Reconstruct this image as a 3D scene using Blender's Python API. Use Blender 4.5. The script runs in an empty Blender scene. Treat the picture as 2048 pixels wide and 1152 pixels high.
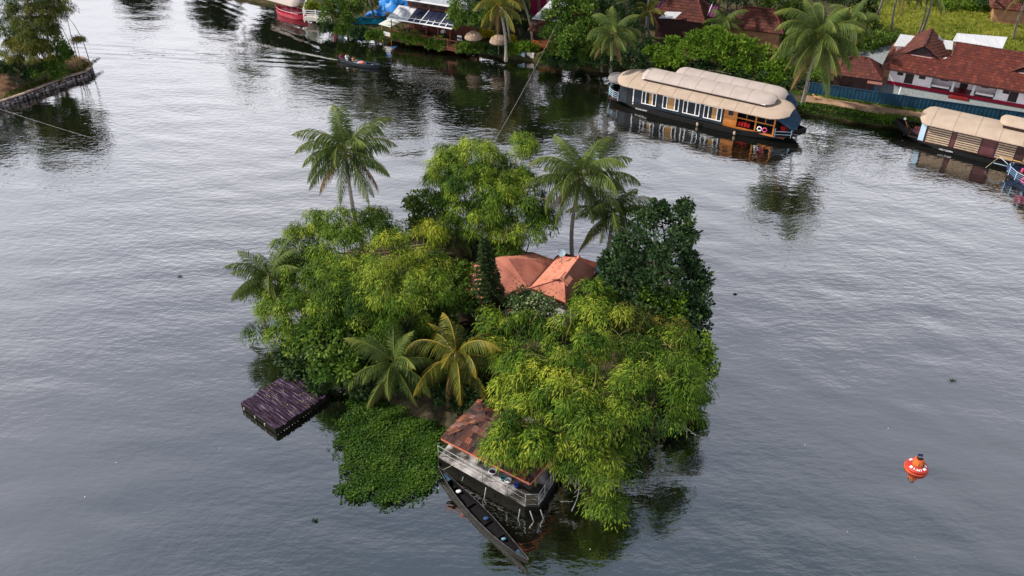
import bpy, bmesh, math, random
import numpy as np
from mathutils import Matrix, Vector

# ------------------------------------------------------------------ camera, sky, sun, exposure
SC = bpy.context.scene
COL = SC.collection
F_PX, PITCH, CAM_H = 1750.0, math.radians(36.0), 37.0      # focal length in photo pixels, pitch below horizon, height above the water
cam_d = bpy.data.cameras.new('camera')
cam_d.sensor_width = 36.0
cam_d.lens = 36.0 * F_PX / 2048.0
cam_d.clip_end = 3000.0
cam = bpy.data.objects.new('camera', cam_d)
COL.objects.link(cam)
cam.location = (0, 0, CAM_H)
cam.rotation_euler = (math.radians(90) - PITCH, 0, 0)
SC.camera = cam

SUN_AZ, SUN_EL = math.radians(-88.0), math.radians(46.0)  # azimuth measured clockwise from +Y
world = bpy.data.worlds.new('World')
SC.world = world
world.use_nodes = True
wn = world.node_tree.nodes; wl_ = world.node_tree.links
wn.clear()
w_out = wn.new('ShaderNodeOutputWorld')
w_bg = wn.new('ShaderNodeBackground'); w_bg.inputs['Strength'].default_value = 0.105
w_sky = wn.new('ShaderNodeTexSky'); w_sky.sky_type = 'NISHITA'; w_sky.sun_disc = False
w_sky.sun_elevation = SUN_EL; w_sky.sun_rotation = SUN_AZ
w_sky.air_density = 1.0; w_sky.dust_density = 2.5; w_sky.ozone_density = 1.0
w_tc = wn.new('ShaderNodeTexCoord')
w_nz = wn.new('ShaderNodeTexNoise'); w_nz.inputs['Scale'].default_value = 2.2; w_nz.inputs['Detail'].default_value = 5
w_rp = wn.new('ShaderNodeMapRange')
w_rp.inputs['From Min'].default_value = 0.3; w_rp.inputs['From Max'].default_value = 0.7
w_rp.inputs['To Min'].default_value = 0.62; w_rp.inputs['To Max'].default_value = 0.9
w_mx = wn.new('ShaderNodeMix'); w_mx.data_type = 'RGBA'
# thin high cloud veil, whiter and brighter in the haze towards the horizon
w_sp = wn.new('ShaderNodeSeparateXYZ'); wl_.new(w_tc.outputs['Generated'], w_sp.inputs['Vector'])
w_cr = wn.new('ShaderNodeValToRGB'); w_cr.color_ramp.interpolation = 'LINEAR'
w_cr.color_ramp.elements[0].position = 0.0; w_cr.color_ramp.elements[0].color = (0.92, 0.90, 0.92, 1)
w_cr.color_ramp.elements[1].position = 1.0; w_cr.color_ramp.elements[1].color = (0.06, 0.08, 0.12, 1)
for w_p, w_c in ((0.32, (1.0, 0.99, 1.02)), (0.45, (0.58, 0.585, 0.615)), (0.60, (0.265, 0.272, 0.30)), (0.80, (0.085, 0.107, 0.128))):
    w_ce = w_cr.color_ramp.elements.new(w_p); w_ce.color = (*w_c, 1)
wl_.new(w_sp.outputs['Z'], w_cr.inputs['Fac'])
w_vm = wn.new('ShaderNodeMix'); w_vm.data_type = 'RGBA'; w_vm.blend_type = 'MULTIPLY'; w_vm.inputs['Factor'].default_value = 1
w_vm.inputs['B'].default_value = (16.0, 15.9, 16.3, 1); wl_.new(w_cr.outputs['Color'], w_vm.inputs['A'])
wl_.new(w_vm.outputs['Result'], w_mx.inputs['B'])
wl_.new(w_tc.outputs['Generated'], w_nz.inputs['Vector'])
wl_.new(w_nz.outputs['Fac'], w_rp.inputs['Value'])
wl_.new(w_rp.outputs['Result'], w_mx.inputs['Factor'])
wl_.new(w_sky.outputs['Color'], w_mx.inputs['A'])
wl_.new(w_mx.outputs['Result'], w_bg.inputs['Color'])
wl_.new(w_bg.outputs['Background'], w_out.inputs['Surface'])

sun_d = bpy.data.lights.new('sun', 'SUN')
sun_d.energy = 5.0; sun_d.angle = math.radians(2.0); sun_d.color = (1.0, 0.91, 0.77)
sun = bpy.data.objects.new('sun', sun_d)
COL.objects.link(sun)
sun_dir = Vector((math.sin(SUN_AZ) * math.cos(SUN_EL), math.cos(SUN_AZ) * math.cos(SUN_EL), math.sin(SUN_EL)))
sun.rotation_euler = sun_dir.to_track_quat('Z', 'Y').to_euler()
sun.location = sun_dir * 80

SC.view_settings.view_transform = 'Standard'
SC.view_settings.look = 'None'
SC.view_settings.gamma = 1.0
SC.view_settings.use_curve_mapping = False
SC.view_settings.exposure = 0.38
SC.cycles.use_denoising = True
SC.cycles.max_bounces = 8
SC.cycles.transparent_max_bounces = 8

R = math.radians
rnd = random.Random(7)

# ------------------------------------------------------------------ helpers
def at(px, py, z=0.0):
    """world point at height z seen at photo pixel (px, py)"""
    u = (px - 1024) / F_PX; v = (py - 576) / F_PX
    dz = -math.sin(PITCH) - v * math.cos(PITCH); dy = math.cos(PITCH) - v * math.sin(PITCH)
    t = (z - CAM_H) / dz
    return Vector((u * t, dy * t, z))

def aty(px, py, Y):
    """world point at distance Y seen at photo pixel (px, py)"""
    u = (px - 1024) / F_PX; v = (py - 576) / F_PX
    dz = -math.sin(PITCH) - v * math.cos(PITCH); dy = math.cos(PITCH) - v * math.sin(PITCH)
    t = Y / dy
    return Vector((u * t, Y, CAM_H + dz * t))

def world_loc(o):
    p = Vector((0, 0, 0))
    while o is not None:
        p = p + o.location; o = o.parent
    return p

def thing(name, label, cat, loc=(0, 0, 0), group=None):
    o = bpy.data.objects.new(name, None)
    o.empty_display_size = 0.2
    COL.objects.link(o); o.location = loc
    o['label'] = label; o['category'] = cat
    if group: o['group'] = group
    return o

def tag(o, label, cat, group=None):
    o['label'] = label; o['category'] = cat
    if group: o['group'] = group
    return o

class Frame:
    """local axes of a building or boat: x along it, y away from the viewer, z up"""
    def __init__(self, o, ang):
        self.o = Vector(o); self.c = math.cos(ang); self.s = math.sin(ang); self.ang = ang
    def __call__(self, p):
        return Vector((self.o.x + p[0] * self.c - p[1] * self.s, self.o.y + p[0] * self.s + p[1] * self.c, self.o.z + p[2]))
    def inv(self, p):
        dx, dy = p[0] - self.o.x, p[1] - self.o.y
        return Vector((dx * self.c + dy * self.s, -dx * self.s + dy * self.c, p[2] - self.o.z))
IDF = Frame((0, 0, 0), 0)

class MB:
    def __init__(self, fr=None):
        self.v = []; self.f = []; self.m = []; self.fr = fr or IDF; self.mi = 0
    def add(self, vs, fs):
        n = len(self.v)
        self.v += [tuple(self.fr(p)) for p in vs]
        self.f += [tuple(i + n for i in f) for f in fs]
        self.m += [self.mi] * len(fs)
        return self
    def box(self, x0, x1, y0, y1, z0, z1):
        vs = [(x, y, z) for z in (z0, z1) for y in (y0, y1) for x in (x0, x1)]
        return self.add(vs, [(0, 2, 3, 1), (4, 5, 7, 6), (0, 1, 5, 4), (2, 6, 7, 3), (0, 4, 6, 2), (1, 3, 7, 5)])
    def bar(self, a, b, w, h=None, up=(0, 0, 1)):
        a = Vector(a); b = Vector(b); h = h or w
        d = (b - a).normalized(); up = Vector(up)
        if abs(d.dot(up)) > 0.98: up = Vector((1, 0, 0))
        s = d.cross(up).normalized() * (w / 2); t = s.cross(d).normalized() * (h / 2)
        vs = [p + i * s + j * t for p in (a, b) for i, j in ((-1, -1), (1, -1), (1, 1), (-1, 1))]
        return self.add(vs, [(0, 1, 2, 3), (7, 6, 5, 4), (0, 4, 5, 1), (1, 5, 6, 2), (2, 6, 7, 3), (3, 7, 4, 0)])
    def tube(self, pts, rad, n=8, cap=True):
        pts = [Vector(p) for p in pts]
        if not hasattr(rad, '__len__'): rad = [rad] * len(pts)
        vs = []; fs = []
        ref = Vector((0, 0, 1))
        for i, p in enumerate(pts):
            d = (pts[min(i + 1, len(pts) - 1)] - pts[max(i - 1, 0)]).normalized()
            r_ = Vector((1, 0, 0)) if abs(d.dot(ref)) > 0.95 else ref
            s = d.cross(r_).normalized(); t = s.cross(d)
            for k in range(n):
                a = 2 * math.pi * k / n
                vs.append(p + (s * math.cos(a) + t * math.sin(a)) * rad[i])
        for i in range(len(pts) - 1):
            for k in range(n):
                k2 = (k + 1) % n
                fs.append((i * n + k, i * n + k2, (i + 1) * n + k2, (i + 1) * n + k))
        if cap:
            fs.append(tuple(range(n - 1, -1, -1))); fs.append(tuple((len(pts) - 1) * n + k for k in range(n)))
        return self.add(vs, fs)
    def lathe(self, prof, c=(0, 0, 0), n=24, sx=1, sy=1):
        vs = []; fs = []
        for (r_, z) in prof:
            for k in range(n):
                a = 2 * math.pi * k / n
                vs.append((c[0] + r_ * math.cos(a) * sx, c[1] + r_ * math.sin(a) * sy, c[2] + z))
        for i in range(len(prof) - 1):
            for k in range(n):
                k2 = (k + 1) % n
                fs.append((i * n + k, i * n + k2, (i + 1) * n + k2, (i + 1) * n + k))
        fs.append(tuple(range(n - 1, -1, -1))); fs.append(tuple((len(prof) - 1) * n + k for k in range(n)))
        return self.add(vs, fs)
    def poly(self, pts, thick=0.0):
        """flat polygon, counter-clockwise from outside; thick extrudes it along -normal"""
        pts = [Vector(p) for p in pts]
        n = len(pts)
        if thick <= 0: return self.add(pts, [tuple(range(n))])
        nr = Vector((0, 0, 0))
        for i in range(n): nr += pts[i].cross(pts[(i + 1) % n])
        nr.normalize()
        lo = [p - nr * thick for p in pts]
        fs = [tuple(range(n)), tuple(range(2 * n - 1, n - 1, -1))]
        for i in range(n):
            j = (i + 1) % n
            fs.append((i, n + i, n + j, j))
        return self.add(pts + lo, fs)
    def grid(self, rows):
        """rows: list of equally long point lists"""
        n = len(rows[0]); vs = [p for r_ in rows for p in r_]; fs = []
        for i in range(len(rows) - 1):
            for k in range(n - 1):
                fs.append((i * n + k, i * n + k + 1, (i + 1) * n + k + 1, (i + 1) * n + k))
        return self.add(vs, fs)
    def build(self, name, mat, parent=None, smooth=False, bevel=0.0):
        me = bpy.data.meshes.new(name)
        off = world_loc(parent) if parent is not None else Vector((0, 0, 0))
        me.from_pydata([(a - off.x, b - off.y, c - off.z) for a, b, c in self.v], [], self.f)
        mats = mat if isinstance(mat, (list, tuple)) else [mat]
        for m_ in mats: me.materials.append(m_)
        if len(mats) > 1: me.polygons.foreach_set('material_index', self.m)
        bm = bmesh.new(); bm.from_mesh(me)
        bmesh.ops.recalc_face_normals(bm, faces=bm.faces)
        if bevel > 0:
            bmesh.ops.bevel(bm, geom=bm.edges[:], offset=bevel, segments=1, affect='EDGES', clamp_overlap=True)
        bm.to_mesh(me); bm.free()
        if smooth:
            me.polygons.foreach_set('use_smooth', [True] * len(me.polygons))
        me.update()
        o = bpy.data.objects.new(name, me)
        COL.objects.link(o)
        if parent is not None: o.parent = parent
        return o

def struct(o):
    o['kind'] = 'structure'; return o

def stuff(o):
    o['kind'] = 'stuff'; return o

def place(me, name, parent, M):
    """object sharing mesh data at world matrix M under an unrotated parent"""
    o = bpy.data.objects.new(name, me); COL.objects.link(o)
    M = M.copy()
    if parent is not None:
        o.parent = parent; M.translation = M.translation - world_loc(parent)
    o.matrix_basis = M
    return o

def basis(o, x, y, z):
    m = Matrix.Identity(4)
    for i in range(3):
        m[i][0] = x[i]; m[i][1] = y[i]; m[i][2] = z[i]; m[i][3] = o[i]
    return m

# ------------------------------------------------------------------ materials
def lin(r, g, b):
    f = lambda c: (c / 255 / 12.92) if c / 255 <= 0.04045 else ((c / 255 + 0.055) / 1.055) ** 2.4
    return (f(r), f(g), f(b))

MATS = {}
def pm(name, c1, c2=None, scale=3.0, rough=0.6, bump=0.0, bscale=None, stretch=(1, 1, 1), spec=None, metal=0.0, detail=5, lo=0.35, hi=0.65, c3=None, rot=None):
    """two- or three-colour noise material with bump, in object space"""
    if name in MATS: return MATS[name]
    m = bpy.data.materials.new(name); m.use_nodes = True
    nt = m.node_tree; N = nt.nodes; L = nt.links
    b = N['Principled BSDF']
    if spec is None: spec = 0.08 if rough >= 0.75 else 0.15 if rough >= 0.55 else 0.35
    b.inputs['Roughness'].default_value = rough
    b.inputs['Specular IOR Level'].default_value = spec
    b.inputs['Metallic'].default_value = metal
    c2 = c2 or tuple(x * 0.7 for x in c1)
    tc = N.new('ShaderNodeTexCoord'); mp = N.new('ShaderNodeMapping'); mp.inputs['Scale'].default_value = stretch
    if rot is not None:
        mp.vector_type = 'TEXTURE'; mp.inputs['Rotation'].default_value = (0, 0, rot); mp.inputs['Scale'].default_value = tuple(1 / q for q in stretch)
    L.new(tc.outputs['Object'], mp.inputs['Vector'])
    nz = N.new('ShaderNodeTexNoise'); nz.inputs['Scale'].default_value = scale; nz.inputs['Detail'].default_value = detail
    L.new(mp.outputs['Vector'], nz.inputs['Vector'])
    cr = N.new('ShaderNodeValToRGB')
    cr.color_ramp.elements[0].position = lo; cr.color_ramp.elements[0].color = (*c2, 1)
    cr.color_ramp.elements[1].position = hi; cr.color_ramp.elements[1].color = (*c1, 1)
    if c3:
        e = cr.color_ramp.elements.new((lo + hi) / 2); e.color = (*c3, 1)
    L.new(nz.outputs['Fac'], cr.inputs['Fac'])
    L.new(cr.outputs['Color'], b.inputs['Base Color'])
    if bump > 0:
        n2 = N.new('ShaderNodeTexNoise'); n2.inputs['Scale'].default_value = bscale or scale * 6; n2.inputs['Detail'].default_value = 4
        L.new(mp.outputs['Vector'], n2.inputs['Vector'])
        bp = N.new('ShaderNodeBump'); bp.inputs['Strength'].default_value = bump; bp.inputs['Distance'].default_value = 0.05
        L.new(n2.outputs['Fac'], bp.inputs['Height']); L.new(bp.outputs['Normal'], b.inputs['Normal'])
    MATS[name] = m
    return m

def leaf_mat(name, dark, mid, light, trans=0.35, rough=0.55, spec=0.12):
    """leaf colour runs from dark to light with a random value stored on each leaf"""
    m = bpy.data.materials.new(name); m.use_nodes = True
    nt = m.node_tree; N = nt.nodes; L = nt.links
    b = N['Principled BSDF']; out = N['Material Output']
    b.inputs['Roughness'].default_value = rough; b.inputs['Specular IOR Level'].default_value = spec
    a = N.new('ShaderNodeAttribute'); a.attribute_name = 'tint'
    cr = N.new('ShaderNodeValToRGB')
    cr.color_ramp.elements[0].position = 0.1; cr.color_ramp.elements[0].color = (*dark, 1)
    cr.color_ramp.elements[1].position = 0.95; cr.color_ramp.elements[1].color = (*light, 1)
    e = cr.color_ramp.elements.new(0.5); e.color = (*mid, 1)
    L.new(a.outputs['Fac'], cr.inputs['Fac']); L.new(cr.outputs['Color'], b.inputs['Base Color'])
    t = N.new('ShaderNodeBsdfTranslucent'); L.new(cr.outputs['Color'], t.inputs['Color'])
    mx = N.new('ShaderNodeMixShader'); mx.inputs['Fac'].default_value = trans
    L.new(b.outputs['BSDF'], mx.inputs[1]); L.new(t.outputs['BSDF'], mx.inputs[2]); L.new(mx.outputs['Shader'], out.inputs['Surface'])
    return m

M_BAMBOO = leaf_mat('bamboo_leaf', (0.014, 0.042, 0.005), (0.075, 0.145, 0.011), (0.26, 0.33, 0.035), 0.2, 0.6, 0.12)
M_BAMBOO2 = leaf_mat('bamboo_leaf_fresh', (0.020, 0.056, 0.005), (0.105, 0.185, 0.014), (0.37, 0.39, 0.04), 0.2, 0.6, 0.12)
M_BAMBOO3 = leaf_mat('bamboo_leaf_dull', (0.022, 0.042, 0.008), (0.07, 0.09, 0.012), (0.18, 0.15, 0.025), 0.2, 0.6, 0.12)
M_BROAD = leaf_mat('broad_leaf_green', (0.018, 0.050, 0.008), (0.055, 0.115, 0.014), (0.16, 0.22, 0.035), 0.3)
M_DARK = leaf_mat('broad_leaf_dark', (0.010, 0.026, 0.010), (0.020, 0.046, 0.015), (0.055, 0.095, 0.022), 0.15, 0.55, 0.12)
M_BRIGHT = leaf_mat('broad_leaf_bright', (0.03, 0.08, 0.008), (0.09, 0.18, 0.014), (0.22, 0.30, 0.04), 0.35)
M_PALM = leaf_mat('palm_leaf', (0.030, 0.060, 0.015), (0.068, 0.105, 0.024), (0.16, 0.18, 0.035), 0.25, 0.55, 0.12)
M_PALMY = leaf_mat('palm_leaf_yellow', (0.035, 0.065, 0.010), (0.10, 0.115, 0.016), (0.36, 0.26, 0.03), 0.3, 0.5, 0.2)
M_PALMB = leaf_mat('palm_leaf_dry', (0.06, 0.04, 0.015), (0.13, 0.085, 0.03), (0.24, 0.16, 0.06), 0.2, 0.6, 0.2)
M_HYA = leaf_mat('hyacinth_leaf', (0.010, 0.032, 0.004), (0.028, 0.072, 0.007), (0.095, 0.16, 0.016), 0.25, 0.55, 0.12)
M_GRASS = leaf_mat('grass_blade', (0.07, 0.12, 0.010), (0.16, 0.21, 0.018), (0.32, 0.32, 0.05), 0.35, 0.6, 0.1)
M_ARAU = leaf_mat('araucaria_needle', (0.010, 0.026, 0.008), (0.024, 0.050, 0.014), (0.055, 0.085, 0.02), 0.1)
M_BARK = pm('bark', (0.20, 0.17, 0.13), (0.09, 0.07, 0.05), 6, 0.9, 0.6, 20)
M_PBARK = pm('palm_bark', (0.34, 0.31, 0.29), (0.17, 0.15, 0.14), 5, 0.9, 0.5, 14, (1, 1, 4))
M_CULM = pm('bamboo_culm', (0.28, 0.22, 0.09), (0.16, 0.15, 0.05), 4, 0.6)
M_DEAD = pm('dead_branch', (0.55, 0.52, 0.48), (0.36, 0.33, 0.3), 6, 0.9)

# ------------------------------------------------------------------ water
def np_mesh(name, V, Fq, mat, tint=None, smooth=False, parent=None):
    me = bpy.data.meshes.new(name)
    n, k = len(V), Fq.shape[1]
    me.vertices.add(n); me.vertices.foreach_set('co', np.asarray(V, dtype=np.float32).ravel())
    nf = len(Fq)
    me.loops.add(nf * k); me.loops.foreach_set('vertex_index', Fq.astype(np.int32).ravel())
    me.polygons.add(nf); me.polygons.foreach_set('loop_start', np.arange(0, nf * k, k, dtype=np.int32))
    if smooth: me.polygons.foreach_set('use_smooth', np.ones(nf, dtype=bool))
    if tint is not None:
        a = me.attributes.new('tint', 'FLOAT', 'POINT'); a.data.foreach_set('value', np.asarray(tint, dtype=np.float32))
    me.materials.append(mat); me.update(calc_edges=True); me.validate()
    o = bpy.data.objects.new(name, me); COL.objects.link(o)
    if parent is not None: o.parent = parent
    return o

BOAT_STERN = at(676, 121, 0); BOAT_BOW = at(762, 138, 0)

def water_material():
    m = bpy.data.materials.new('river_water'); m.use_nodes = True
    nt = m.node_tree; N = nt.nodes; L = nt.links
    b = N['Principled BSDF']
    b.inputs['Base Color'].default_value = (0.004, 0.005, 0.003, 1)
    b.inputs['Roughness'].default_value = 0.03
    b.inputs['IOR'].default_value = 5.4
    b.inputs['Specular IOR Level'].default_value = 0.5
    tc = N.new('ShaderNodeTexCoord')
    def noise(scale, stretch, rotz, detail):
        mp = N.new('ShaderNodeMapping'); mp.inputs['Scale'].default_value = stretch; mp.inputs['Rotation'].default_value = (0, 0, rotz)
        L.new(tc.outputs['Object'], mp.inputs['Vector'])
        nz = N.new('ShaderNodeTexNoise'); nz.inputs['Scale'].default_value = scale; nz.inputs['Detail'].default_value = detail
        nz.inputs['Roughness'].default_value = 0.55
        L.new(mp.outputs['Vector'], nz.inputs['Vector']); return nz
    n1 = noise(1.9, (0.62, 1.25, 1), R(12), 2)
    n2 = noise(6.0, (0.65, 1.25, 1), R(-10), 2)
    nb = noise(0.045, (1, 1, 1), 0, 2)                       # gusts: calmer and rougher patches
    mr = N.new('ShaderNodeMapRange'); mr.inputs['From Min'].default_value = 0.35; mr.inputs['From Max'].default_value = 0.65
    mr.inputs['To Min'].default_value = 0.3; mr.inputs['To Max'].default_value = 1.0
    L.new(nb.outputs['Fac'], mr.inputs['Value'])
    ad = N.new('ShaderNodeMath'); ad.operation = 'MULTIPLY_ADD'; ad.inputs[1].default_value = 0.16
    L.new(n2.outputs['Fac'], ad.inputs[0]); L.new(n1.outputs['Fac'], ad.inputs[2])
    ml = N.new('ShaderNodeMath'); ml.operation = 'MULTIPLY'
    L.new(ad.outputs[0], ml.inputs[0]); L.new(mr.outputs['Result'], ml.inputs[1])
    bp = N.new('ShaderNodeBump'); bp.inputs['Strength'].default_value = 1.0; bp.inputs['Distance'].default_value = 0.036
    L.new(ml.outputs[0], bp.inputs['Height']); L.new(bp.outputs['Normal'], b.inputs['Normal'])
    return m
M_WATER = water_material()

def build_water():
    rs = np.random.RandomState(3)
    xs = np.arange(-78, 84.01, 0.36); ys = np.arange(14, 132.01, 0.36)
    X, Y = np.meshgrid(xs, ys)
    Z = np.zeros_like(X)
    for i in range(34):                                        # low directional swell
        lam = rs.uniform(1.3, 4.5); a = R(78) + rs.normal(0, 0.45); k = 2 * math.pi / lam
        Z += 0.0020 * lam * rs.uniform(0.4, 1) / 2.2 * np.sin(k * (X * math.cos(a) + Y * math.sin(a)) + rs.uniform(0, 6.28))
    # wake of the motor canoe: ripple trains along two arms behind the stern
    ax = (BOAT_BOW - BOAT_STERN).normalized()
    s = -((X - BOAT_BOW.x) * ax.x + (Y - BOAT_BOW.y) * ax.y)
    q = -(X - BOAT_BOW.x) * ax.y + (Y - BOAT_BOW.y) * ax.x
    for sg in (1, -1):
        d = sg * q - s * 0.30
        arm = np.exp(-(d / (0.7 + 0.06 * np.maximum(s, 0))) ** 2) * (s > 0) * np.exp(-np.maximum(s, 0) / 45) * np.clip(s / 2, 0, 1)
        Z += 0.055 * arm * np.sin(d * 2 * math.pi / 1.25)
    ed = np.minimum.reduce([np.clip((X + 78) / 6, 0, 1), np.clip((84 - X) / 6, 0, 1), np.clip((Y - 14) / 6, 0, 1), np.clip((132 - Y) / 6, 0, 1)])
    Z *= ed
    nx, ny = len(xs), len(ys)
    V = np.stack([X.ravel(), Y.ravel(), Z.ravel()], 1)
    i = np.arange(ny - 1)[:, None] * nx + np.arange(nx - 1)[None, :]
    Fq = np.stack([i, i + 1, i + nx + 1, i + nx], -1).reshape(-1, 4)
    x0, x1, y0, y1 = xs[0], xs[-1], ys[0], ys[-1]; B = 1200
    ring = np.array([[-B, -B, 0], [B, -B, 0], [B, B, 0], [-B, B, 0], [x0, y0, 0], [x1, y0, 0], [x1, y1, 0], [x0, y1, 0]])
    n0 = len(V); V = np.vstack([V, ring])
    Fq = np.vstack([Fq, n0 + np.array([[0, 1, 5, 4], [1, 2, 6, 5], [2, 3, 7, 6], [3, 0, 4, 7]])])
    return struct(np_mesh('water', V, Fq, M_WATER, smooth=True))
build_water()

# ------------------------------------------------------------------ ground: far bank, island, islet
M_SOIL = pm('soil', (0.085, 0.055, 0.035), (0.025, 0.028, 0.014), 0.5, 0.95, 0.7, 8, c3=(0.045, 0.045, 0.02))
M_MUD = pm('island_mud', (0.07, 0.055, 0.035), (0.025, 0.025, 0.014), 1.2, 0.9, 0.6, 8)
M_ISLET = pm('islet_earth', (0.11, 0.06, 0.036), (0.035, 0.036, 0.014), 0.6, 0.95, 0.6, 6)
M_GRAVEL = pm('gravel', (0.26, 0.29, 0.30), (0.13, 0.15, 0.17), 9, 0.95, 0.9, 16, detail=8)
M_FIELD = pm('field_soil', (0.17, 0.17, 0.03), (0.08, 0.09, 0.015), 0.5, 0.95, 0.5, 5)

BANK = [(-120, 165), (-60, 128), (-31, 113.4), (-23.7, 106.7), (-15, 101.2), (-10.1, 99.3), (-7.1, 98.3), (-1.9, 95.5), (3.7, 93.4), (8.5, 91.4), (14.8, 88.8), (22, 85),
        (28.5, 80.6), (32.9, 78.6), (37.2, 76.9), (41, 74.6), (50, 70), (70, 60), (140, 24)]
def bank_line(step=1.0):
    pts = []
    for (a, b) in zip(BANK[:-1], BANK[1:]):
        n = max(1, int(math.dist(a, b) / step))
        for k in range(n): pts.append((a[0] + (b[0] - a[0]) * k / n, a[1] + (b[1] - a[1]) * k / n))
    pts.append(BANK[-1]); return pts
def build_bank():
    r_ = random.Random(5); rows = [[] for _ in range(9)]
    offs = [(-0.25, -0.9), (0.0, -0.05), (0.22, 0.5), (0.6, 0.78), (1.6, 0.88), (4.5, 0.92), (14, 0.95), (60, 1.0), (500, 1.0)]
    for (x, y) in bank_line(0.8):
        j = r_.uniform(-0.25, 0.25)
        for i, (d, z) in enumerate(offs):
            rows[i].append((x + 0.45 * (d + j * (i < 5)), y + 0.893 * (d + j * (i < 5)), z + (r_.uniform(-0.09, 0.09) if 1 < i < 6 else 0)))
    return struct(MB().grid(rows).build('bank_ground', M_SOIL, smooth=True))
build_bank()

def mound(name, outline, top, mat, inner=(0.985, 0.93, 0.75, 0.4), zs=(0.3, 0.6, 0.9, 1.0)):
    c = Vector((sum(p[0] for p in outline) / len(outline), sum(p[1] for p in outline) / len(outline), 0))
    r_ = random.Random(9); pts = []
    n = len(outline)
    for i in range(n):                                        # Catmull-Rom outline
        p0, p1, p2, p3 = (Vector((*outline[(i + k) % n], 0)) for k in (-1, 0, 1, 2))
        for k in range(6):
            t = k / 6
            pts.append(0.5 * ((2 * p1) + (p2 - p0) * t + (2 * p0 - 5 * p1 + 4 * p2 - p3) * t * t + (3 * p1 - p0 - 3 * p2 + p3) * t ** 3))
    rows = []
    lv = [(1.02, -0.8), (1.0, -0.1)] + [(s, top * z) for s, z in zip(inner, zs)] + [(0.02, top)]
    for s, z in lv:
        row = []
        for p in pts:
            q = c + (p - c) * s; row.append((q.x + r_.uniform(-.1, .1), q.y + r_.uniform(-.1, .1), z + r_.uniform(-.06, .06)))
        rows.append(row + [row[0]])
    return struct(MB().grid(rows).build(name, mat, smooth=True))
ISLAND = [(-13.5, 45.2), (-11.3, 42.3), (-9.6, 40.2), (-6.2, 37.6), (-3.4, 36.6), (1.0, 35.2), (4.2, 33.2), (7.0, 34.6), (9.2, 38.5), (11.0, 43), (11.6, 49), (10.8, 54.5),
          (8.5, 54.2), (4.5, 53.0), (1.0, 55.5), (-4, 58.6), (-9, 57.5), (-13, 55), (-15.0, 50)]
mound('island_ground', ISLAND, 0.75, M_MUD)

# gravel yard and grass field beyond the fence
FENCE_A = at(1615, 187, 0.93); FENCE_B = at(2060, 252, 0.93)
BANG = math.atan2(FENCE_B.y - FENCE_A.y, FENCE_B.x - FENCE_A.x)   # the right bank's buildings and boats share this direction
YF = Frame(FENCE_A, BANG)
struct(MB(YF).box(4, 40, 0.15, 17, -0.3, 0.1).build('gravel_yard', M_GRAVEL))
struct(MB(YF).box(2, 70, 17.2, 70, -0.3, 0.09).build('grass_field', M_FIELD))

# ------------------------------------------------------------------ plants
RS = np.random.RandomState(11)
def unit(a):
    return a / np.maximum(np.linalg.norm(a, axis=1, keepdims=True), 1e-6)
def leaf_mesh(name, O, D, Nn, L, W, tint, mat, parent, sag=0.12):
    D = unit(D); S = unit(np.cross(D, Nn)); L = L[:, None]; W = W[:, None]
    off = np.array(world_loc(parent)) if parent is not None else np.zeros(3)
    O = O - off
    mid = O + D * L * 0.42
    tip = O + D * L; tip[:, 2] -= sag * L[:, 0]
    V = np.stack([O, mid + S * W / 2, tip, mid - S * W / 2], 1).reshape(-1, 3)
    Fq = np.arange(len(O) * 4).reshape(-1, 4)
    return np_mesh(name, V, Fq, mat, np.repeat(np.clip(tint, 0, 1), 4), parent=parent)

def shell_points(c, r, n, rs, low=-0.35, flat=0.85):
    """points on the rough outer shell of a clump, few underneath"""
    p = unit(rs.normal(size=(n * 3, 3))); p = p[p[:, 2] > low][:n]
    rad = r * (0.62 + 0.42 * rs.rand(len(p)) ** 0.7)
    q = p * rad[:, None]; q[:, 2] *= flat
    return np.array(c) + q, p

def bamboo_leaves(clumps, rs, dens=1.0, L0=0.27, W0=0.05, tuft=0.62, low=-0.35):
    O = []; D = []; Nn = []; T = []; S = []
    for (c, r) in clumps:
        c = (c[0], c[1], c[2] + rs.uniform(-0.55, 0.45)); r = r * rs.uniform(0.72, 0.95)
        npl = int(3.5 * r * r * dens) + 3                        # plumes: arching branch ends with gaps between
        pc, pn = shell_points(c, r, npl, rs, low)
        tc = []; tn = []
        for o_, n_ in zip(pc, pn):
            k_ = rs.randint(2, 5); a_, b_ = shell_points(o_, 0.42, k_, rs, -0.1)
            tc.append(a_); tn.append(unit(b_ * 0.5 + n_))
        tc = np.vstack(tc); tn = np.vstack(tn)
        tcl = rs.rand() * 0.45 - 0.12
        for o, n in zip(tc, tn):
            m = rs.randint(70, 130); Rt = tuft * rs.uniform(0.5, 1.4); sz = rs.uniform(.75, 1.3)
            az = rs.rand(m) * 2 * math.pi; s = rs.rand(m) ** 0.6
            h = np.stack([np.cos(az), np.sin(az), np.zeros(m)], 1) + 0.75 * np.array([n[0], n[1], 0])
            h = unit(h)
            up = np.array([0, 0, 1.0])
            pos = o + h * (Rt * s)[:, None] + up * ((0.22 - 0.75 * s ** 2) * Rt)[:, None] + rs.normal(0, 0.07, (m, 3))
            d = h * (1.05 - 0.4 * s)[:, None] - up * (0.15 + 1.05 * s)[:, None] + rs.normal(0, 0.33, (m, 3))
            nn = up + 0.5 * h + rs.normal(0, 0.35, (m, 3))
            O.append(pos); D.append(d); Nn.append(nn)
            T.append(tcl + (rs.rand() * 0.5 if rs.rand() > .25 else -.12) + rs.rand(m) * 0.35); S.append(np.full(m, sz))
    O = np.vstack(O); n = len(O)
    return O, np.vstack(D), np.vstack(Nn), L0 * rs.uniform(0.6, 1.25, n) * np.concatenate(S), W0 * rs.uniform(0.7, 1.3, n), np.concatenate(T)

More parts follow.
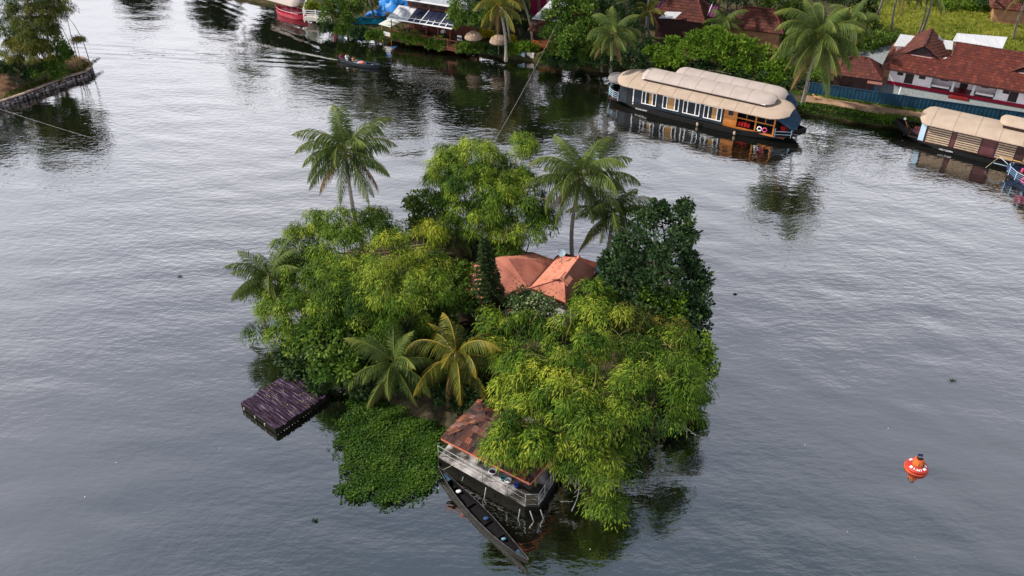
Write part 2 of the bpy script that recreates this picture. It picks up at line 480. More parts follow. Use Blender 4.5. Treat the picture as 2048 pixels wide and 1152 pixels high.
def broad_leaves(clumps, rs, dens=1.0, L0=0.26, W0=0.15, low=-0.45, tuft=0.34):
    O = []; D = []; Nn = []; T = []
    for (c, r) in clumps:
        nt_ = int(42 * r * r * dens) + 8
        tc, tn = shell_points(c, r, nt_, rs, low)
        tcl = rs.rand() * 0.3
        for o, n in zip(tc, tn):
            m = rs.randint(9, 17)
            d = unit(rs.normal(0, 0.75, (m, 3)) + n * 0.55 + np.array([0, 0, 0.1]))
            pos = o + d * (tuft * rs.rand(m))[:, None]
            nn = n * 0.9 + np.array([0, 0, 0.8]) + rs.normal(0, 0.45, (m, 3))
            O.append(pos); D.append(d); Nn.append(nn); T.append(tcl + rs.rand() * 0.4 + rs.rand(m) * 0.3)
    O = np.vstack(O); n = len(O)
    return O, np.vstack(D), np.vstack(Nn), L0 * rs.uniform(0.6, 1.3, n), W0 * rs.uniform(0.7, 1.25, n), np.concatenate(T)

def px_clumps(spec):
    return [(tuple(at(px, py, z)), r) for (px, py, z, r) in spec]

def base_of(clumps, zg, pull=(0, 0)):
    n = len(clumps); return Vector((sum(c[0][0] for c in clumps) / n + pull[0], sum(c[0][1] for c in clumps) / n + pull[1], zg))

def branch(mb, a, b, r0, r1, rs, sag=0.0, n=6):
    a = Vector(a); b = Vector(b); pts = []
    j = Vector((rs.normal() * 0.12, rs.normal() * 0.12, 0)) * (b - a).length * 0.5
    for k in range(n + 1):
        t = k / n; p = a.lerp(b, t) + j * math.sin(t * math.pi); p.z += sag * math.sin(t * math.pi)
        pts.append(p)
    mb.tube(pts, [r0 + (r1 - r0) * k / n for k in range(n + 1)], 6)

def bamboo(label, spec, mat=None, zg=0.5, group=None, dens=1.0, name='bamboo_clump', clumps=None, pull=(0, 0), L0=0.27, low=-0.35):
    cl = clumps or px_clumps(spec)
    b = base_of(cl, zg, pull)
    t = thing(name, label, 'bamboo', b, group)
    for (c, r) in cl:
        m = MB(); s = Vector((b.x + RS.normal() * 0.5, b.y + RS.normal() * 0.5, zg - 0.3))
        branch(m, s, (c[0], c[1], c[2] + r * 0.5), 0.055, 0.015, RS, 0.3)
        m.build('stem', M_CULM, t, True)
    m = MB()
    for (c, r) in cl:
        for k in range(3):
            d = unit(RS.normal(size=(1, 3)))[0]; d[2] = abs(d[2]) * .8; a_ = Vector(c) + Vector(d) * r * .3; branch(m, a_, Vector(c) + Vector(d) * r * RS.uniform(1.0, 1.35), .02, .006, RS, .25, 4)
    m.build('twigs', M_CULM, t, True)['kind'] = 'stuff'
    o = leaf_mesh('crown', *bamboo_leaves(cl, RS, dens, L0, low=low), mat or M_BAMBOO, t)
    return t

def tree(label, spec, mat=None, zg=0.5, group=None, dens=1.0, L0=0.26, W0=0.15, name='broadleaf_tree', cat='tree', clumps=None, pull=(0, 0), trunk=0.16, low=-0.45, tuft=0.34):
    cl = clumps or px_clumps(spec)
    b = base_of(cl, zg, pull)
    t = thing(name, label, cat, b, group)
    zmin = min(c[0][2] for c in cl); fork = Vector((b.x + RS.normal() * 0.1, b.y + RS.normal() * 0.1, zg + max(0.35, (zmin - zg) * 0.6)))
    m = MB(); branch(m, (b.x, b.y, zg - 0.4), fork, trunk, trunk * 0.75, RS)
    m.build('trunk', M_BARK, t, True)
    for (c, r) in cl:
        m = MB(); branch(m, fork - Vector((0, 0, 0.05)), c, trunk * 0.5, 0.025, RS, 0.2)
        for k in range(4):
            q = Vector(c) + Vector((RS.normal(), RS.normal(), abs(RS.normal()))) * r * 0.45
            branch(m, c, q, 0.025, 0.01, RS, 0, 3)
        m.build('limb', M_BARK, t, True)
    cl2 = []
    for (c, r) in cl:                                          # ragged outline: a smaller core with satellite sprays
        cl2.append((c, r * 0.82))
        for k in range(3):
            d = unit(RS.normal(size=(1, 3)) * np.array([1, 1, .7]))[0]; cl2.append(((c[0] + d[0] * r * .8, c[1] + d[1] * r * .8, max(zg + .3, c[2] + d[2] * r * .7)), r * RS.uniform(.28, .46)))
    leaf_mesh('crown', *broad_leaves(cl2, RS, dens, L0, W0, low, tuft), mat or M_BROAD, t)
    return t

# ---- palms
def frond_mesh(name, L, e0, curl, hang, mat, rs, nl=56, dry=0.0):
    """feather leaf along +x: rachis rising at angle e0 and curling down, leaflets hanging to both sides"""
    n = 14; P = [np.zeros(3)]; e = e0
    for k in range(n):
        e -= curl * (0.4 + 1.2 * k / n) / n
        P.append(P[-1] + np.array([math.cos(e), 0, math.sin(e)]) * L / n)
    P = np.array(P)
    tt = np.linspace(0.13, 0.995, nl)
    idx = tt * n; i0 = np.minimum(idx.astype(int), n - 1); f = (idx - i0)[:, None]
    pos = P[i0] * (1 - f) + P[i0 + 1] * f
    tan = unit(P[i0 + 1] - P[i0])
    V = []; Fc = []; T = []
    for sg in (1, -1):
        for k in range(nl):
            t = tt[k]
            ll = L * 0.27 * (math.sin(math.pi * min(1, 0.18 + 0.86 * t)) ** 0.7 + 0.12) * rs.uniform(0.85, 1.1)
            w = 0.031 * L / 3.6
            d = tan[k] * (0.45 + 0.55 * t) + np.array([0, sg, 0]) * (1.0 - 0.45 * t) * rs.uniform(0.85, 1.15) + np.array([0, 0, -hang * rs.uniform(0.6, 1.3)])
            d /= np.linalg.norm(d)
            d2 = d + np.array([0, 0, -0.55 - hang * 0.4]); d2 /= np.linalg.norm(d2)
            wv = tan[k] * w
            a = pos[k]; m_ = a + d * ll * 0.5; e_ = m_ + d2 * ll * 0.5
            b0 = len(V)
            V += [a - wv * 0.6, a + wv * 0.6, m_ + wv, m_ - wv, e_]
            Fc += [(b0, b0 + 1, b0 + 2, b0 + 3), (b0 + 3, b0 + 2, b0 + 4)]
            tn = 0.25 + 0.35 * rs.rand() + 0.35 * max(0, t - 0.55) / 0.45 * dry * 2
            T += [tn] * 5
    rr = [0.045 * (1 - 0.85 * k / n) * L / 3.6 + 0.006 for k in range(n + 1)]
    for k in range(n + 1):
        b0 = len(V); r_ = rr[k]
        V += [P[k] + np.array([0, r_, 0]), P[k] + np.array([0, 0, r_]), P[k] - np.array([0, r_, 0]), P[k] - np.array([0, 0, r_])]
        T += [0.85] * 4
        if k:
            for q in range(4):
                q2 = (q + 1) % 4; Fc.append((b0 - 4 + q, b0 - 4 + q2, b0 + q2, b0 + q))
    me = bpy.data.meshes.new(name)
    me.from_pydata([tuple(v) for v in V], [], Fc)
    a = me.attributes.new('tint', 'FLOAT', 'POINT'); a.data.foreach_set('value', np.clip(np.array(T, dtype=np.float32), 0, 1))
    me.materials.append(mat)
    return me
FROND_CACHE = {}
def fronds(mat, dry):
    key = (mat.name, dry)
    if key not in FROND_CACHE:
        rs = np.random.RandomState(len(FROND_CACHE) + 20)
        lv = []
        for (e0, curl, hang) in ((80, 60, 0.2), (64, 95, 0.5), (46, 110, 0.8), (24, 100, 1.0), (-2, 80, 1.2), (-38, 50, 1.2)):
            lv.append([frond_mesh('frond', 3.6 * rs.uniform(0.92, 1.06), R(e0), R(curl * rs.uniform(0.8, 1.2)), hang, mat, rs, dry=dry) for _ in range(2)])
        FROND_CACHE[key] = lv
    return FROND_CACHE[key]

def palm(label, crown, base, scale=1.0, n=24, mat=None, dry=0.4, group='coconut palms', seed=0, rt=0.16, nuts=True, levels=None, old=2, name='coconut_palm'):
    rs = random.Random(seed * 13 + 5); crown = Vector(crown); base = Vector(base)
    t = thing(name, label, 'palm', base, group)
    mb = MB(); K = 22; pts = []; rad = []
    bow = Vector((rs.uniform(-.4, .4), rs.uniform(-.3, .3), 0))
    for k in range(K + 1):
        s = k / K; p = (base - Vector((0, 0, 0.4))).lerp(crown, s) + bow * math.sin(math.pi * s)
        pts.append(p); rad.append(rt * (1.55 - 0.5 * min(1, s * 6) - 0.35 * s) * (1.07 if k % 2 else 0.96))
    mb.tube(pts, rad, 9); mb.build('trunk', M_PBARK, t, True)
    lv = fronds(mat or M_PALM, dry); lvd = fronds(M_PALMB, 0.3)
    levels = levels or (2, 4, 5, 6, 6, 4)
    tot = sum(levels); k = 0; ga = 2.39996; a0 = rs.uniform(0, 6.28)
    for li, cnt in enumerate(levels):
        m = max(1, round(1.05 * cnt * n / tot))
        for q in range(m):
            az = a0 + ga * k + rs.uniform(-.18, .18); k += 1
            sc = scale * rs.uniform(0.86, 1.08) * (0.8 if li == 0 else 1)
            src = lvd if (li == 5 and q < old) else lv
            roll = rs.uniform(-0.35, 0.35)
            M = Matrix.Translation(crown + Vector((0, 0, 0.1 - 0.06 * li)) * scale) @ Matrix.Rotation(az, 4, 'Z') @ Matrix.Rotation(rs.uniform(-.12, .12), 4, 'Y') @ Matrix.Rotation(roll, 4, 'X') @ Matrix.Scale(sc, 4)
            place(src[li][q % 2], 'frond', t, M)
    if nuts:
        for q in range(6):
            a = rs.uniform(0, 6.28); m = MB(); c = crown + Vector((math.cos(a) * 0.28, math.sin(a) * 0.28, -0.25 - rs.uniform(0, .25))) * scale
            m.lathe([(0.01, -.13), (0.08, -.09), (0.11, 0), (0.08, .09), (0.01, .13)], c, 8); m.build('coconut', M_NUT, t, True)
    return t
M_NUT = pm('coconut_husk', (0.33, 0.15, 0.04), (0.20, 0.11, 0.03), 6, 0.6)

# ------------------------------------------------------------------ island: tiled pavilion, terrace, house, jetty
M_TILE = None
def tile_mat(name, cols, rough=0.75):
    """each tile takes its own clay colour at random, with moss and soot speckle"""
    m = bpy.data.materials.new(name); m.use_nodes = True
    nt = m.node_tree; N = nt.nodes; L = nt.links; b = N['Principled BSDF']; b.inputs['Roughness'].default_value = rough
    b.inputs['Specular IOR Level'].default_value = 0.3
    oi = N.new('ShaderNodeObjectInfo'); at_ = N.new('ShaderNodeAttribute'); at_.attribute_name = 'tint'
    ad = N.new('ShaderNodeMath'); ad.operation = 'ADD'; L.new(oi.outputs['Random'], ad.inputs[0]); L.new(at_.outputs['Fac'], ad.inputs[1])
    fr = N.new('ShaderNodeMath'); fr.operation = 'FRACT'; L.new(ad.outputs[0], fr.inputs[0])
    cr = N.new('ShaderNodeValToRGB'); cr.color_ramp.interpolation = 'LINEAR'
    n = len(cols)
    cr.color_ramp.elements[0].position = 0; cr.color_ramp.elements[0].color = (*cols[0], 1)
    cr.color_ramp.elements[1].position = 1; cr.color_ramp.elements[1].color = (*cols[-1], 1)
    for i in range(1, n - 1):
        e = cr.color_ramp.elements.new(i / (n - 1)); e.color = (*cols[i], 1)
    L.new(fr.outputs[0], cr.inputs['Fac'])
    tc = N.new('ShaderNodeTexCoord'); nz = N.new('ShaderNodeTexNoise'); nz.inputs['Scale'].default_value = 14; nz.inputs['Detail'].default_value = 5
    L.new(tc.outputs['Object'], nz.inputs['Vector'])
    mr = N.new('ShaderNodeMapRange'); mr.inputs['From Min'].default_value = 0.35; mr.inputs['From Max'].default_value = 0.7; mr.inputs['To Min'].default_value = 0.55; mr.inputs['To Max'].default_value = 1.15
    L.new(nz.outputs['Fac'], mr.inputs['Value'])
    mx = N.new('ShaderNodeMix'); mx.data_type = 'RGBA'; mx.blend_type = 'MULTIPLY'; mx.inputs['Factor'].default_value = 1
    L.new(cr.outputs['Color'], mx.inputs['A']); L.new(mr.outputs['Result'], mx.inputs['B']); L.new(mx.outputs['Result'], b.inputs['Base Color'])
    return m
M_TILE = tile_mat('clay_tile_weathered', [(0.014, 0.007, 0.008), (0.10, 0.030, 0.018), (0.022, 0.010, 0.010), (0.23, 0.075, 0.036), (0.012, 0.007, 0.008), (0.055, 0.022, 0.022), (0.20, 0.10, 0.085)])
M_TILE2 = tile_mat('clay_tile_red', [(0.075, 0.016, 0.013), (0.12, 0.024, 0.016), (0.085, 0.018, 0.014), (0.17, 0.04, 0.024), (0.07, 0.015, 0.013), (0.105, 0.022, 0.016)])
M_TILE3 = tile_mat('clay_tile_dark', [(0.055, 0.018, 0.015), (0.11, 0.03, 0.022), (0.07, 0.02, 0.017), (0.15, 0.04, 0.026), (0.05, 0.017, 0.015)])
M_UNDER = pm('roof_batten', (0.05, 0.03, 0.022), (0.025, 0.016, 0.012), 3, 0.9)

def tile_shape(name, w, h, mat):
    """interlocking clay tile: two shallow rolls, thicker lower lip; x across, y up the slope"""
    xs = [-0.5, -0.36, -0.2, -0.02, 0.12, 0.3, 0.5]; zs = [0.030, 0.012, 0.034, 0.012, 0.034, 0.012, 0.022]
    V = []; Fc = []
    for (y, dz) in ((-0.55, 0.028), (0.5, 0.0)):
        for x, z in zip(xs, zs): V.append((x * w, y * h, z + dz))
    for x in (-0.5, 0.5): V.append((x * w, -0.55 * h, -0.005))
    n = len(xs)
    for k in range(n - 1): Fc.append((k, k + 1, n + k + 1, n + k))
    Fc.append((2 * n, 2 * n + 1) + tuple(range(n - 1, -1, -1)))
    me = bpy.data.meshes.new(name); me.from_pydata(V, [], Fc); me.materials.append(mat)
    return me

def inside(poly, x, y):
    c = False; j = len(poly) - 1
    for i in range(len(poly)):
        xi, yi = poly[i]; xj, yj = poly[j]
        if (yi > y) != (yj > y) and x < (xj - xi) * (y - yi) / (yj - yi) + xi: c = not c
        j = i
    return c

def slope_grid(corners, w, h, jit, rs):
    """tile matrices covering a sloped polygon whose first edge is the eave"""
    P = [Vector(p) for p in corners]
    x = (P[1] - P[0]).normalized(); nr = Vector((0, 0, 0))
    for i in range(len(P)): nr += P[i].cross(P[(i + 1) % len(P)])
    nr.normalize()
    if nr.z < 0: nr = -nr
    y = nr.cross(x).normalized()
    loc = [((p - P[0]).dot(x), (p - P[0]).dot(y)) for p in P]
    if sum(l[1] for l in loc) < 0:
        y = -y; x = -x; loc = [((p - P[0]).dot(x), (p - P[0]).dot(y)) for p in P]
    x0, x1 = min(l[0] for l in loc), max(l[0] for l in loc); y1 = max(l[1] for l in loc)
    out = []; r_ = 0; v = h * 0.45
    while v < y1:
        u = x0 + w * (0.5 + (0.5 if r_ % 2 else 0.0))
        while u < x1:
            if inside(loc, u, v):
                q = P[0] + x * u + y * v + nr * (0.03 + rs.uniform(0, jit))
                a = rs.uniform(-jit, jit) * 2.0
                out.append(basis(q, x * math.cos(a) + y * math.sin(a), y * math.cos(a) - x * math.sin(a), nr))
            u += w
        v += h; r_ += 1
    return out

def roof_face(parent, corners, w, h, mat, rs, thick=0.07, as_objects=False, shape=None, slab_mat=None, jit=0.012):
    MB().poly(corners, thick).build('roof_deck', slab_mat or M_UNDER, parent)
    Ms = slope_grid(corners, w, h, jit, rs)
    if as_objects:
        for M in Ms: place(shape, 'tile', parent, M)
    else:
        off = world_loc(parent); V = []; Fc = []; T = []
        base = [v.co.copy() for v in shape.vertices]; fs = [tuple(p.vertices) for p in shape.polygons]
        for M in Ms:
            n0 = len(V); V += [tuple(M @ v - off) for v in base]; Fc += [tuple(i + n0 for i in f) for f in fs]; T += [rs.random()] * len(base)
        if not V: return
        me = bpy.data.meshes.new('tiles'); me.from_pydata(V, [], Fc); me.materials.append(mat)
        a = me.attributes.new('tint', 'FLOAT', 'POINT'); a.data.foreach_set('value', T)
        o = bpy.data.objects.new('tiles', me); COL.objects.link(o); o.parent = parent; o['kind'] = 'stuff'

def ridge_caps(parent, a, b, mat, rs, step=0.34, r_=0.11, name='ridge_tile'):
    a = Vector(a); b = Vector(b); d = b - a; n = max(1, int(d.length / step))
    key = 'ridge_%s_%.3f_%.2f' % (mat.name, r_, step)
    if key not in RIDGE:
        mb = MB(); rows = []
        for (x, s) in ((-0.55, 1.12), (0.5, 0.95)):
            rows.append([(x * step, math.cos(t) * r_ * s, math.sin(t) * r_ * 0.8 * s) for t in [math.pi * k / 6 for k in range(7)]])
        mb.grid(rows); o = mb.build('ridge_tile', mat); RIDGE[key] = o.data; bpy.data.objects.remove(o)
    x = d.normalized(); y = Vector((0, 0, 1)).cross(x).normalized(); z = x.cross(y)
    for k in range(n):
        place(RIDGE[key], name, parent, basis(a + d * ((k + 0.5) / n) + Vector((0, 0, 0.03 + rs.uniform(0, .015))), x, y, z))
RIDGE = {}
rs_t = random.Random(21)

# ---- terrace with railing
M_CONC = pm('terrace_concrete', (0.44, 0.42, 0.44), (0.03, 0.028, 0.024), 0.8, 0.8, 0.4, 12, lo=0.46, hi=0.66, detail=8)  # dark blotches: stains, plus palm and pavilion shade put into the colour
M_WALLD = pm('shade_dark_wall', (0.010, 0.010, 0.008), (0.005, 0.005, 0.004), 2, 0.9, 0.6, 10)  # near-black: shade below terrace edge and jetty deck put into the colour
M_RAIL = pm('railing_steel', (0.36, 0.39, 0.41), (0.18, 0.18, 0.175), 9, 0.6, metal=0.2)
ZT = 0.7
t0 = at(876, 914, ZT); t1 = at(1050, 1012, ZT); t2 = at(1078, 1012, ZT); t3 = at(1113, 955, ZT)
tb = at(930, 850, ZT); tbr = at(1150, 900, ZT)
terr = thing('terrace', 'concrete waterside terrace with thin steel railing in front of tiled pavilion', 'terrace', (t0.x, t0.y, 0))
MB().poly([t0, t1, t2, t3, tbr, at(1080, 830, ZT), tb], 0.05).build('floor_slab', M_CONC, terr)
low = lambda p, k=0.12: Vector((p.x, p.y, 0)) + Vector((0.0, k, 0))
for a, b in ((t0, t1), (t1, t2), (t2, t3)):
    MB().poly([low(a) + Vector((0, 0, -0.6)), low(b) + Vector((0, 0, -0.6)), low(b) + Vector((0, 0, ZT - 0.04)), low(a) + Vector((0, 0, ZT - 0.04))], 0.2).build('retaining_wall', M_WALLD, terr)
up = lambda p, h: Vector((p.x, p.y, ZT + h))
def along(a, b, t): return a.lerp(b, t)
corn = [t0 + Vector((.03, .05, 0)), t1 + Vector((.02, .06, 0)), t2 + Vector((-.02, .06, 0)), t3 + Vector((-.05, .0, 0))]
for (a, b), ts in zip(zip(corn[:-1], corn[1:]), ((0, .52, .8), (0,), (0, .35, .7, 1.0))):
    for hh in (0.06, 0.46, 0.84):
        MB().tube([up(a, hh), up(b, hh)], 0.019 if hh > 0.5 else 0.014, 6).build('rail', M_RAIL, terr, True)
    for t in ts:
        p = along(a, b, t); MB().tube([up(p, -0.05), up(p, 0.86)], 0.024, 6).build('railing_post', M_RAIL, terr, True)
for a, b in (((940, 905), (920, 972)), ((972, 975), (967, 1000)), ((1040, 1018), (1035, 1040)), ((1060, 1022), (1070, 1046)), ((1081, 1020), (1089, 1038))):
    pa = at(a[0], a[1], ZT - 0.05); pb = at(b[0], b[1], 0.0); pb.z = -0.2
    MB().tube([pa, pb], 0.028, 6).build('strut', M_RAIL, terr, True)

# ---- tiled pavilion on the terrace
ZE, ZR = 2.75, 3.65
eA = at(883, 876, ZE); eB = at(1060, 966, ZE)
ex = (eB - eA).normalized(); ey = Vector((-ex.y, ex.x, 0))
dep = 3.5; Lp = (eB - eA).length
eC = eB + ey * dep; eD = eA + ey * dep
rA = eA + ex * 1.75 + ey * dep / 2; rB = eB - ex * 1.75 + ey * dep / 2; rA.z = rB.z = ZR
pav = thing('tiled_pavilion', 'small open pavilion with weathered clay tile hip roof beside the moored canoe', 'pavilion', (eA.x, eA.y, ZT))
roof = MB().tube([rA - Vector((0, 0, .12)), rB - Vector((0, 0, .12))], 0.05, 6).build('roof', M_UNDER, pav)
TS = tile_shape('tile', 0.30, 0.36, M_TILE)
roof_face(roof, [eA, eB, rB, rA], 0.30, 0.36, M_TILE, rs_t, as_objects=True, shape=TS, jit=0.02)
roof_face(roof, [eB, eC, rB], 0.30, 0.36, M_TILE, rs_t, as_objects=True, shape=TS, jit=0.02)
roof_face(roof, [eD, eA, rA], 0.30, 0.36, M_TILE, rs_t, as_objects=True, shape=TS, jit=0.02)
roof_face(roof, [eC, eD, rA, rB], 0.30, 0.36, M_TILE, rs_t, shape=TS, jit=0.02)
for a, b in ((eA, rA), (eB, rB), (eC, rB), (eD, rA), (rA, rB)): ridge_caps(roof, a, b, M_TILE, rs_t, r_=.075)
M_FASC = pm('fascia_paint', (0.50, 0.16, 0.09), (0.36, 0.10, 0.06), 4, 0.6)
for a, b in ((eA, eB), (eB, eC), (eD, eA)):
    o_ = (b - a).normalized().cross(Vector((0, 0, 1))) * 0.03
    MB().bar(a + o_ + Vector((0, 0, -.05)), b + o_ + Vector((0, 0, -.05)), 0.045, 0.13).build('fascia', M_FASC, roof)
for u, v in ((0.6, 1.5), (Lp / 2, 1.5), (Lp - .6, 1.5), (.45, dep - .45), (Lp - .45, dep - .45)):
    p = eA + ex * u + ey * v; MB().tube([(p.x, p.y, ZT - .02), (p.x, p.y, ZE - .02)], 0.07, 8).build('post', M_CULM, pav, True)
pb0 = eA + ex * 0.5 + ey * (dep - .5); pb1 = eB - ex * .5 + ey * (dep - .5)
MB().poly([(pb0.x, pb0.y, ZT), (pb1.x, pb1.y, ZT), (pb1.x, pb1.y, ZE - .1), (pb0.x, pb0.y, ZE - .1)], 0.12).build('back_wall', pm('plaster_grey', (0.25, 0.24, 0.22), (0.12, 0.11, 0.1), 2, 0.9), pav)

# basins and pots left on the terrace
M_WPL = pm('white_plastic', (0.75, 0.76, 0.78), (0.6, 0.62, 0.66), 5, 0.4)
M_TEAL = pm('teal_plastic', (0.03, 0.22, 0.26), (0.02, 0.16, 0.2), 5, 0.4)
M_BLUEP = pm('blue_plastic', (0.03, 0.06, 0.42), (0.02, 0.05, 0.3), 5, 0.4)
M_PURP = pm('purple_plastic', (0.10, 0.03, 0.16), (0.07, 0.02, 0.12), 5, 0.4)
def basin(name, px, py, r_, h, mat, label, cat, inner=None):
    p = at(px, py, ZT + h * 0.5); t = thing(name, label, cat, (p.x, p.y, ZT))
    MB().lathe([(r_ * .7, 0.0), (r_ * .74, 0.0), (r_, h), (r_ * 1.1, h + .012), (r_ * 1.1, h + .02), (r_ * .94, h + .015), (r_ * .68, 0.03), (0.01, 0.03)], (p.x, p.y, ZT), 20).build('bowl', mat, t, True)
    if inner: MB().lathe([(0.01, .05), (r_ * .7, .05), (r_ * .78, h * .55), (0.01, h * .6)], (p.x, p.y, ZT), 14).build('water', inner, t, True)
basin('basin', 985, 944, 0.22, 0.16, M_WPL, 'white basin with purple cloth on terrace, leftmost of the basins', 'basin', M_PURP)
basin('washing_bowl', 1006, 958, 0.13, 0.2, M_TEAL, 'small teal bowl between the white basins on the terrace', 'bowl', M_TEAL)
basin('basin', 1016, 962, 0.18, 0.14, M_WPL, 'pale white basin right of the teal bowl on the terrace', 'basin', M_WPL)
basin('pot', 1032, 972, 0.12, 0.2, M_BLUEP, 'small dark blue pot near the terrace edge under pavilion eave', 'pot', M_BLUEP)

# ---- red-roofed house in the trees
M_RED = pm('painted_roof', (0.50, 0.205, 0.148), (0.31, 0.11, 0.082), 0.8, 0.8, 0.25, 24, detail=10, lo=.3, hi=.62, c3=(0.45, 0.175, 0.125))
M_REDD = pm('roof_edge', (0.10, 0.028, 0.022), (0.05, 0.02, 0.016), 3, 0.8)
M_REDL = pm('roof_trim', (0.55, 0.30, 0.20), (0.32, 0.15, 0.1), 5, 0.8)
M_WHITEW = pm('white_wall', (0.62, 0.60, 0.60), (0.44, 0.42, 0.42), 1.2, 0.85)
ze, zr = 3.0, 4.3
h0 = at(1040, 560, 0.7)
house = thing('red_roof_house', 'island house with terracotta painted hip roofs half hidden among trees', 'house', (h0.x, h0.y, 0.6))
def c6(x, y, z): return at(900 + x / 6.02, 480 + y / 6.02, z)
LB, FL, FR, BR = c6(1300, 190, ze), c6(950, 580, ze), c6(1400, 770, ze), c6(1795, 375, ze)
RB, RF = c6(1550, 215, zr), c6(1365, 455, zr)
wing = MB().poly([LB, FL, RF, RB], 0.08).poly([FL, FR, RF], 0.08).poly([FR, BR, RB, RF], 0.08).poly([BR, LB, RB], 0.08).build('main_roof', M_RED, house)
for a, b in ((LB, FL), (FL, FR), (FR, BR), (BR, LB)):
    MB().bar(a - Vector((0, 0, .05)), b - Vector((0, 0, .05)), 0.12, 0.2).build('eave_board', M_REDD, wing)
for a, b in ((RB, RF), (RF, FL), (RF, FR)):
    MB().tube([a + Vector((0, 0, .01)), b + Vector((0, 0, .01))], 0.055, 6).build('ridge_roll', M_RED, wing, True)
MB().lathe([(0.16, -.05), (0.12, .08), (0.05, .2), (0.01, .3)], RB, 8).build('finial', M_RED, wing, True)
# little louvred gablet where ridge meets the front hip
g = RF.lerp((FL + FR) / 2, 0.18); sx = (FR - FL).normalized(); up_ = Vector((0, 0, 1))
gl, gr = g - sx * 0.6 - up_ * .04, g + sx * 0.6 - up_ * .04; gt = g + up_ * 0.32; inn = (RB - RF).normalized() * 0.75
MB().poly([gl, gr, gt], 0.04).build('vent', M_REDD, wing)
front = -(RB - RF).normalized() * 0.14
MB().poly([gl + front, gt + front, gt + inn, gl + inn], 0.05).poly([gr + front, gr + inn, gt + inn, gt + front], 0.05).build('vent_roof', M_RED, wing)
# octagonal hall to the left
rim = [c6(*q, ze - .15) for q in ((300, 285), (185, 400), (178, 600), (350, 845), (720, 690), (940, 580), (1235, 245), (990, 158), (700, 165))]
a0, a1 = c6(560, 222, zr - .1), c6(700, 222, zr - .1)
oc = MB()
for i in range(len(rim)):
    p, q = rim[i], rim[(i + 1) % len(rim)]
    k = a0 if (i < 4 or i == 8) else a1
    if i == 4: oc.poly([p, q, a0], 0.07).poly([q, a1, a0], 0.07)
    else: oc.poly([p, q, k], 0.07)
oc.poly([rim[8], a0, a1], .07)
hall = oc.build('hall_roof', M_RED, house)
for i in (0, 1, 2, 3, 6, 7, 8):
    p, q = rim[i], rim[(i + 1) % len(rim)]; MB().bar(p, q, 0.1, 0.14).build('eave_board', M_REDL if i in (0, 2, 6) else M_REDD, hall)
cen = (a0 + a1) / 2
for i in range(len(rim)):
    p, q = rim[i].lerp(cen, .13), rim[(i + 1) % len(rim)].lerp(cen, .13)
    if i in (4, 5): continue
    MB().poly([(p.x, p.y, .6), (q.x, q.y, .6), (q.x, q.y, ze), (p.x, p.y, ze)], 0.12).build('wall', M_WHITEW, house)
cm = (LB + FL + FR + BR) / 4
for p, q in ((FL, FR), (FR, BR), (BR, LB)):
    p, q = p.lerp(cm, .14), q.lerp(cm, .14); MB().poly([(p.x, p.y, .6), (q.x, q.y, .6), (q.x, q.y, ze), (p.x, p.y, ze)], 0.12).build('wall', M_WHITEW, house)
# flat-roofed service strip behind
s0, s1 = c6(1400, 160, 2.8), c6(1790, 275, 2.8); sd = Vector((-(s1 - s0).y, (s1 - s0).x, 0)).normalized() * -1.0
MB().poly([s0 + sd, s1 + sd, s1, s0], 0.2).build('flat_roof', M_REDD, house)
MB().poly([(s0.x, s0.y, .6), (s1.x, s1.y, .6), (s1.x, s1.y, 2.6), (s0.x, s0.y, 2.6)], .1).build('wall', M_WHITEW, house)

# dish and tank
dp = at(1123, 507, 4.3)
dish = thing('satellite_dish', 'pale blue round dish on a pole behind the red roof', 'dish', (dp.x, dp.y, 3.2))
MB().tube([(dp.x, dp.y, 2.9), (dp.x, dp.y, 4.25)], 0.03, 6).build('pole', M_RAIL, dish, True)
mb = MB(); rows = []
nrm = Vector((0.15, -0.75, 0.6)).normalized(); e1 = nrm.cross(Vector((0, 0, 1))).normalized(); e2 = e1.cross(nrm)
for r_ in (0.01, 0.1, 0.18, 0.25, 0.26): rows.append([tuple(Vector((dp.x, dp.y, 4.35)) + (e1 * math.cos(a) + e2 * math.sin(a)) * r_ + nrm * (r_ * r_ * 0.7)) for a in [k * math.pi / 10 for k in range(21)]])
mb.grid(rows); mb.build('reflector', pm('dish_paint', (0.36, 0.50, 0.60), (0.28, 0.42, 0.52), 3, 0.5), dish, True)
MB().tube([tuple(Vector((dp.x, dp.y, 4.35)) - e2 * .24), tuple(Vector((dp.x, dp.y, 4.35)) + nrm * .3)], 0.015, 5).build('feed_arm', M_RAIL, dish)
tp = at(1206, 532, 3.4)
tank = thing('water_tank', 'black plastic water tank with blue lower half beside the red roof', 'tank', (tp.x, tp.y, 2.7))
MB().lathe([(.4, -.7), (.44, -.6), (.44, -.15), (.4, -.1)], (tp.x, tp.y, 3.5), 18).build('lower_half', pm('tank_blue', (0.01, 0.05, 0.10), (0.008, 0.04, 0.08), 3, 0.6), tank, True)
MB().lathe([(.4, -.1), (.44, -.04), (.44, .2), (.38, .34), (.17, .42), (.16, .48), (.01, .48)], (tp.x, tp.y, 3.5), 18).build('upper_half', pm('tank_black', (0.010, 0.011, 0.013), (0.015, 0.015, 0.017), 3, 0.7), tank, True)
for k in range(4):
    a = k * 1.57 + .4; MB().tube([(tp.x + .4 * math.cos(a), tp.y + .4 * math.sin(a), .4), (tp.x + .4 * math.cos(a), tp.y + .4 * math.sin(a), 2.82)], .04, 6).build('leg', M_RAIL, tank)
MB().tube([(tp.x - .5, tp.y - .3, 3.2), (tp.x - .6, tp.y - .4, 3.1), (tp.x - .6, tp.y - .4, 2.6)], .05, 6).build('pipe', M_WPL, tank, True)

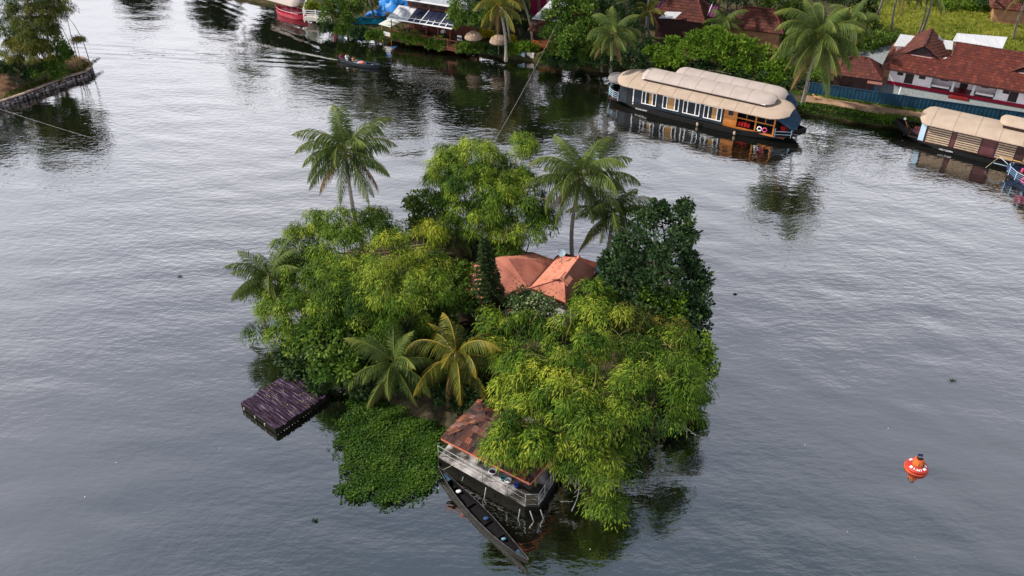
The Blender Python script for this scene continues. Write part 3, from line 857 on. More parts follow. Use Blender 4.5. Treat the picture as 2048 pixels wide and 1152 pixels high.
# ---- wooden jetty
ZJ = 0.5
jA, jB, jC = at(481, 806, ZJ), at(551, 859, ZJ), at(634, 783, ZJ)
jx = (jB - jA); jw = jx.length; jx.normalize(); jy = Vector((-jx.y, jx.x, 0)); jl = (jC - jB).dot(jy) + 0.15
jet = thing('wooden_jetty', 'old dark plank landing stage standing on posts left of the hyacinth', 'jetty', (jA.x, jA.y, 0))
JF = Frame((jA.x, jA.y, 0), math.atan2(jx.y, jx.x))
M_PLANK = []  # pale streaks along the boards are sky gloss put into the colour
for i, (a, b, l_, h_) in enumerate((((0.12, 0.085, 0.14), (0.020, 0.010, 0.022), .5, .8), ((0.24, 0.19, 0.29), (0.022, 0.012, 0.026), .52, .76), ((0.06, 0.045, 0.06), (0.008, 0.005, 0.008), .5, .8))):
    M_PLANK.append(pm('wet_plank_%s' % 'abc'[i], a, b, 1.7, 0.5, 0.5, 9, (0.7, 9, 1), spec=0.06, detail=9, lo=l_, hi=h_, rot=math.atan2(jx.y, jx.x)))
npl = 19; pw = jl / npl; rj = random.Random(4)
for k in range(npl):
    mb = MB(JF); e = rj.uniform(-.06, .05); e2_ = rj.uniform(-.05, .06); dz = rj.uniform(-.018, .018)
    y0 = k * pw + .012; y1 = (k + 1) * pw - .012 - rj.uniform(0, .02)
    mb.box(e, jw + e2_, y0, y1, ZJ - .05 + dz, ZJ + dz); mb.build('plank', M_PLANK[rj.choice((0, 1, 1, 2))], jet, bevel=.008)
for v in (.08, jl * .5, jl - .12):
    MB(JF).bar((0.02, v, ZJ - .13), (jw - .02, v, ZJ - .13), .09, .12).build('beam', M_PLANK[2], jet)
for u in (0.12, jw / 2, jw - .12):
    MB(JF).bar((u, .0, ZJ - .25), (u, jl, ZJ - .25), .09, .12).build('joist', M_PLANK[2], jet)
for u in (.12, jw * .36, jw * .68, jw - .12):
    for v in (.1, jl * .5, jl - .3):
        MB(JF).tube([(u, v, -1.0), (u, v, ZJ - .06)], .055, 7).build('post', M_PLANK[2], jet, True)
for (u0, v0, u1, v1) in ((0.03, .02, jw - .03, .02), (.03, .06, .03, jl), (jw - .03, .06, jw - .03, jl)):
    MB(JF).bar((u0, v0, ZJ - .24), (u1, v1, ZJ - .24), .05, .4).build('skirt_board', M_WALLD, jet)
for u in (.35, jw * .42, jw * .7):
    MB(JF).tube([(u, -.05, ZJ - .32), (u, -.05, ZJ - .14)], .035, 6).build('post_stub', M_DEAD, jet)
# fallen leaves on the boards
n = 46; off = np.array([[JF((rj.uniform(.3, jw - .1), rj.uniform(jl * .35, jl), ZJ + .03)) for _ in range(n)]]).reshape(n, 3)
leaf_mesh('fallen_leaves', off, RS.normal(size=(n, 3)) * np.array([1, 1, .1]), np.tile([0, 0, 1.0], (n, 1)) + RS.normal(0, .2, (n, 3)), RS.uniform(.06, .14, n), RS.uniform(.04, .09, n), RS.uniform(.5, 1, n), M_PALMY, None, 0.0)
bpy.data.objects['fallen_leaves']['kind'] = 'stuff'

# ------------------------------------------------------------------ island plants
bamboo('feathery bamboo under the tall left palm at back of island', [(590, 485, 4.0, 1.5), (625, 462, 4.4, 1.5), (655, 450, 4.8, 1.5), (700, 455, 4.6, 1.5), (750, 440, 4.8, 1.3), (640, 520, 4.6, 1.7), (690, 500, 4.9, 1.6), (598, 530, 3.8, 1.3)], group='island bamboo')
bamboo('green bamboo between tall left palm and small dark palm', [(795, 465, 4.7, 1.5), (845, 470, 4.6, 1.3), (825, 520, 5, 1.7), (770, 500, 5.0, 1.6), (862, 530, 4.2, 1.2), (800, 550, 4.9, 1.5)], M_BAMBOO2, group='island bamboo')
bamboo('broad bright bamboo mass left of the red-roofed house', [(700, 545, 5.2, 1.7), (655, 585, 4.7, 1.7), (720, 590, 5.2, 1.9), (780, 580, 5.3, 1.9), (840, 585, 4.6, 1.6), (750, 640, 4.2, 1.6), (815, 635, 3.8, 1.5), (865, 600, 4, 1.3), (700, 630, 4.2, 1.4)], group='island bamboo', dens=1.1)
bamboo('low bamboo leaning over the water at the island left edge', [(600, 560, 4, 1.6), (562, 605, 3.4, 1.5), (610, 620, 3.8, 1.5), (535, 640, 2.4, 1.1), (565, 672, 2.2, 1.2), (510, 600, 2.8, .9)], group='island bamboo', pull=(1.5, 1.0))
tree('round-leaved light green tree above the plank jetty', [(640, 640, 3.6, 1.3), (690, 630, 3.8, 1.2), (650, 690, 2.9, 1.35), (700, 685, 3, 1.3), (690, 735, 2, 1.3), (612, 680, 2.6, 1.1), (655, 740, 1.6, 1.1), (730, 700, 2.5, 1.2)], M_BROAD, L0=.26, W0=.19)
tree('green leafy shrub pressed against the left eave of red roof', [(905, 565, 3.4, 1.1), (918, 605, 3.0, .9), (885, 620, 2.8, 1.1), (870, 660, 2.0, 1.2), (925, 545, 3.2, .8)], M_BROAD, name='leafy_shrub', cat='shrub')
tree('dark undergrowth bush behind the two young front palms', [(800, 690, 1.7, 1.2), (860, 700, 1.6, 1.2), (750, 740, 1.3, 1.1), (930, 690, 1.6, 1.1), (880, 770, 1.0, 1.0), (720, 770, 1.1, .9), (820, 760, 1.1, 1.0), (925, 760, 1.2, .9), (960, 765, 1.3, .9), (905, 800, 1.0, .8), (950, 800, 1.2, .8)], M_DARK, name='leafy_shrub', cat='shrub', dens=.8)
bamboo('tallest bamboo at the far end of the island', [(905, 305, 7.4, 1.3), (895, 345, 7, 1.5), (955, 315, 7.2, 1.5), (935, 370, 6.6, 1.9), (885, 385, 6, 1.2), (985, 330, 6.8, 1.3), (915, 420, 5.4, 1.4), (960, 345, 6.6, 1.5)], M_BAMBOO, group='island bamboo', dens=1.8)
bamboo('tall bamboo between far-end bamboo and the right tall palm', [(1025, 335, 6.7, 1.3), (1045, 295, 7.2, .9), (1000, 390, 6.2, 1.8), (1055, 400, 6, 1.7), (955, 430, 5.4, 1.8), (1020, 450, 5, 1.6), (1080, 430, 5.2, 1.3), (1010, 485, 3.8, 1.2), (1030, 370, 6.4, 1.5), (985, 420, 5.6, 1.6), (1060, 470, 4.2, 1.2)], M_BAMBOO, group='island bamboo', dens=1.8)
tree('small round-leaved tree left of the tallest bamboo', [(840, 405, 5, 1.0), (872, 415, 4.8, .9), (850, 440, 4.2, .9)], M_BROAD, dens=1.1)
tree('dark glossy broadleaf tree at the island right side', [(1290, 440, 6.5, .8), (1352, 438, 6.5, 1.0), (1268, 490, 6, 1.35), (1330, 498, 6, 1.5), (1378, 470, 5.6, .7), (1382, 540, 4.8, .9), (1260, 560, 5, 1.4), (1325, 570, 5, 1.5), (1388, 595, 4, 1.05), (1300, 620, 4, 1.3), (1362, 635, 3.4, 1.1), (1230, 520, 5, 1.0), (1235, 590, 4, 1.1), (1408, 560, 4.2, .5), (1402, 625, 3.2, .5), (1370, 412, 6.6, .45), (1318, 415, 6.9, .5)], M_DARK, L0=.28, W0=.18, dens=.75, trunk=.22)
tree('yellow-green shrub at the foot of the dark glossy tree', [(1310, 590, 4.6, .9), (1350, 600, 4.2, .8), (1290, 560, 4.8, .7), (1340, 640, 3.4, .9)], M_BRIGHT, name='leafy_shrub', cat='shrub', dens=.7)
tree('pale variegated shrub in front of the red roof', [(1040, 600, 3.6, .8), (1070, 605, 3.6, .8), (1095, 625, 3.4, .7), (1050, 630, 3.2, .7)], leaf_mat('variegated_leaf', (0.02, 0.05, 0.012), (0.09, 0.15, 0.05), (0.38, 0.40, 0.24), .25), name='leafy_shrub', cat='shrub', dens=1.2, L0=.2, W0=.12)
tree('small red-leaved shrub below the variegated shrub', [(1035, 622, 2.9, .4), (1045, 632, 2.7, .35)], leaf_mat('red_leaf', (0.12, 0.03, 0.02), (0.3, 0.07, 0.04), (0.45, 0.14, 0.07), .25), name='leafy_shrub', cat='shrub', dens=1.6, L0=.18, W0=.1)
tree('green shrub at the right corner of the red roof', [(1183, 588, 2.9, .8), (1206, 572, 3.0, .8), (1165, 606, 2.6, .7), (1195, 610, 2.4, .8)], M_BROAD, name='leafy_shrub', cat='shrub')
bamboo('bright bamboo at the right of the young front palms', [(1000, 640, 3.6, 1.1), (1015, 665, 4.2, 1.3), (1060, 655, 4.4, 1.4), (1000, 710, 3.8, 1.2), (1060, 715, 4.6, 1.6), (1020, 760, 4.0, 1.2)], M_BAMBOO2, group='island bamboo', dens=1.1)
bamboo('tall pale bamboo in front of the red roof', [(1180, 600, 4.9, 1.1), (1200, 640, 5.2, 1.5), (1140, 670, 5.2, 1.6), (1170, 720, 5.4, 1.7), (1120, 730, 5.2, 1.6), (1220, 690, 5, 1.4)], M_BAMBOO2, group='island bamboo', dens=1.1)
bamboo('bamboo drooping over the tiled pavilion roof', [(1070, 785, 4.7, 1.6), (1130, 800, 5, 1.7), (1190, 790, 5, 1.7), (1050, 830, 4.2, 1.3), (1110, 860, 4.4, 1.5), (1170, 870, 4.4, 1.6), (1008, 885, 4.0, .75), (1220, 850, 4.2, 1.4), (1045, 885, 3.9, .9), (1005, 868, 4.4, .9), (1045, 868, 4.6, 1.2), (1025, 895, 4.0, .8), (1075, 905, 4.0, .8), (1000, 900, 4.1, .6)], M_BAMBOO2, group='island bamboo', dens=1.15, pull=(1.2, 1.2))
bamboo('lowest bamboo hanging over the water at the island front', [(1175, 930, 3.2, 1.2), (1205, 970, 2.4, .95), (1215, 1008, 1.5, .65), (1150, 915, 3.2, 1.1), (1225, 915, 3.0, 1.0)], M_BAMBOO, group='island bamboo', pull=(0, 1.6))
bamboo('wide bamboo at the island front right', [(1260, 705, 4.8, 1.5), (1300, 690, 4.6, 1.4), (1340, 705, 4.2, 1.5), (1280, 765, 4.8, 1.7), (1340, 775, 4.2, 1.6), (1260, 815, 4.2, 1.4), (1320, 830, 3.6, 1.4), (1365, 830, 2.8, 1.0), (1385, 770, 3, 1.1)], M_BAMBOO, group='island bamboo')
bamboo('yellowish bamboo between the dark tree and front bamboo', [(1285, 645, 4.2, 1.2), (1335, 660, 3.8, 1.2), (1250, 650, 4.4, 1.1)], M_BAMBOO3, group='island bamboo')
tree('yellow-green shrub at the island right tip over the water', [(1392, 700, 3, 1.0), (1408, 735, 2.4, .8), (1390, 740, 2.6, .9), (1375, 790, 2.2, .8)], M_BRIGHT, name='leafy_shrub', cat='shrub', dens=.9, L0=.22)
for (lab, sp) in (('low bush at the waterline behind the plank jetty', [(600, 740, .7, .7), (640, 760, .8, .8), (575, 705, .8, .7)]),
                  ('low bush under the bamboo at the front right shore', [(1290, 860, .9, 1.0), (1340, 820, .9, .9), (1240, 890, .8, .9), (1380, 760, .8, .9)]),
                  ('low bush at the shore below the dark glossy tree', [(1395, 660, .9, 1.0), (1400, 600, 1.2, 1.0), (1370, 560, 1.4, 1.1), (1310, 520, 1.5, 1.1)]),
                  ('undergrowth on the far shore behind the house', [(1000, 505, 1.2, 1.0), (930, 480, 1.4, 1.1), (850, 460, 1.6, 1.1), (760, 450, 1.5, 1.1), (640, 470, 1.4, 1.0), (560, 540, 1.2, 1.0)])):
    tree(lab, sp, M_DARK, name='leafy_shrub', cat='shrub', dens=.7, zg=.2)

# palms of the island
c1 = aty(690, 300, 53.0); palm('tall coconut palm at the island left, standing above the bamboo', c1, (c1.x + .7, 52.6, .6), 1.18, 26, seed=1, dry=.5)
c2 = aty(1163, 352, 53.5); palm('tall coconut palm behind the red-roofed house', c2, (c2.x - .25, 53.3, .4), 1.25, 26, M_PALM, seed=2, dry=.55)
c3 = aty(1228, 425, 53.0); palm('shorter coconut palm between the right tall palm and dark tree', c3, (c3.x - .2, 53.0, .5), 1.05, 20, seed=3, dry=.5, nuts=False)
c4 = at(540, 560, 3.6); palm('coconut palm drooping over the water at the island left edge', c4, (c4.x + .6, c4.y + .4, .3), 1.0, 20, seed=4, dry=.35, nuts=False, levels=(2, 4, 5, 5, 4, 2))
c5 = at(905, 475, 3.6); palm('small dark palm between bamboo clumps behind the araucaria', c5, (c5.x + .1, c5.y + .2, .5), .68, 16, seed=5, dry=.2, nuts=False)
c6_ = at(790, 728, 2.9); palm('green young coconut palm at the edge of the hyacinth', c6_, (c6_.x + .2, c6_.y + .5, .3), .98, 19, M_PALM, seed=6, dry=.75, nuts=False)
c7 = at(912, 710, 3.6); palm('yellowing young coconut palm behind the tiled pavilion', c7, (c7.x + .25, c7.y + .3, .5), .98, 18, M_PALMY, seed=8, dry=.6)

# araucaria
ap = at(985, 660, .7); at_top = aty(968, 476, ap.y)
ar = thing('araucaria_tree', 'slim dark conical araucaria in front of the red roof', 'tree', ap)
top = Vector((at_top.x, ap.y, at_top.z))
MB().tube([ap - Vector((0, 0, .4)), ap.lerp(top, .5), top], [.11, .07, .015], 7).build('trunk', M_BARK, ar, True)
O = []; D = []; Nn = []; T = []
for lev in range(24):
    s = lev / 23; zc = ap.lerp(top, .12 + .87 * s); rad = 1.25 * (1 - s) ** .8 + .1
    nb = 7 if s < .8 else 5
    mbb = MB()
    for q in range(nb):
        a = q * 2 * math.pi / nb + lev * .7; dr = Vector((math.cos(a), math.sin(a), .12 - .1 * (1 - s)))
        e_ = zc + dr * rad; mbb.tube([zc, e_], [.018, .006], 4)
        for j in range(30):
            t = .15 + .85 * j / 29; p = zc.lerp(e_, t)
            for sg in (-1, 1):
                O.append(p); D.append((dr.x * .5 - dr.y * sg * .8 + RS.normal() * .2, dr.y * .5 + dr.x * sg * .8 + RS.normal() * .2, .35 + RS.normal() * .25)); Nn.append((0 + RS.normal() * .3, RS.normal() * .3, 1)); T.append(RS.rand())
    mbb.build('branch_whorl', M_BARK, ar)
n = len(O)
leaf_mesh('crown', np.array(O), np.array(D), np.array(Nn), RS.uniform(.14, .26, n), RS.uniform(.06, .1, n), np.array(T), M_ARAU, ar, 0)

# bare branches over the water
def dead(label, a, b, seed, sub=7, r0=.03):
    rs = np.random.RandomState(seed); a = Vector(a); b = Vector(b); t = thing('bare_branch', label, 'branch', a)
    m = MB(); branch(m, a, b, r0, .012, rs); d = b - a
    for k in range(sub):
        s = .25 + .7 * k / sub; p = a.lerp(b, s); q = p + d * rs.uniform(.12, .3) + Vector((rs.normal(), rs.normal() * .5, rs.normal() * .6)) * d.length * .2
        branch(m, p, q, .014, .006, rs, 0, 3)
    m.build('twigs', M_DEAD, t)
dead('bare whitish branch sticking up by the hanging front bamboo', at(1143, 1022, .4), at(1155, 942, 2.2), 1)
dead('bare branch reaching right below the front bamboo', at(1232, 915, 1.9), at(1285, 945, 1.4), 2, 5)
dead('thin bare branch poking out at the front right bamboo', at(1335, 840, 2.2), at(1392, 872, 1.5), 3, 5)
dead('thin bare twig horizontally left of the whitish branch', at(1138, 1003, .8), at(1120, 1003, .8), 4, 2, .02)

# water hyacinth mat
MATP = [tuple(at(px, py, .15))[:2] for px, py in ((698, 800), (684, 850), (678, 900), (706, 945), (678, 968), (696, 984), (732, 986), (770, 998), (819, 996), (852, 979), (876, 950), (878, 900), (890, 850), (860, 800), (780, 780))]
pts = []
rsm = random.Random(6); mnx, mxx = min(p[0] for p in MATP), max(p[0] for p in MATP); mny, mxy = min(p[1] for p in MATP), max(p[1] for p in MATP)
while len(pts) < 4200:
    x, y = rsm.uniform(mnx - .2, mxx + .2), rsm.uniform(mny - .2, mxy + .2)
    wob = .45 * math.sin(x * 2.1 + y) * math.cos(y * 2.7 - x) + .2 * math.sin(5 * x - 4 * y)
    if inside(MATP, x + wob + rsm.gauss(0, .1), y + wob + .12 + rsm.gauss(0, .1)): pts.append((x, y))
O = []; D = []; Nn = []; T = []
for (x, y) in pts:
    pt = .5 + .5 * math.sin(x * 1.9 + 1.3 * math.sin(y * 1.1)) * math.cos(y * 1.6 - .8 * x); h = .07 + .17 * pt + rsm.uniform(0, .10); ct = rsm.random() * .3 + .3 * pt - .1
    for k in range(5):
        a = rsm.uniform(0, 6.28); dr = (math.cos(a), math.sin(a), rsm.uniform(.0, .7)); O.append((x + dr[0] * .1, y + dr[1] * .1, h + rsm.uniform(-.05, .06))); D.append(dr)
        Nn.append((rsm.gauss(0, .3), rsm.gauss(0, .3), 1)); T.append(ct + rsm.random() * .5)
for _ in range(150):                                           # strays drifting off the edge
    a = rsm.choice(MATP[1:10]); x, y = a[0] + rsm.gauss(0, .35), a[1] + rsm.gauss(-.15, .3)
    for k in range(3):
        O.append((x + rsm.gauss(0, .05), y + rsm.gauss(0, .05), .06)); D.append((rsm.gauss(0, 1), rsm.gauss(0, 1), .2)); Nn.append((0, 0, 1)); T.append(rsm.random() * .6)
n = len(O)
hy = leaf_mesh('water_hyacinth', np.array(O), np.array(D), np.array(Nn), RS.uniform(.07, .19, n), RS.uniform(.05, .15, n), np.array(T), M_HYA, None, .1)
stuff(hy); tag(hy, 'low green carpet of water hyacinth floating by the terrace', 'water plants')
mcx, mcy = sum(p[0] for p in MATP) / len(MATP), sum(p[1] for p in MATP) / len(MATP)
mo = MB().poly([(mcx + (p[0] - mcx) * .86, mcy + (p[1] - mcy) * .86, .05) for p in MATP], .12).build('hyacinth_roots', M_MUD); stuff(mo)

# leaf litter on the painted roof and the pavilion tiles
def litter(name, tris, n, seed, mat):
    rr = random.Random(seed); O = []
    for _ in range(n):
        a, b, c = tris[rr.randrange(len(tris))]; u, v = sorted((rr.random() ** .7, rr.random()));
        p = Vector(a) * u + Vector(b) * (v - u) + Vector(c) * (1 - v); O.append((p.x, p.y, p.z + .05))
    nrm = np.tile([0, 0, 1.0], (n, 1)) + RS.normal(0, .3, (n, 3))
    stuff(leaf_mesh(name, np.array(O), RS.normal(size=(n, 3)) * np.array([1, 1, .3]), nrm, RS.uniform(.06, .2, n), RS.uniform(.03, .08, n), RS.rand(n), mat, None, 0))
litter('roof_leaf_litter', [(LB, FL, RF), (LB, RF, RB), (FL, FR, RF), (FR, BR, RB), (FR, RB, RF), (rim[4], rim[5], a1), (rim[3], rim[4], a0), (rim[6], rim[7], a1)], 230, 5, M_PALMB)
litter('tile_leaf_litter', [(eA, eB, rA), (eB, rB, rA), (eD, eA, rA)], 160, 6, M_PALMB)

# ------------------------------------------------------------------ boats
def hull_mb(fr, L, B, zg, sheer, depth=0.5, inner=False, n=22, pw=2.4, bowx=0.0, thick=0.05):
    """double-ended hull: rows from keel to gunwale; inner adds the inside skin and gunwale cap"""
    mb = MB(fr); st = []
    for k in range(n + 1):
        t = -1 + 2 * k / n; b = B / 2 * max(0.0, 1 - abs(t) ** pw) + 0.015
        zt = zg + sheer * abs(t) ** 3.2; x = t * L / 2; zk = -depth * (1 - abs(t) ** 4) + (zt - .25) * abs(t) ** 4 * .75
        st.append((x, b, zt, zk))
    prof = [(-1, 1.0), (-.94, .55), (-.72, .2), (-.35, .03), (0, 0), (.35, .03), (.72, .2), (.94, .55), (1, 1.0)]
    rows = [[(x, b * s, zk + (zt - zk) * h) for (s, h) in prof] for (x, b, zt, zk) in st]
    mb.grid(rows)
    if inner:
        rin = [[(x, (b - thick if b > thick else b * .3) * s, zk + .07 + (zt - zk - .07) * h) for (s, h) in prof] for (x, b, zt, zk) in st]
        mb.grid([r_[::-1] for r_ in rin])
    return mb, st

def floor_boards(fr, st, parent, mat, z=.07):
    rows = [[(x, -b * .86, z + max(0, zk + .1)), (x, b * .86, z + max(0, zk + .1))] for x, b, zt, zk in st[2:-2]]
    MB(fr).grid(rows).build('floor_boards', mat, parent)

def vault(fr, x0, x1, y0, y1, z, h, round0=1.2, round1=1.2, thick=0.07, nx=26, ny=12, e=2.3):
    """rounded matting roof: plan with rounded ends, arched cross-section, with underside"""
    mb = MB(fr); cy = (y0 + y1) / 2; hw = (y1 - y0) / 2; top = []; bot = []
    for i in range(nx + 1):
        s = i / nx; s = s * s * (3 - 2 * s) * .5 + s * .5; x = x0 + (x1 - x0) * s
        w = 1.0
        if x - x0 < round0: w = min(w, max(0.02, 1 - (1 - (x - x0) / round0) ** e) ** (1 / e))
        if x1 - x < round1: w = min(w, max(0.02, 1 - (1 - (x1 - x) / round1) ** e) ** (1 / e))
        rt = []; rb = []
        for j in range(ny + 1):
            a = -1 + 2 * j / ny; zz = z + h * (1 - abs(a) ** 2.2) * (0.35 + 0.65 * w)
            rt.append((x, cy + a * hw * (.25 + .75 * w) if w < .3 else cy + a * hw * w, zz)); rb.append((x, rt[-1][1] * .995 + cy * .005, zz - thick))
        top.append(rt); bot.append(rb)
    mb.grid(top); mb.grid([r_[::-1] for r_ in bot])
    for a, b in ((0, 0), (-1, -1)): mb.grid([top[a], bot[b]])
    mb.grid([[r_[0] for r_ in top], [r_[0] for r_ in bot]]); mb.grid([[r_[-1] for r_ in top], [r_[-1] for r_ in bot]])
    return mb

def seams(fr, parent, xs, y0, y1, z, h, mat, r_=.018):
    cy = (y0 + y1) / 2; hw = (y1 - y0) / 2
    for x in xs:
        pts = []
        for j in range(13):
            a = -1 + 2 * j / 12; pts.append((x + .02 * math.sin(j * 2.1 + x), cy + a * hw, z + h * (1 - abs(a) ** 2.2) + .004))
        MB(fr).tube(pts, r_, 5).build('roof_seam', mat, parent, True)

def mat_roof(name, c1, c2, ang):
    """palm-mat roofing: fine lengthwise weave, seams and rain streaks"""
    m = pm(name, c1, c2, 1.1, 0.85, 0.0, detail=8)
    nt = m.node_tree; N = nt.nodes; L = nt.links; b = N['Principled BSDF']
    tc = N.new('ShaderNodeTexCoord'); mp = N.new('ShaderNodeMapping'); mp.inputs['Rotation'].default_value = (0, 0, -ang)
    L.new(tc.outputs['Object'], mp.inputs['Vector'])
    wv = N.new('ShaderNodeTexWave'); wv.bands_direction = 'Y'; wv.inputs['Scale'].default_value = 4.2; wv.inputs['Distortion'].default_value = 1.2; wv.inputs['Detail'].default_value = 2
    L.new(mp.outputs['Vector'], wv.inputs['Vector'])
    old = b.inputs['Base Color'].links[0].from_socket
    mr = N.new('ShaderNodeMapRange'); mr.inputs['To Min'].default_value = 0.78; mr.inputs['To Max'].default_value = 1.03; L.new(wv.outputs['Fac'], mr.inputs['Value'])
    mx = N.new('ShaderNodeMix'); mx.data_type = 'RGBA'; mx.blend_type = 'MULTIPLY'; mx.inputs['Factor'].default_value = 1
    L.new(old, mx.inputs['A']); L.new(mr.outputs['Result'], mx.inputs['B']); L.new(mx.outputs['Result'], b.inputs['Base Color'])
    bp = N.new('ShaderNodeBump'); bp.inputs['Strength'].default_value = .5; bp.inputs['Distance'].default_value = .04
    L.new(wv.outputs['Fac'], bp.inputs['Height']); L.new(bp.outputs['Normal'], b.inputs['Normal'])
    return m
M_MAT1 = mat_roof('mat_roof_pink', (0.44, 0.385, 0.37), (0.39, 0.335, 0.32), BANG)
M_MAT2 = mat_roof('mat_roof_tan', (0.45, 0.365, 0.30), (0.40, 0.315, 0.255), BANG)
M_HULL = pm('tarred_hull', (0.010, 0.011, 0.014), (0.006, 0.006, 0.008), 3, 0.6)
M_NAVY = pm('navy_cane_wall', (0.030, 0.042, 0.058), (0.016, 0.02, 0.03), 5, 0.6, 0.4, 20)
M_WOOD = pm('varnished_wood', (0.46, 0.17, 0.035), (0.30, 0.10, 0.02), 2, 0.4, 0.2, 10, (1, 1, 5))
M_WFR = pm('white_frame', (0.78, 0.80, 0.84), (0.66, 0.68, 0.72), 3, 0.5)
M_GLASS = pm('dark_glass', (0.015, 0.018, 0.022), (0.01, 0.012, 0.015), 2, 0.1, spec=0.3)
M_BLIND = pm('cane_blind', (0.40, 0.24, 0.09), (0.28, 0.16, 0.06), 2, 0.7, 0.3, 14, (1, 1, 9))
M_DKW = pm('dark_wood', (0.06, 0.025, 0.025), (0.03, 0.014, 0.014), 3, 0.5)
M_BLUEC = pm('blue_canvas', (0.014, 0.045, 0.09), (0.01, 0.03, 0.06), 3, 0.7)
M_REDC = pm('red_cloth', (0.55, 0.03, 0.03), (0.38, 0.02, 0.02), 4, 0.7)
M_SLAT = pm('cream_slat', (0.42, 0.33, 0.24), (0.31, 0.24, 0.18), 4, 0.7)
M_ROPE = pm('rope', (0.42, 0.38, 0.30), (0.3, 0.27, 0.2), 8, 0.9)
M_LBLUE = pm('light_blue_paint', (0.42, 0.58, 0.72), (0.34, 0.50, 0.64), 3, 0.5)
M_PINK = pm('pink_cushion', (0.62, 0.10, 0.22), (0.48, 0.06, 0.16), 5, 0.7)
M_STEEL = M_RAIL

def lettering(text, size, fr, p, xdir_len, mat, parent, name='lettering', tilt=0.0, squash=1.0):
    """flat painted letters standing on a wall that faces -y of the frame"""
    cu = bpy.data.curves.new(name, 'FONT'); cu.body = text; cu.size = size; cu.extrude = 0.004; cu.align_x = 'CENTER'; cu.align_y = 'CENTER'
    o = bpy.data.objects.new(name, cu); COL.objects.link(o)
    dg = bpy.context.evaluated_depsgraph_get(); me = bpy.data.meshes.new_from_object(o.evaluated_get(dg)); bpy.data.objects.remove(o)
    me.materials.clear(); me.materials.append(mat)
    w = max(v.co.x for v in me.vertices) - min(v.co.x for v in me.vertices)
    s = xdir_len / w
    M = Matrix.Translation(fr(p)) @ Matrix.Rotation(fr.ang, 4, 'Z') @ Matrix.Rotation(math.pi / 2 - tilt, 4, 'X') @ Matrix.Diagonal((s, s * squash, 1, 1))
    return place(me, name, parent, M)

def window(fr, parent, x0, x1, y, z0, z1, frame=M_WFR, wings=True, blind=None, fw=.055):
    """window on a wall facing -y: glass, outer frame, two side casements, half-drawn cane blind"""
    g = MB(fr).box(x0, x1, y - .012, y + .02, z0, z1).build('window', M_GLASS, parent)
    f = MB(fr)
    f.box(x0 - fw, x1 + fw, y - .05, y - .014, z0 - fw, z0).box(x0 - fw, x1 + fw, y - .05, y - .014, z1, z1 + fw)
    f.box(x0 - fw, x0, y - .05, y - .014, z0, z1).box(x1, x1 + fw, y - .05, y - .014, z0, z1)
    if wings:
        w = (x1 - x0) * .24
        f.box(x0 + w - fw * .6, x0 + w + fw * .6, y - .047, y - .014, z0, z1).box(x1 - w - fw * .6, x1 - w + fw * .6, y - .047, y - .014, z0, z1)
    f.build('frame', frame, g)
    if blind:
        MB(fr).box(blind[0], blind[1], y - .024, y - .013, z0 + .02, z1 - .02).build('blind', M_BLIND, g)
    return g

def life_ring(fr, parent, c, r_, mat, tilt=(0, 1, 0)):
    mb = MB(fr); pts = []
    for k in range(17):
        a = 2 * math.pi * k / 16; pts.append((c[0] + r_ * math.cos(a), c[1], c[2] + r_ * math.sin(a)))
    mb.tube(pts, .05, 6, cap=False); return mb.build('life_ring', mat, parent, True)

# ---- long navy houseboat in front
a_, b_ = at(1238, 204, 0.45), at(1545, 276, 0.45)
BF_ang = math.atan2(b_.y - a_.y, b_.x - a_.x)
LW = (b_ - a_).length
HF = Frame((a_.x, a_.y, 0), BF_ang)            # x along the front wall from its left end, y to the bank
hb = thing('houseboat', 'long dark navy houseboat with white window frames and pale mat roof', 'houseboat', HF((LW / 2, 2, 0)), 'moored houseboats')
hfr = Frame(HF((LW / 2 + .2, 1.9, 0)), BF_ang)
m, st = hull_mb(hfr, LW + 4.6, 4.4, .55, .75, .6, n=26, pw=4.5); m.build('hull', M_HULL, hb, True)
MB(hfr).tube([(x, -b - .02, z) for x, b, z, k in st], .05, 6).build('rubbing_strake', M_HULL, hb, True)
MB(HF).box(-1.2, LW + 1.0, .12, 3.7, .5, .58).build('deck', M_DKW, hb)
MB(HF).box(0.0, LW * .69, 0.0, 3.8, .55, 2.5).build('cabin_wall', M_NAVY, hb)
MB(HF).box(LW * .69, LW, 3.7, 3.8, .55, 2.5).build('back_wall', M_NAVY, hb)
MB(HF).box(.75, 1.45, -.02, .02, .6, 2.35).build('doorway', M_GLASS, hb); MB(HF).box(1.45, 1.55, -.04, .02, .58, 2.4).build('door_post', M_WFR, hb)
wx = [(.195, .325), (.385, .50), (.545, .66), (.71, .765)]
for i, (x0, x1, bl) in enumerate(((1283, 1307, (.5, .8)), (1325, 1353, (.3, .76)), (1366, 1395, None), (1408, 1439, (.45, .74)))):
    X0 = HF.inv(at(x0, 195 + (x0 - 1283) * .22, 1.6)).x; X1 = HF.inv(at(x1, 203 + (x1 - 1307) * .22, 1.6)).x
    window(HF, hb, X0, X1, 0.0, .95, 2.15, blind=(X0 + (X1 - X0) * bl[0], X0 + (X1 - X0) * bl[1]) if bl else None, fw=.075)
XO = LW * .69
o = MB(HF); o.box(XO, XO + .12, -.03, .09, .55, 2.5).build('post', M_WOOD, hb)
MB(HF).box(XO + .12, XO + 1.15, -.02, .06, .55, 2.5).build('cabin_door', M_WOOD, hb)
MB(HF).box(XO + .4, XO + .85, -.045, -.02, 1.75, 2.25).build('door_window', M_GLASS, hb)
XM = (XO + 1.28 + LW - .12) / 2
for u in (XO + 1.15, XM, LW - .12): MB(HF).box(u, u + .13, -.03, .1, .55, 2.5).build('post', M_WOOD, hb)
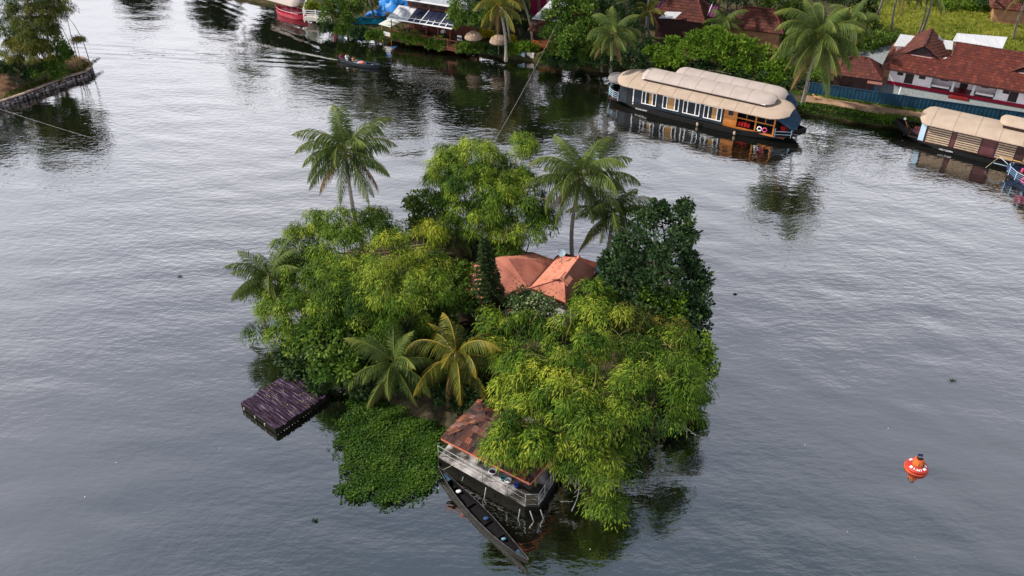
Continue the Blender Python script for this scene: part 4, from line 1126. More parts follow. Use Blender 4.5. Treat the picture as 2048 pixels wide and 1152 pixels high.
MB(HF).box(XO + 1.28, LW - .12, -.02, .06, .55, .72).build('sill_rail', M_WOOD, hb); MB(HF).box(XO + 1.28, LW - .12, -.02, .06, 1.62, 1.7).build('cross_rail', M_WOOD, hb)
MB(HF).box(XO + 1.28, LW - .12, -.02, .06, 2.38, 2.5).build('head_rail', M_WOOD, hb)
MB(HF).box((XO + 1.28 + XM) / 2, (XO + 1.28 + XM) / 2 + .05, -.02, .04, 1.7, 2.38).build('mullion', M_WOOD, hb); MB(HF).box((XM + LW) / 2, (XM + LW) / 2 + .05, -.02, .04, 1.7, 2.38).build('mullion', M_WOOD, hb)
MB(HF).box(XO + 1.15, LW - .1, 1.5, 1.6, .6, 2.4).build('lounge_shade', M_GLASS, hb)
for k in range(4): MB(HF).box(XO + 1.35 + k * .3, XO + 1.6 + k * .3, .2, .5, .75 + .02 * (k % 2), 1.15 + .05 * (k % 3)).build('red_cushion', M_REDC, hb, bevel=.05)
for k in range(2): life_ring(HF, hb, (XM + .5 + k * .5, .0, 1.05), .2, M_PINK if k else M_WFR)
vault(HF, -.75, LW + .95, -.55, 4.35, 2.5, .42, 1.6, 1.9).build('lower_roof', M_MAT2, hb, True)
vault(HF, 1.6, LW - .75, .75, 3.6, 3.15, .42, .5, 1.0).build('upper_roof', M_MAT1, hb, True)
MB(HF).box(2.0, LW - 1.4, 1.0, 3.4, 2.75, 3.14).build('clerestory', M_DKW, hb)
for k in range(2): MB(HF).bar((1.9, .78 + .005, 3.12 + k * .0), (LW - 1.4, .78, 3.12), .05, .06).build('roof_edge', M_WFR, hb) if k == 0 else None
vault(HF, -2.0, -.2, .6, 3.2, 2.15, .35, 1.0, .6, nx=12).build('bow_canopy', pm('canopy_grey', (0.20, 0.19, 0.2), (0.13, 0.12, 0.13), 2, .8), hb, True)
for hh in (.75, .95, 1.15, 1.35):
    MB(HF).tube([(-.2, .1, hh), (-.9, .3, hh), (-1.55, .9, hh), (-1.8, 1.9, hh), (-1.55, 2.9, hh), (-.3, 3.7, hh)], .022, 5).build('bow_rail', M_LBLUE, hb, True)
for q in ((-.2, .1), (-.9, .3), (-1.55, .9), (-1.8, 1.9), (-1.55, 2.9)): MB(HF).tube([(q[0], q[1], .5), (q[0], q[1], 1.4)], .03, 5).build('rail_post', M_LBLUE, hb)
# stern: blue canvas skirt, seats, boarding frame
MB(HF).poly([(LW + .05, -.3, 2.5), (LW + 1.6, .5, 1.35), (LW + 1.75, 1.9, 1.3), (LW + .9, 1.9, 2.55)], .03).poly([(LW + .9, 1.9, 2.55), (LW + 1.75, 1.9, 1.3), (LW + 1.6, 3.4, 1.35), (LW + .3, 4.1, 2.5)], .03).build('stern_canvas', M_BLUEC, hb)
for q in ((LW + .1, .1), (LW + 1.45, .7), (LW + 1.6, 1.9), (LW + 1.4, 3.1)): MB(HF).tube([(q[0], q[1], .5), (q[0], q[1], 1.4)], .03, 5).build('rail_post', M_LBLUE, hb)
for hh in (.8, 1.1): MB(HF).tube([(LW + .1, .1, hh), (LW + 1.45, .7, hh), (LW + 1.6, 1.9, hh), (LW + 1.4, 3.1, hh)], .025, 5).build('stern_rail', M_LBLUE, hb, True)
MB(HF).box(LW + .3, LW + .8, 1.2, 1.8, .58, 1.2).build('helm_seat', M_REDC, hb, bevel=.05)
MB(HF).tube([(LW + 1.6, 1.2, .7), (LW + 3.2, 1.5, .75), (LW + 3.1, .9, .1)], .035, 6).build('rudder_frame', M_STEEL, hb, True); MB(HF).tube([(LW + 1.5, 2.2, .7), (LW + 3.2, 1.5, .75)], .035, 6).build('rudder_frame', M_STEEL, hb, True)
lettering('HOUSE BOAT', .3, HF, (2.6, -.36, .36), 1.25, M_WFR, hb)
for u in (8.5, 12.2): MB(HF).lathe([(.02, -.2), (.1, -.15), (.12, 0), (.1, .15), (.02, .2)], (u, -.42, .25), 8).build('fender', M_SLAT, hb, True)

# ---- houseboat behind it, mostly its mat roof
a2, b2 = at(1345, 170, 1.9), at(1558, 212, 1.9)
HG = Frame((a2.x, a2.y, 0), BF_ang); L2 = (b2 - a2).length
hb2 = thing('houseboat', 'houseboat with one rounded pinkish mat roof moored against the bank hedge', 'houseboat', HG((L2 / 2, 1.5, 0)), 'moored houseboats')
m, st = hull_mb(Frame(HG((L2 / 2, 1.7, 0)), BF_ang), L2 + 3.5, 3.8, .5, .7, .6, n=22, pw=4.2); m.build('hull', M_HULL, hb2, True)
MB(HG).box(0.3, L2 - 1.6, .15, 3.2, .45, 2.35).build('cabin_wall', M_NAVY, hb2)
for k in range(4): window(HG, hb2, 1.2 + k * 2.1, 2.3 + k * 2.1, .15, 1.0, 2.0)
for u in (L2 - .3, L2 - 1.0):
    for v in (.3, 3.1): MB(HG).tube([(u, v, .45), (u, v, 2.5)], .04, 6).build('post', M_WOOD, hb2)
vault(HG, -.3, L2 + .35, -.35, 3.6, 2.35, .8, .9, 1.5).build('roof', M_MAT1, hb2, True)
MB(HG).box(-1.0, -.2, 1.0, 2.2, .6, 2.3).build('aft_cabin', pm('salmon_paint', (0.5, 0.24, 0.2), (0.4, 0.18, 0.15), 3, .7), hb2)
MB(HG).poly([(L2 - .1, -.1, 2.4), (L2 + 1.3, .6, 1.6), (L2 + 1.35, 2.6, 1.6), (L2 + .2, 3.3, 2.4)], .03).build('stern_canvas', M_BLUEC, hb2)
for k in range(2): life_ring(HG, hb2, (L2 + .4 + k * .5, .3, 1.2 - k * .2), .22, M_REDC)
MB(HG).box(L2 - 1.2, L2 + 1.2, .3, 3.0, .45, .55).build('deck', M_DKW, hb2)
MB(HG).tube([(L2, .2, 1.0), (L2 + 1.2, .7, 1.0), (L2 + 1.3, 2.5, 1.0)], .03, 5).build('stern_rail', M_LBLUE, hb2)

# ---- houseboat with striped slat panels at the right
a3, b3 = at(1842, 283, .5), at(2048, 331, .5)
HK = Frame((a3.x, a3.y, 0), math.atan2(b3.y - a3.y, b3.x - a3.x)); L3 = 14.5
hb3 = thing('houseboat', 'houseboat with cream horizontal slat panels and tan mat roof at right', 'houseboat', HK((L3 / 2, 1.8, 0)), 'moored houseboats')
m, st = hull_mb(Frame(HK((L3 / 2 - .4, 1.75, 0)), HK.ang), L3 + 5, 4.0, .5, .95, .6, n=26, pw=3.4); m.build('hull', M_HULL, hb3, True)
MB(HK).box(0, L3, .06, 3.4, .45, 2.4).build('cabin_wall', M_DKW, hb3)
MB(HK).box(-1.3, 0, .5, 3.0, .5, .6).build('fore_deck', M_DKW, hb3)
MB(HK).box(-.35, .12, .0, .1, .6, 2.3).build('corner_panel', M_LBLUE, hb3)
def xat(px): return HK.inv(at(px, 270 + (px - 1850) * .23, 1.3)).x
for (p0, p1) in ((1853, 1899), (1910, 1958), (1992, 2028), (2048, 2095)):
    u0, u1 = xat(p0), xat(p1)
    for k in range(8):
        z0 = .62 + k * .215; MB(HK).box(u0, u1, -.0, .056, z0, z0 + .115).build('slat', M_SLAT, hb3)
for (p0, p1) in ((1901, 1908), (1962, 1988)):
    u0, u1 = xat(p0), xat(p1); MB(HK).box(u0, u1, .03, .055, .6, 2.3).build('doorway', pm('maroon_panel', (0.10, 0.03, 0.035), (0.06, 0.02, 0.025), 2, .5), hb3)
vault(HK, -.75, L3 + .6, -.45, 4.1, 2.4, .5, .9, 1.2).build('lower_roof', M_MAT2, hb3, True)
vault(HK, 5.6, L3 + .2, 1.1, 3.3, 3.3, .4, .6, .6).build('upper_roof', M_MAT2, hb3, True)
MB(HK).box(6.0, L3 - .4, 1.3, 3.1, 2.9, 3.4).build('clerestory', M_DKW, hb3)
MB(HK).tube([(-.2, .2, 1.1), (-1.2, .7, 1.15), (-1.9, 1.7, 1.25), (-1.2, 2.8, 1.15), (-.2, 3.2, 1.1)], .035, 6).build('bow_rail', M_DKW, hb3, True)
for q in ((-.2, .2), (-1.2, .7), (-1.9, 1.7), (-1.2, 2.8)): MB(HK).tube([(q[0], q[1], .45), (q[0], q[1], 1.2)], .035, 5).build('rail_post', M_DKW, hb3)
MB(HK).tube([(-1.3, 1.2, .5), (-2.0, 1.3, 1.7)], [.06, .03], 6).build('bow_post', M_WOOD, hb3); MB(HK).lathe([(.02, -.12), (.12, -.06), (.13, .04), (.02, .14)], (-2.02, 1.3, 1.75), 8).build('bow_finial', M_WFR, hb3, True)
MB(HK).box(-1.1, -.35, .9, 2.4, .6, .85).build('foredeck_bench', pm('rose_cushion', (0.30, 0.08, 0.1), (0.22, 0.06, 0.08), 3, .7), hb3, bevel=.04)
lettering('HOLY QUEEN', .3, HK, (xat(1898), -.2, .28), 1.15, M_WFR, hb3)

# ---- small blue houseboat whose bow shows at the right edge
b4 = at(2000, 362, 0)
HQ = Frame((b4.x, b4.y, 0), R(-38)); L4 = 11
hb4 = thing('houseboat', 'blue houseboat with railed bow and pink life rings at the right edge', 'houseboat', HQ((3, 0, 0)), 'moored houseboats')
m, st = hull_mb(Frame(HQ((L4 / 2, 1.2, 0)), HQ.ang), L4, 3.2, .5, .7, .6, n=20, pw=2.6); m.build('hull', pm('blue_hull', (0.02, 0.05, 0.12), (0.012, 0.03, 0.08), 3, .4), hb4, True)
for hh in (.62, .78, .94, 1.12): MB(HQ).tube([(3.4, -.5, hh), (2.0, -.35, hh), (1.0, .1, hh + .03), (.35, .7, hh + .07), (.15, 1.25, hh + .1), (.35, 1.8, hh + .07), (1.2, 2.4, hh)], .022, 5).build('bow_rail', M_LBLUE if hh > 1 else pm('steel_blue', (0.12, 0.2, 0.34), None, 3, .4), hb4, True)
for q in ((2.0, -.35), (1.0, .1), (.35, .7), (.15, 1.25), (.35, 1.8)): MB(HQ).tube([(q[0], q[1], .4), (q[0], q[1], 1.15)], .03, 5).build('rail_post', M_LBLUE, hb4)
MB(HQ).box(.9, 5, .2, 2.2, .5, .58).build('deck', M_DKW, hb4)
for k in range(3): life_ring(HQ, hb4, (1.75 + k * .42, -.42 - .02 * k, .82), .2, M_PINK)
vault(HQ, 1.5, 5.2, -.45, 2.9, 2.3, .7, 1.6, .3, nx=14).build('bow_roof', pm('mat_roof_grey', (0.42, 0.38, 0.31), (0.3, 0.27, 0.22), 1.5, .85), hb4, True)
vault(HQ, 2.2, 11, -.5, 2.95, 2.75, .8, 1.6, 1.2).build('main_roof', M_MAT2, hb4, True)
MB(HQ).box(4.0, 10.4, -.2, 2.6, .5, 2.75).build('cabin_wall', M_NAVY, hb4)
for q in ((1.9, .0), (1.7, 2.3)): MB(HQ).tube([(q[0], q[1], .5), (q[0], q[1], 2.45)], .04, 6).build('post', M_LBLUE, hb4)
for k in range(3): MB(HQ).box(1.1 + k * .32, 1.32 + k * .32, 1.4, 1.6, .6, 1.0).build('flower_pot', M_PINK, hb4, bevel=.04)
MB(HQ).tube([(1.0, .9, 1.75), (-.9, 2.1, 1.2)], .035, 6).build('bowsprit', pm('orange_pole', (0.5, 0.27, 0.07), None, 3, .5), hb4)
MB(HQ).tube([(-.9, 2.1, 1.2), (-1.6, 1.4, .15)], .02, 5).build('mooring_line', M_ROPE, hb4)
MB(HQ).tube([(-.9, 2.1, 1.2), (.3, 1.5, .8), (-1.1, 1.3, .85)], .03, 5).build('bow_frame', M_LBLUE, hb4)

# ---- canoe moored at the terrace
cA, cB = at(877, 938, .45), at(1057, 1127, .35)
cmid = (cA + cB) / 2; cang = math.atan2(cB.y - cA.y, cB.x - cA.x)
CF = Frame((cmid.x, cmid.y, 0), cang); CL = (cB - cA).length
can = thing('canoe', 'long black wooden canoe moored along the terrace railing', 'canoe', (cmid.x, cmid.y, 0))
M_CAN = pm('canoe_tar', (0.007, 0.007, 0.009), (0.003, 0.003, 0.004), 4, .7, .5, 14, (1, 6, 1), spec=.15)
m, st = hull_mb(CF, CL, .76, .34, .32, .28, True, 26, 2.0); m.build('hull', M_CAN, can, True)
floor_boards(CF, st, can, M_CAN)
M_GUN = pm('gunwale_wood', (0.075, 0.07, 0.078), (0.022, 0.021, 0.023), 5, .7)
for sg in (1, -1): MB(CF).tube([(x, sg * b, z + .01) for x, b, z, k in st], .026, 6).build('gunwale', M_GUN, can, True)
for u in (-.32, -.13, .06, .2, .34):
    b = .35 * (1 - abs(u * 2) ** 2.0); MB(CF).box(CL * u - .09, CL * u + .09, -b, b, .16, .2).build('thwart', M_CAN, can, bevel=.01)
for u in (-.42, .43): b = .5 * (1 - abs(u * 2) ** 2); MB(CF).poly([(CL * u * .88, -b * 1.2, .42), (CL * u * 1.1, 0, .52), (CL * u * .88, b * 1.2, .42)] if u > 0 else [(CL * u * .88, b * 1.2, .42), (CL * u * 1.1, 0, .52), (CL * u * .88, -b * 1.2, .42)], .03).build('end_deck', pm('canoe_blue', (0.03, 0.09, 0.15), (0.015, 0.03, 0.05), 3, .5), can)
def bundle(name, label, fr, c, r_, mat, cat):
    p = fr(c); t = tag(MB().lathe([(r_ * .5, -r_ * .4), (r_, -r_ * .2), (r_ * 1.05, .02), (r_ * .7, r_ * .4), (r_ * .15, r_ * .55)], p, 9, 1, .8).build(name, mat, None, True), label, cat)
    me = t.data; rr = random.Random(3)
    for v in me.vertices: v.co += Vector((rr.uniform(-1, 1), rr.uniform(-1, 1), rr.uniform(-1, 1))) * r_ * .16
bundle('cloth_bundle', 'white cloth bundle lying in the moored canoe', CF, (-CL * .27, .05, .2), .15, M_WPL, 'bundle')
bundle('cloth_bundle', 'blue cloth bundle lying mid-way in the moored canoe', CF, (CL * .04, .08, .27), .14, pm('blue_rag', (0.04, 0.09, 0.22), None, 5, .8), 'bundle')
bundle('cloth_bundle', 'pale blue rag near the outer end of the moored canoe', CF, (CL * .24, .02, .2), .12, pm('pale_blue_rag', (0.15, 0.3, 0.42), None, 5, .8), 'bundle')
MB(CF).tube([(-CL * .47, 0, .5), (-CL * .47 + .2, .5, .7), (-CL * .42, 1.2, 1.0)], .012, 5).build('mooring_line', M_ROPE, can)

# ---- people: one continuous skinned body each
def person(label, loc, face, pose, shirt, legs, skin=(0.16, 0.075, 0.045), hair=(0.012, 0.01, 0.009), scale=1.0):
    loc = Vector(loc)
    if pose == 'sit':
        J = {'pel': (0, 0, .12), 'chest': (.05, 0, .48), 'neck': (.07, 0, .62), 'head': (.1, 0, .74), 'top': (.1, 0, .86),
             'lk': (.42, .13, .38), 'rk': (.42, -.13, .38), 'lf': (.5, .13, .03), 'rf': (.5, -.13, .03), 'lt': (.62, .13, .02), 'rt': (.62, -.13, .02),
             'ls': (.05, .19, .55), 'rs': (.05, -.19, .55), 'le': (.17, .24, .33), 're': (.17, -.24, .33), 'lh': (.4, .16, .4), 'rh': (.4, -.16, .4)}
    else:
        J = {'pel': (0, 0, .92), 'chest': (0, 0, 1.28), 'neck': (.01, 0, 1.44), 'head': (.03, 0, 1.56), 'top': (.03, 0, 1.68),
             'lk': (.05, .1, .5), 'rk': (.0, -.1, .5), 'lf': (.0, .1, .06), 'rf': (-.04, -.1, .06), 'lt': (.15, .11, .03), 'rt': (.11, -.11, .03),
             'ls': (0, .2, 1.37), 'rs': (0, -.2, 1.37), 'le': (.0, .27, 1.1), 're': (.02, -.27, 1.1), 'lh': (.12, .24, .86), 'rh': (.2, -.2, .98)}
    Rr = {'pel': .15, 'chest': .15, 'neck': .055, 'head': .095, 'top': .07, 'lk': .07, 'rk': .07, 'lf': .045, 'rf': .045, 'lt': .035, 'rt': .035, 'ls': .065, 'rs': .065, 'le': .045, 're': .045, 'lh': .04, 'rh': .04}
    E = [('pel', 'chest'), ('chest', 'neck'), ('neck', 'head'), ('head', 'top'), ('pel', 'lk'), ('lk', 'lf'), ('lf', 'lt'), ('pel', 'rk'), ('rk', 'rf'), ('rf', 'rt'), ('chest', 'ls'), ('ls', 'le'), ('le', 'lh'), ('chest', 'rs'), ('rs', 're'), ('re', 'rh')]
    ks = list(J); ix = {k: i for i, k in enumerate(ks)}
    me = bpy.data.meshes.new('person'); me.from_pydata([J[k] for k in ks], [(ix[a], ix[b]) for a, b in E], [])
    o = bpy.data.objects.new('person', me); COL.objects.link(o)
    md = o.modifiers.new('skin', 'SKIN')
    for k, d in zip(ks, me.skin_vertices[0].data): d.radius = (Rr[k], Rr[k] * (.72 if k in ('pel', 'chest') else 1)); d.use_root = (k == 'pel')
    sb = o.modifiers.new('sub', 'SUBSURF'); sb.levels = 1; sb.render_levels = 1
    dg = bpy.context.evaluated_depsgraph_get(); m2 = bpy.data.meshes.new_from_object(o.evaluated_get(dg)); bpy.data.objects.remove(o)
    m2.name = 'person'; m2.materials.clear()
    for nm, c in (('shirt', shirt), ('legwear', legs), ('skin', skin), ('hair', hair)): m2.materials.append(pm('%s_%d_%d_%d' % (nm, c[0] * 999, c[1] * 999, c[2] * 999), c, None, 9, .8))
    for p in m2.polygons:
        c = p.center; p.use_smooth = True
        near = min(ks, key=lambda k: (Vector(J[k]) - c).length)
        p.material_index = {'lk': 1, 'rk': 1, 'pel': 1 if c.z < J['pel'][2] + .06 else 0, 'lf': 2, 'rf': 2, 'lt': 2, 'rt': 2, 'lh': 2, 'rh': 2, 'le': 0, 're': 0, 'neck': 2, 'head': 3 if (c.x < J['head'][0] - .01 or c.z > J['head'][2] + .07) else 2, 'top': 3}.get(near, 0)
    o = bpy.data.objects.new('person', m2); COL.objects.link(o)
    o.location = loc; o.rotation_euler = (0, 0, face); o.scale = (scale,) * 3
    return tag(o, label, 'person')

# ---- motor canoe under way
mA, mB_ = BOAT_STERN, BOAT_BOW
mc = (mA + mB_) / 2; mang = math.atan2(mB_.y - mA.y, mB_.x - mA.x); ML = (mB_ - mA).length
MF = Frame((mc.x, mc.y, 0), mang)
mot = thing('motor_canoe', 'slim dark blue motor canoe crossing the river with passengers', 'boat', (mc.x, mc.y, 0))
m, st = hull_mb(MF, ML, .86, .32, .22, .25, True, 22, 2.2); m.build('hull', pm('canoe_navy', (0.006, 0.012, 0.024), (0.004, 0.008, 0.014), 3, .5, spec=.15), mot, True)
floor_boards(MF, st, mot, pm('boat_floor', (0.02, 0.05, 0.08), (0.012, 0.03, 0.05), 3, .8))
for sg in (1, -1): MB(MF).tube([(x, sg * b, z + .01) for x, b, z, k in st], .03, 6).build('gunwale', pm('gunwale_navy', (0.01, 0.035, 0.07), None, 3, .5), mot, True)
for u in (-.3, -.08, .1, .28): MB(MF).box(ML * u - .1, ML * u + .1, -.4 * (1 - abs(2 * u) ** 2), .4 * (1 - abs(2 * u) ** 2), .16, .2).build('thwart', M_LBLUE, mot)
MB(MF).box(-ML / 2 - .15, -ML / 2 + .12, -.12, .12, .2, .6).build('outboard_engine', M_HULL, mot, bevel=.04)
tag(MB(MF).lathe([(.1, -.05), (.26, 0), (.24, .14), (.08, .2)], (.35, 0, .26), 10, 1.5, 1).build('coral_bundle', pm('coral_cloth', (0.62, 0.20, 0.16), (0.5, 0.14, 0.11), 4, .8), None, True), 'coral red bundle amidships in the motor canoe', 'bundle')
MB(MF).box(-.5, .12, -.3, .3, .25, .29).build('tarp', M_LBLUE, mot)
person('person in dark red shirt seated at the stern of motor canoe', MF((-ML * .43, 0, .1)), mang, 'sit', (0.3, 0.03, 0.06), (0.05, 0.05, 0.07), scale=1.05)
person('person in white shirt seated second from the motor canoe stern', MF((-ML * .30, .05, .14)), mang, 'sit', (0.72, 0.72, 0.75), (0.06, 0.07, 0.12), scale=1.1)
person('person in tan shirt seated amidships in the motor canoe', MF((-ML * .13, -.08, .14)), mang, 'sit', (0.45, 0.28, 0.16), (0.4, 0.36, 0.3), scale=1.0)
# foam of the wake
rf = random.Random(12); V = []; n = 0
O = []; D = []; Ll = []; Ww = []
for k in range(1500):
    s = rf.random() ** .8 * 13.0; spread = .05 + .014 * s; q = rf.gauss(0, spread); p = MF((-ML / 2 - .2 - s, q, .035))
    if rf.random() < math.exp(-s / 9): O.append(tuple(p)); D.append((math.cos(mang) + rf.gauss(0, .2), math.sin(mang) + rf.gauss(0, .2), 0)); Ll.append(rf.uniform(.08, .32)); Ww.append(rf.uniform(.02, .06))
fo = leaf_mesh('wake_foam', np.array(O), np.array(D), np.tile([0, 0, 1.0], (len(O), 1)), np.array(Ll), np.array(Ww), np.ones(len(O)), pm('foam', (0.62, 0.64, 0.66), None, 3, .8), None, 0)
stuff(fo)

# ---- red shikara boat at the top
sA, sB = at(547, 22, .3), at(603, 38, .3)
SF = Frame(((sA.x + sB.x) / 2, (sA.y + sB.y) / 2, 0), math.atan2(sB.y - sA.y, sB.x - sA.x)); SL = (sB - sA).length + .6
sh = thing('shikara_boat', 'red passenger boat with arched pale mat canopy beside the landing', 'boat', SF((0, 0, 0)))
M_CRIM = pm('crimson_paint', (0.45, 0.015, 0.05), (0.33, 0.01, 0.035), 3, .4)
m, st = hull_mb(Frame(SF((0, .7, 0)), SF.ang), SL, 1.9, .55, .3, .35, True, 20, 3.0); m.build('hull', M_CRIM, sh, True)
floor_boards(Frame(SF((0, .7, 0)), SF.ang), st, sh, M_CRIM)
MB(SF).tube([(x, .7 - b, z + .28) for x, b, z, k in st[1:-1]], .03, 5).build('rail', pm('rail_white', (0.6, 0.45, 0.5), None, 3, .5), sh, True)
MB(SF).tube([(x, .7 + b, z + .28) for x, b, z, k in st[1:-1]], .03, 5).build('rail', pm('rail_white', (0.6, 0.45, 0.5), None, 3, .5), sh, True)
for x, b, z, k in st[2:-2:3]:
    for sg in (-1, 1): MB(SF).tube([(x, .7 + sg * b, z - .1), (x, .7 + sg * b * .95, 1.9)], .03, 5).build('post', M_CRIM, sh)
MB(SF).box(-SL * .3, SL * .3, .2, 1.2, .3, .6).build('bench', M_CRIM, sh, bevel=.03)
vault(SF, -SL * .62, SL * .33, -.35, 1.75, 1.75, .65, .15, .15, nx=10).build('canopy', M_MAT1, sh, True)

# ---- orange navigation buoy
bp = at(1832, 936, 0)
buoy = thing('navigation_buoy', 'orange navigation buoy with black lamp floating at the lower right', 'buoy', bp)
M_OR = pm('buoy_orange', (0.46, 0.062, 0.018), (0.32, 0.036, 0.013), 3, .5, .15, 12)
M_ORT = pm('buoy_tower_orange', (0.50, 0.10, 0.018), (0.38, 0.065, 0.014), 3, .5)
M_BRED = pm('buoy_red', (0.40, 0.034, 0.026), (0.28, 0.022, 0.018), 3, .5)
TL = Matrix.Rotation(R(4), 4, 'Y')
def bl(prof, n=28): return [(r_, z) for r_, z in prof]
MB().lathe([(.5, -.35), (.70, -.2), (.765, -.05), (.77, .0)], bp, 32).build('underside_shade_band', pm('buoy_shade_dark', (0.035, 0.022, 0.012), (0.016, 0.014, 0.010), 5, .8), buoy, True)  # float's shaded underside painted as a dark band
MB().lathe([(.77, .0), (.775, .035), (.77, .065), (.70, .08), (.6, .08)], bp, 32).build('float', M_OR, buoy, True)
MB().lathe([(.60, .07), (.61, .07), (.61, .16), (.6, .16)], bp, 28).build('neck', pm('buoy_neck', (0.06, 0.012, 0.010), (0.03, 0.01, 0.01), 4, .8), buoy, True)
MB().lathe([(.60, .14), (.69, .15), (.715, .17), (.715, .215), (.69, .245), (.62, .262), (.36, .35), (.30, .36)], bp, 32).build('skirt_ring', M_BRED, buoy, True)
MB().lathe([(.36, .34), (.345, .40), (.29, .82), (.25, .84), (.2, .84)], bp, 20).build('tower', M_ORT, buoy, True)
for a in (-2.2, -1.35, -.5):
    c = bp + Vector((math.cos(a) * .335, math.sin(a) * .335, .6)); MB(Frame((c.x, c.y, 0), a)).box(-.02, .008, -.09, .09, .45, .72).build('recessed_panel', pm('buoy_panel', (0.6, 0.15, 0.022), None, 3, .5), buoy, bevel=.01)
LFm = Frame((bp.x, bp.y, 0), R(-12))
lamp = MB(LFm).box(-.16, .16, -.16, .16, .83, 1.06).build('lamp_housing', pm('lamp_black', (0.015, 0.016, 0.022), None, 4, .35), buoy, bevel=.03)
MB(LFm).poly([(-.14, -.10, 1.09), (.14, -.10, 1.09), (.14, .15, 1.15), (-.14, .15, 1.15)], .03).build('solar_panel', pm('solar_cell', (0.012, 0.018, 0.05), None, 8, .15, spec=.7), lamp)
for (x0, x1) in ((-.15, .15),): MB(LFm).box(x0, x1, -.125, -.105, 1.07, 1.1).box(x0, x1, .15, .17, 1.13, 1.165).build('panel_frame', pm('panel_frame_grey', (0.3, 0.34, 0.4), None, 4, .4), lamp)
def on_ring(a, r_, lift=0.012):
    """matrix lying on the sloping top of the ring, x along the rim, y up the slope"""
    sl = math.atan2(.088, .26); rad = Vector((math.cos(a), math.sin(a), 0)); y = (-rad * math.cos(sl) + Vector((0, 0, math.sin(sl)))); x = Vector((-math.sin(a), math.cos(a), 0)); z = x.cross(y)
    zc = .275 + (.60 - r_) / .27 * .085
    return basis(bp + rad * r_ + Vector((0, 0, zc)) + z * lift, x, y, z)
def ring_plate(a, w, h):
    mb = MB().box(-w / 2, w / 2, -h / 2, h / 2, -.01, .006); o = mb.build('reflective_plate', M_WFR); me = o.data; bpy.data.objects.remove(o)
    place(me, 'reflective_plate', buoy, on_ring(a, .52))
for a, w, h in ((R(-158), .17, .16), (R(-52), .22, .16), (R(-18), .17, .16), (R(60), .2, .16), (R(120), .2, .16)): ring_plate(a, w, h)
def ring_text(txt, a, wid):
    cu = bpy.data.curves.new('marking', 'FONT'); cu.body = txt; cu.size = .2; cu.extrude = .003; cu.align_x = 'CENTER'; cu.align_y = 'CENTER'; cu.offset = .006
    o = bpy.data.objects.new('marking', cu); COL.objects.link(o)
    me = bpy.data.meshes.new_from_object(o.evaluated_get(bpy.context.evaluated_depsgraph_get())); bpy.data.objects.remove(o); me.materials.clear(); me.materials.append(M_WFR)
    place(me, 'marking', buoy, on_ring(a, .52))
ring_text('3', R(-134), .1); ring_text('.', R(-121), .1); ring_text('2', R(-112), .1); ring_text('6', R(-98), .1); ring_text('3', R(-84), .1)
buoy.scale = (.84, .84, .9)

M_SEAM = pm('seam_cord', (0.24, 0.18, 0.14), (0.16, 0.12, 0.1), 6, .9)
seams(HF, hb, [1.0 + 1.55 * k for k in range(10) if 1.0 + 1.55 * k < LW - .9], -.55, 4.35, 2.5, .42, M_SEAM)
seams(HF, hb, [2.3 + 1.7 * k for k in range(9) if 2.3 + 1.7 * k < LW - 1.8], .75, 3.6, 3.15, .42, M_SEAM, .014)
seams(HG, hb2, [.8 + 1.6 * k for k in range(7) if .8 + 1.6 * k < L2 - 1.3], -.35, 3.6, 2.35, .8, M_SEAM, .014)
seams(HK, hb3, [.4 + 1.9 * k for k in range(8) if .4 + 1.9 * k < L3 - .7], -.45, 4.1, 2.4, .5, M_SEAM)

# ------------------------------------------------------------------ right bank: fence, house, hut
ZB = 0.93
M_FENCE = pm('fence_sheet', (0.006, 0.045, 0.085), (0.004, 0.032, 0.064), 1.2, .5)
fen = thing('sheet_fence', 'long blue sheet metal fence between gravel yard and river verge', 'fence', (FENCE_A.x, FENCE_A.y, ZB))
FL_ = (FENCE_B - FENCE_A).length; npan = 14; pwid = FL_ / npan; rf2 = random.Random(8)
for k in range(npan):
    lean = rf2.uniform(-.03, .03); mb = MB(YF); n = 8; rows = []
    for z in (0.02, 1.22): rows.append([(k * pwid + .012 + (pwid - .024) * j / n, (.02 if j % 2 else -.02) + lean * z, z) for j in range(n + 1)])
    mb.grid(rows); o = mb.build('panel', M_FENCE, fen)
    MB(YF).box(k * pwid - .03, k * pwid + .03, .05, .11, 0, 1.2).build('post', M_STEEL, fen)
MB(YF).box(0, FL_, -.05, .05, 1.19, 1.23).build('top_rail', M_FENCE, fen)
MB(YF).box(0, FL_, -.06, .06, -.1, .05).build('footing', pm('footing', (0.12, 0.1, 0.08), (0.05, 0.045, 0.04), 2, .9), fen)

HO = at(1773, 168, ZB); HE = at(2046, 217, ZB)
VF = Frame(HO, math.atan2(HE.y - HO.y, HE.x - HO.x))
hs = thing('tiled_house', 'white-walled riverside house with red clay tile roof and dark doors', 'house', HO)
M_WALLP = pm('whitewash', (0.90, 0.84, 0.87), (0.82, 0.75, 0.78), 1.5, .85, .1, 10)
M_PLINTH = pm('red_plinth', (0.33, 0.014, 0.045), (0.25, 0.012, 0.03), 2, .6)
M_RFLOOR = pm('red_oxide_floor', (0.17, 0.012, 0.012), (0.12, 0.01, 0.01), 2, .4)
M_DOOR = pm('door_dark', (0.035, 0.018, 0.022), (0.02, 0.012, 0.015), 3, .5)
M_SIDE = pm('ochre_wall', (0.36, 0.20, 0.11), (0.26, 0.14, 0.08), 2, .8)
def hx(px, z=1.6): return VF.inv(at(px, 152 + (px - 1773) * .175, ZB + z)).x
xr0, xr1 = hx(1861), hx(1992); xe = 16.5
MB(VF).box(0, xe, -.12, 6, 0, .4).build('plinth', M_PLINTH, hs)
MB(VF).box(-.75, -.02, -.1, 6, 0, .34).build('side_porch', M_SIDE, hs)
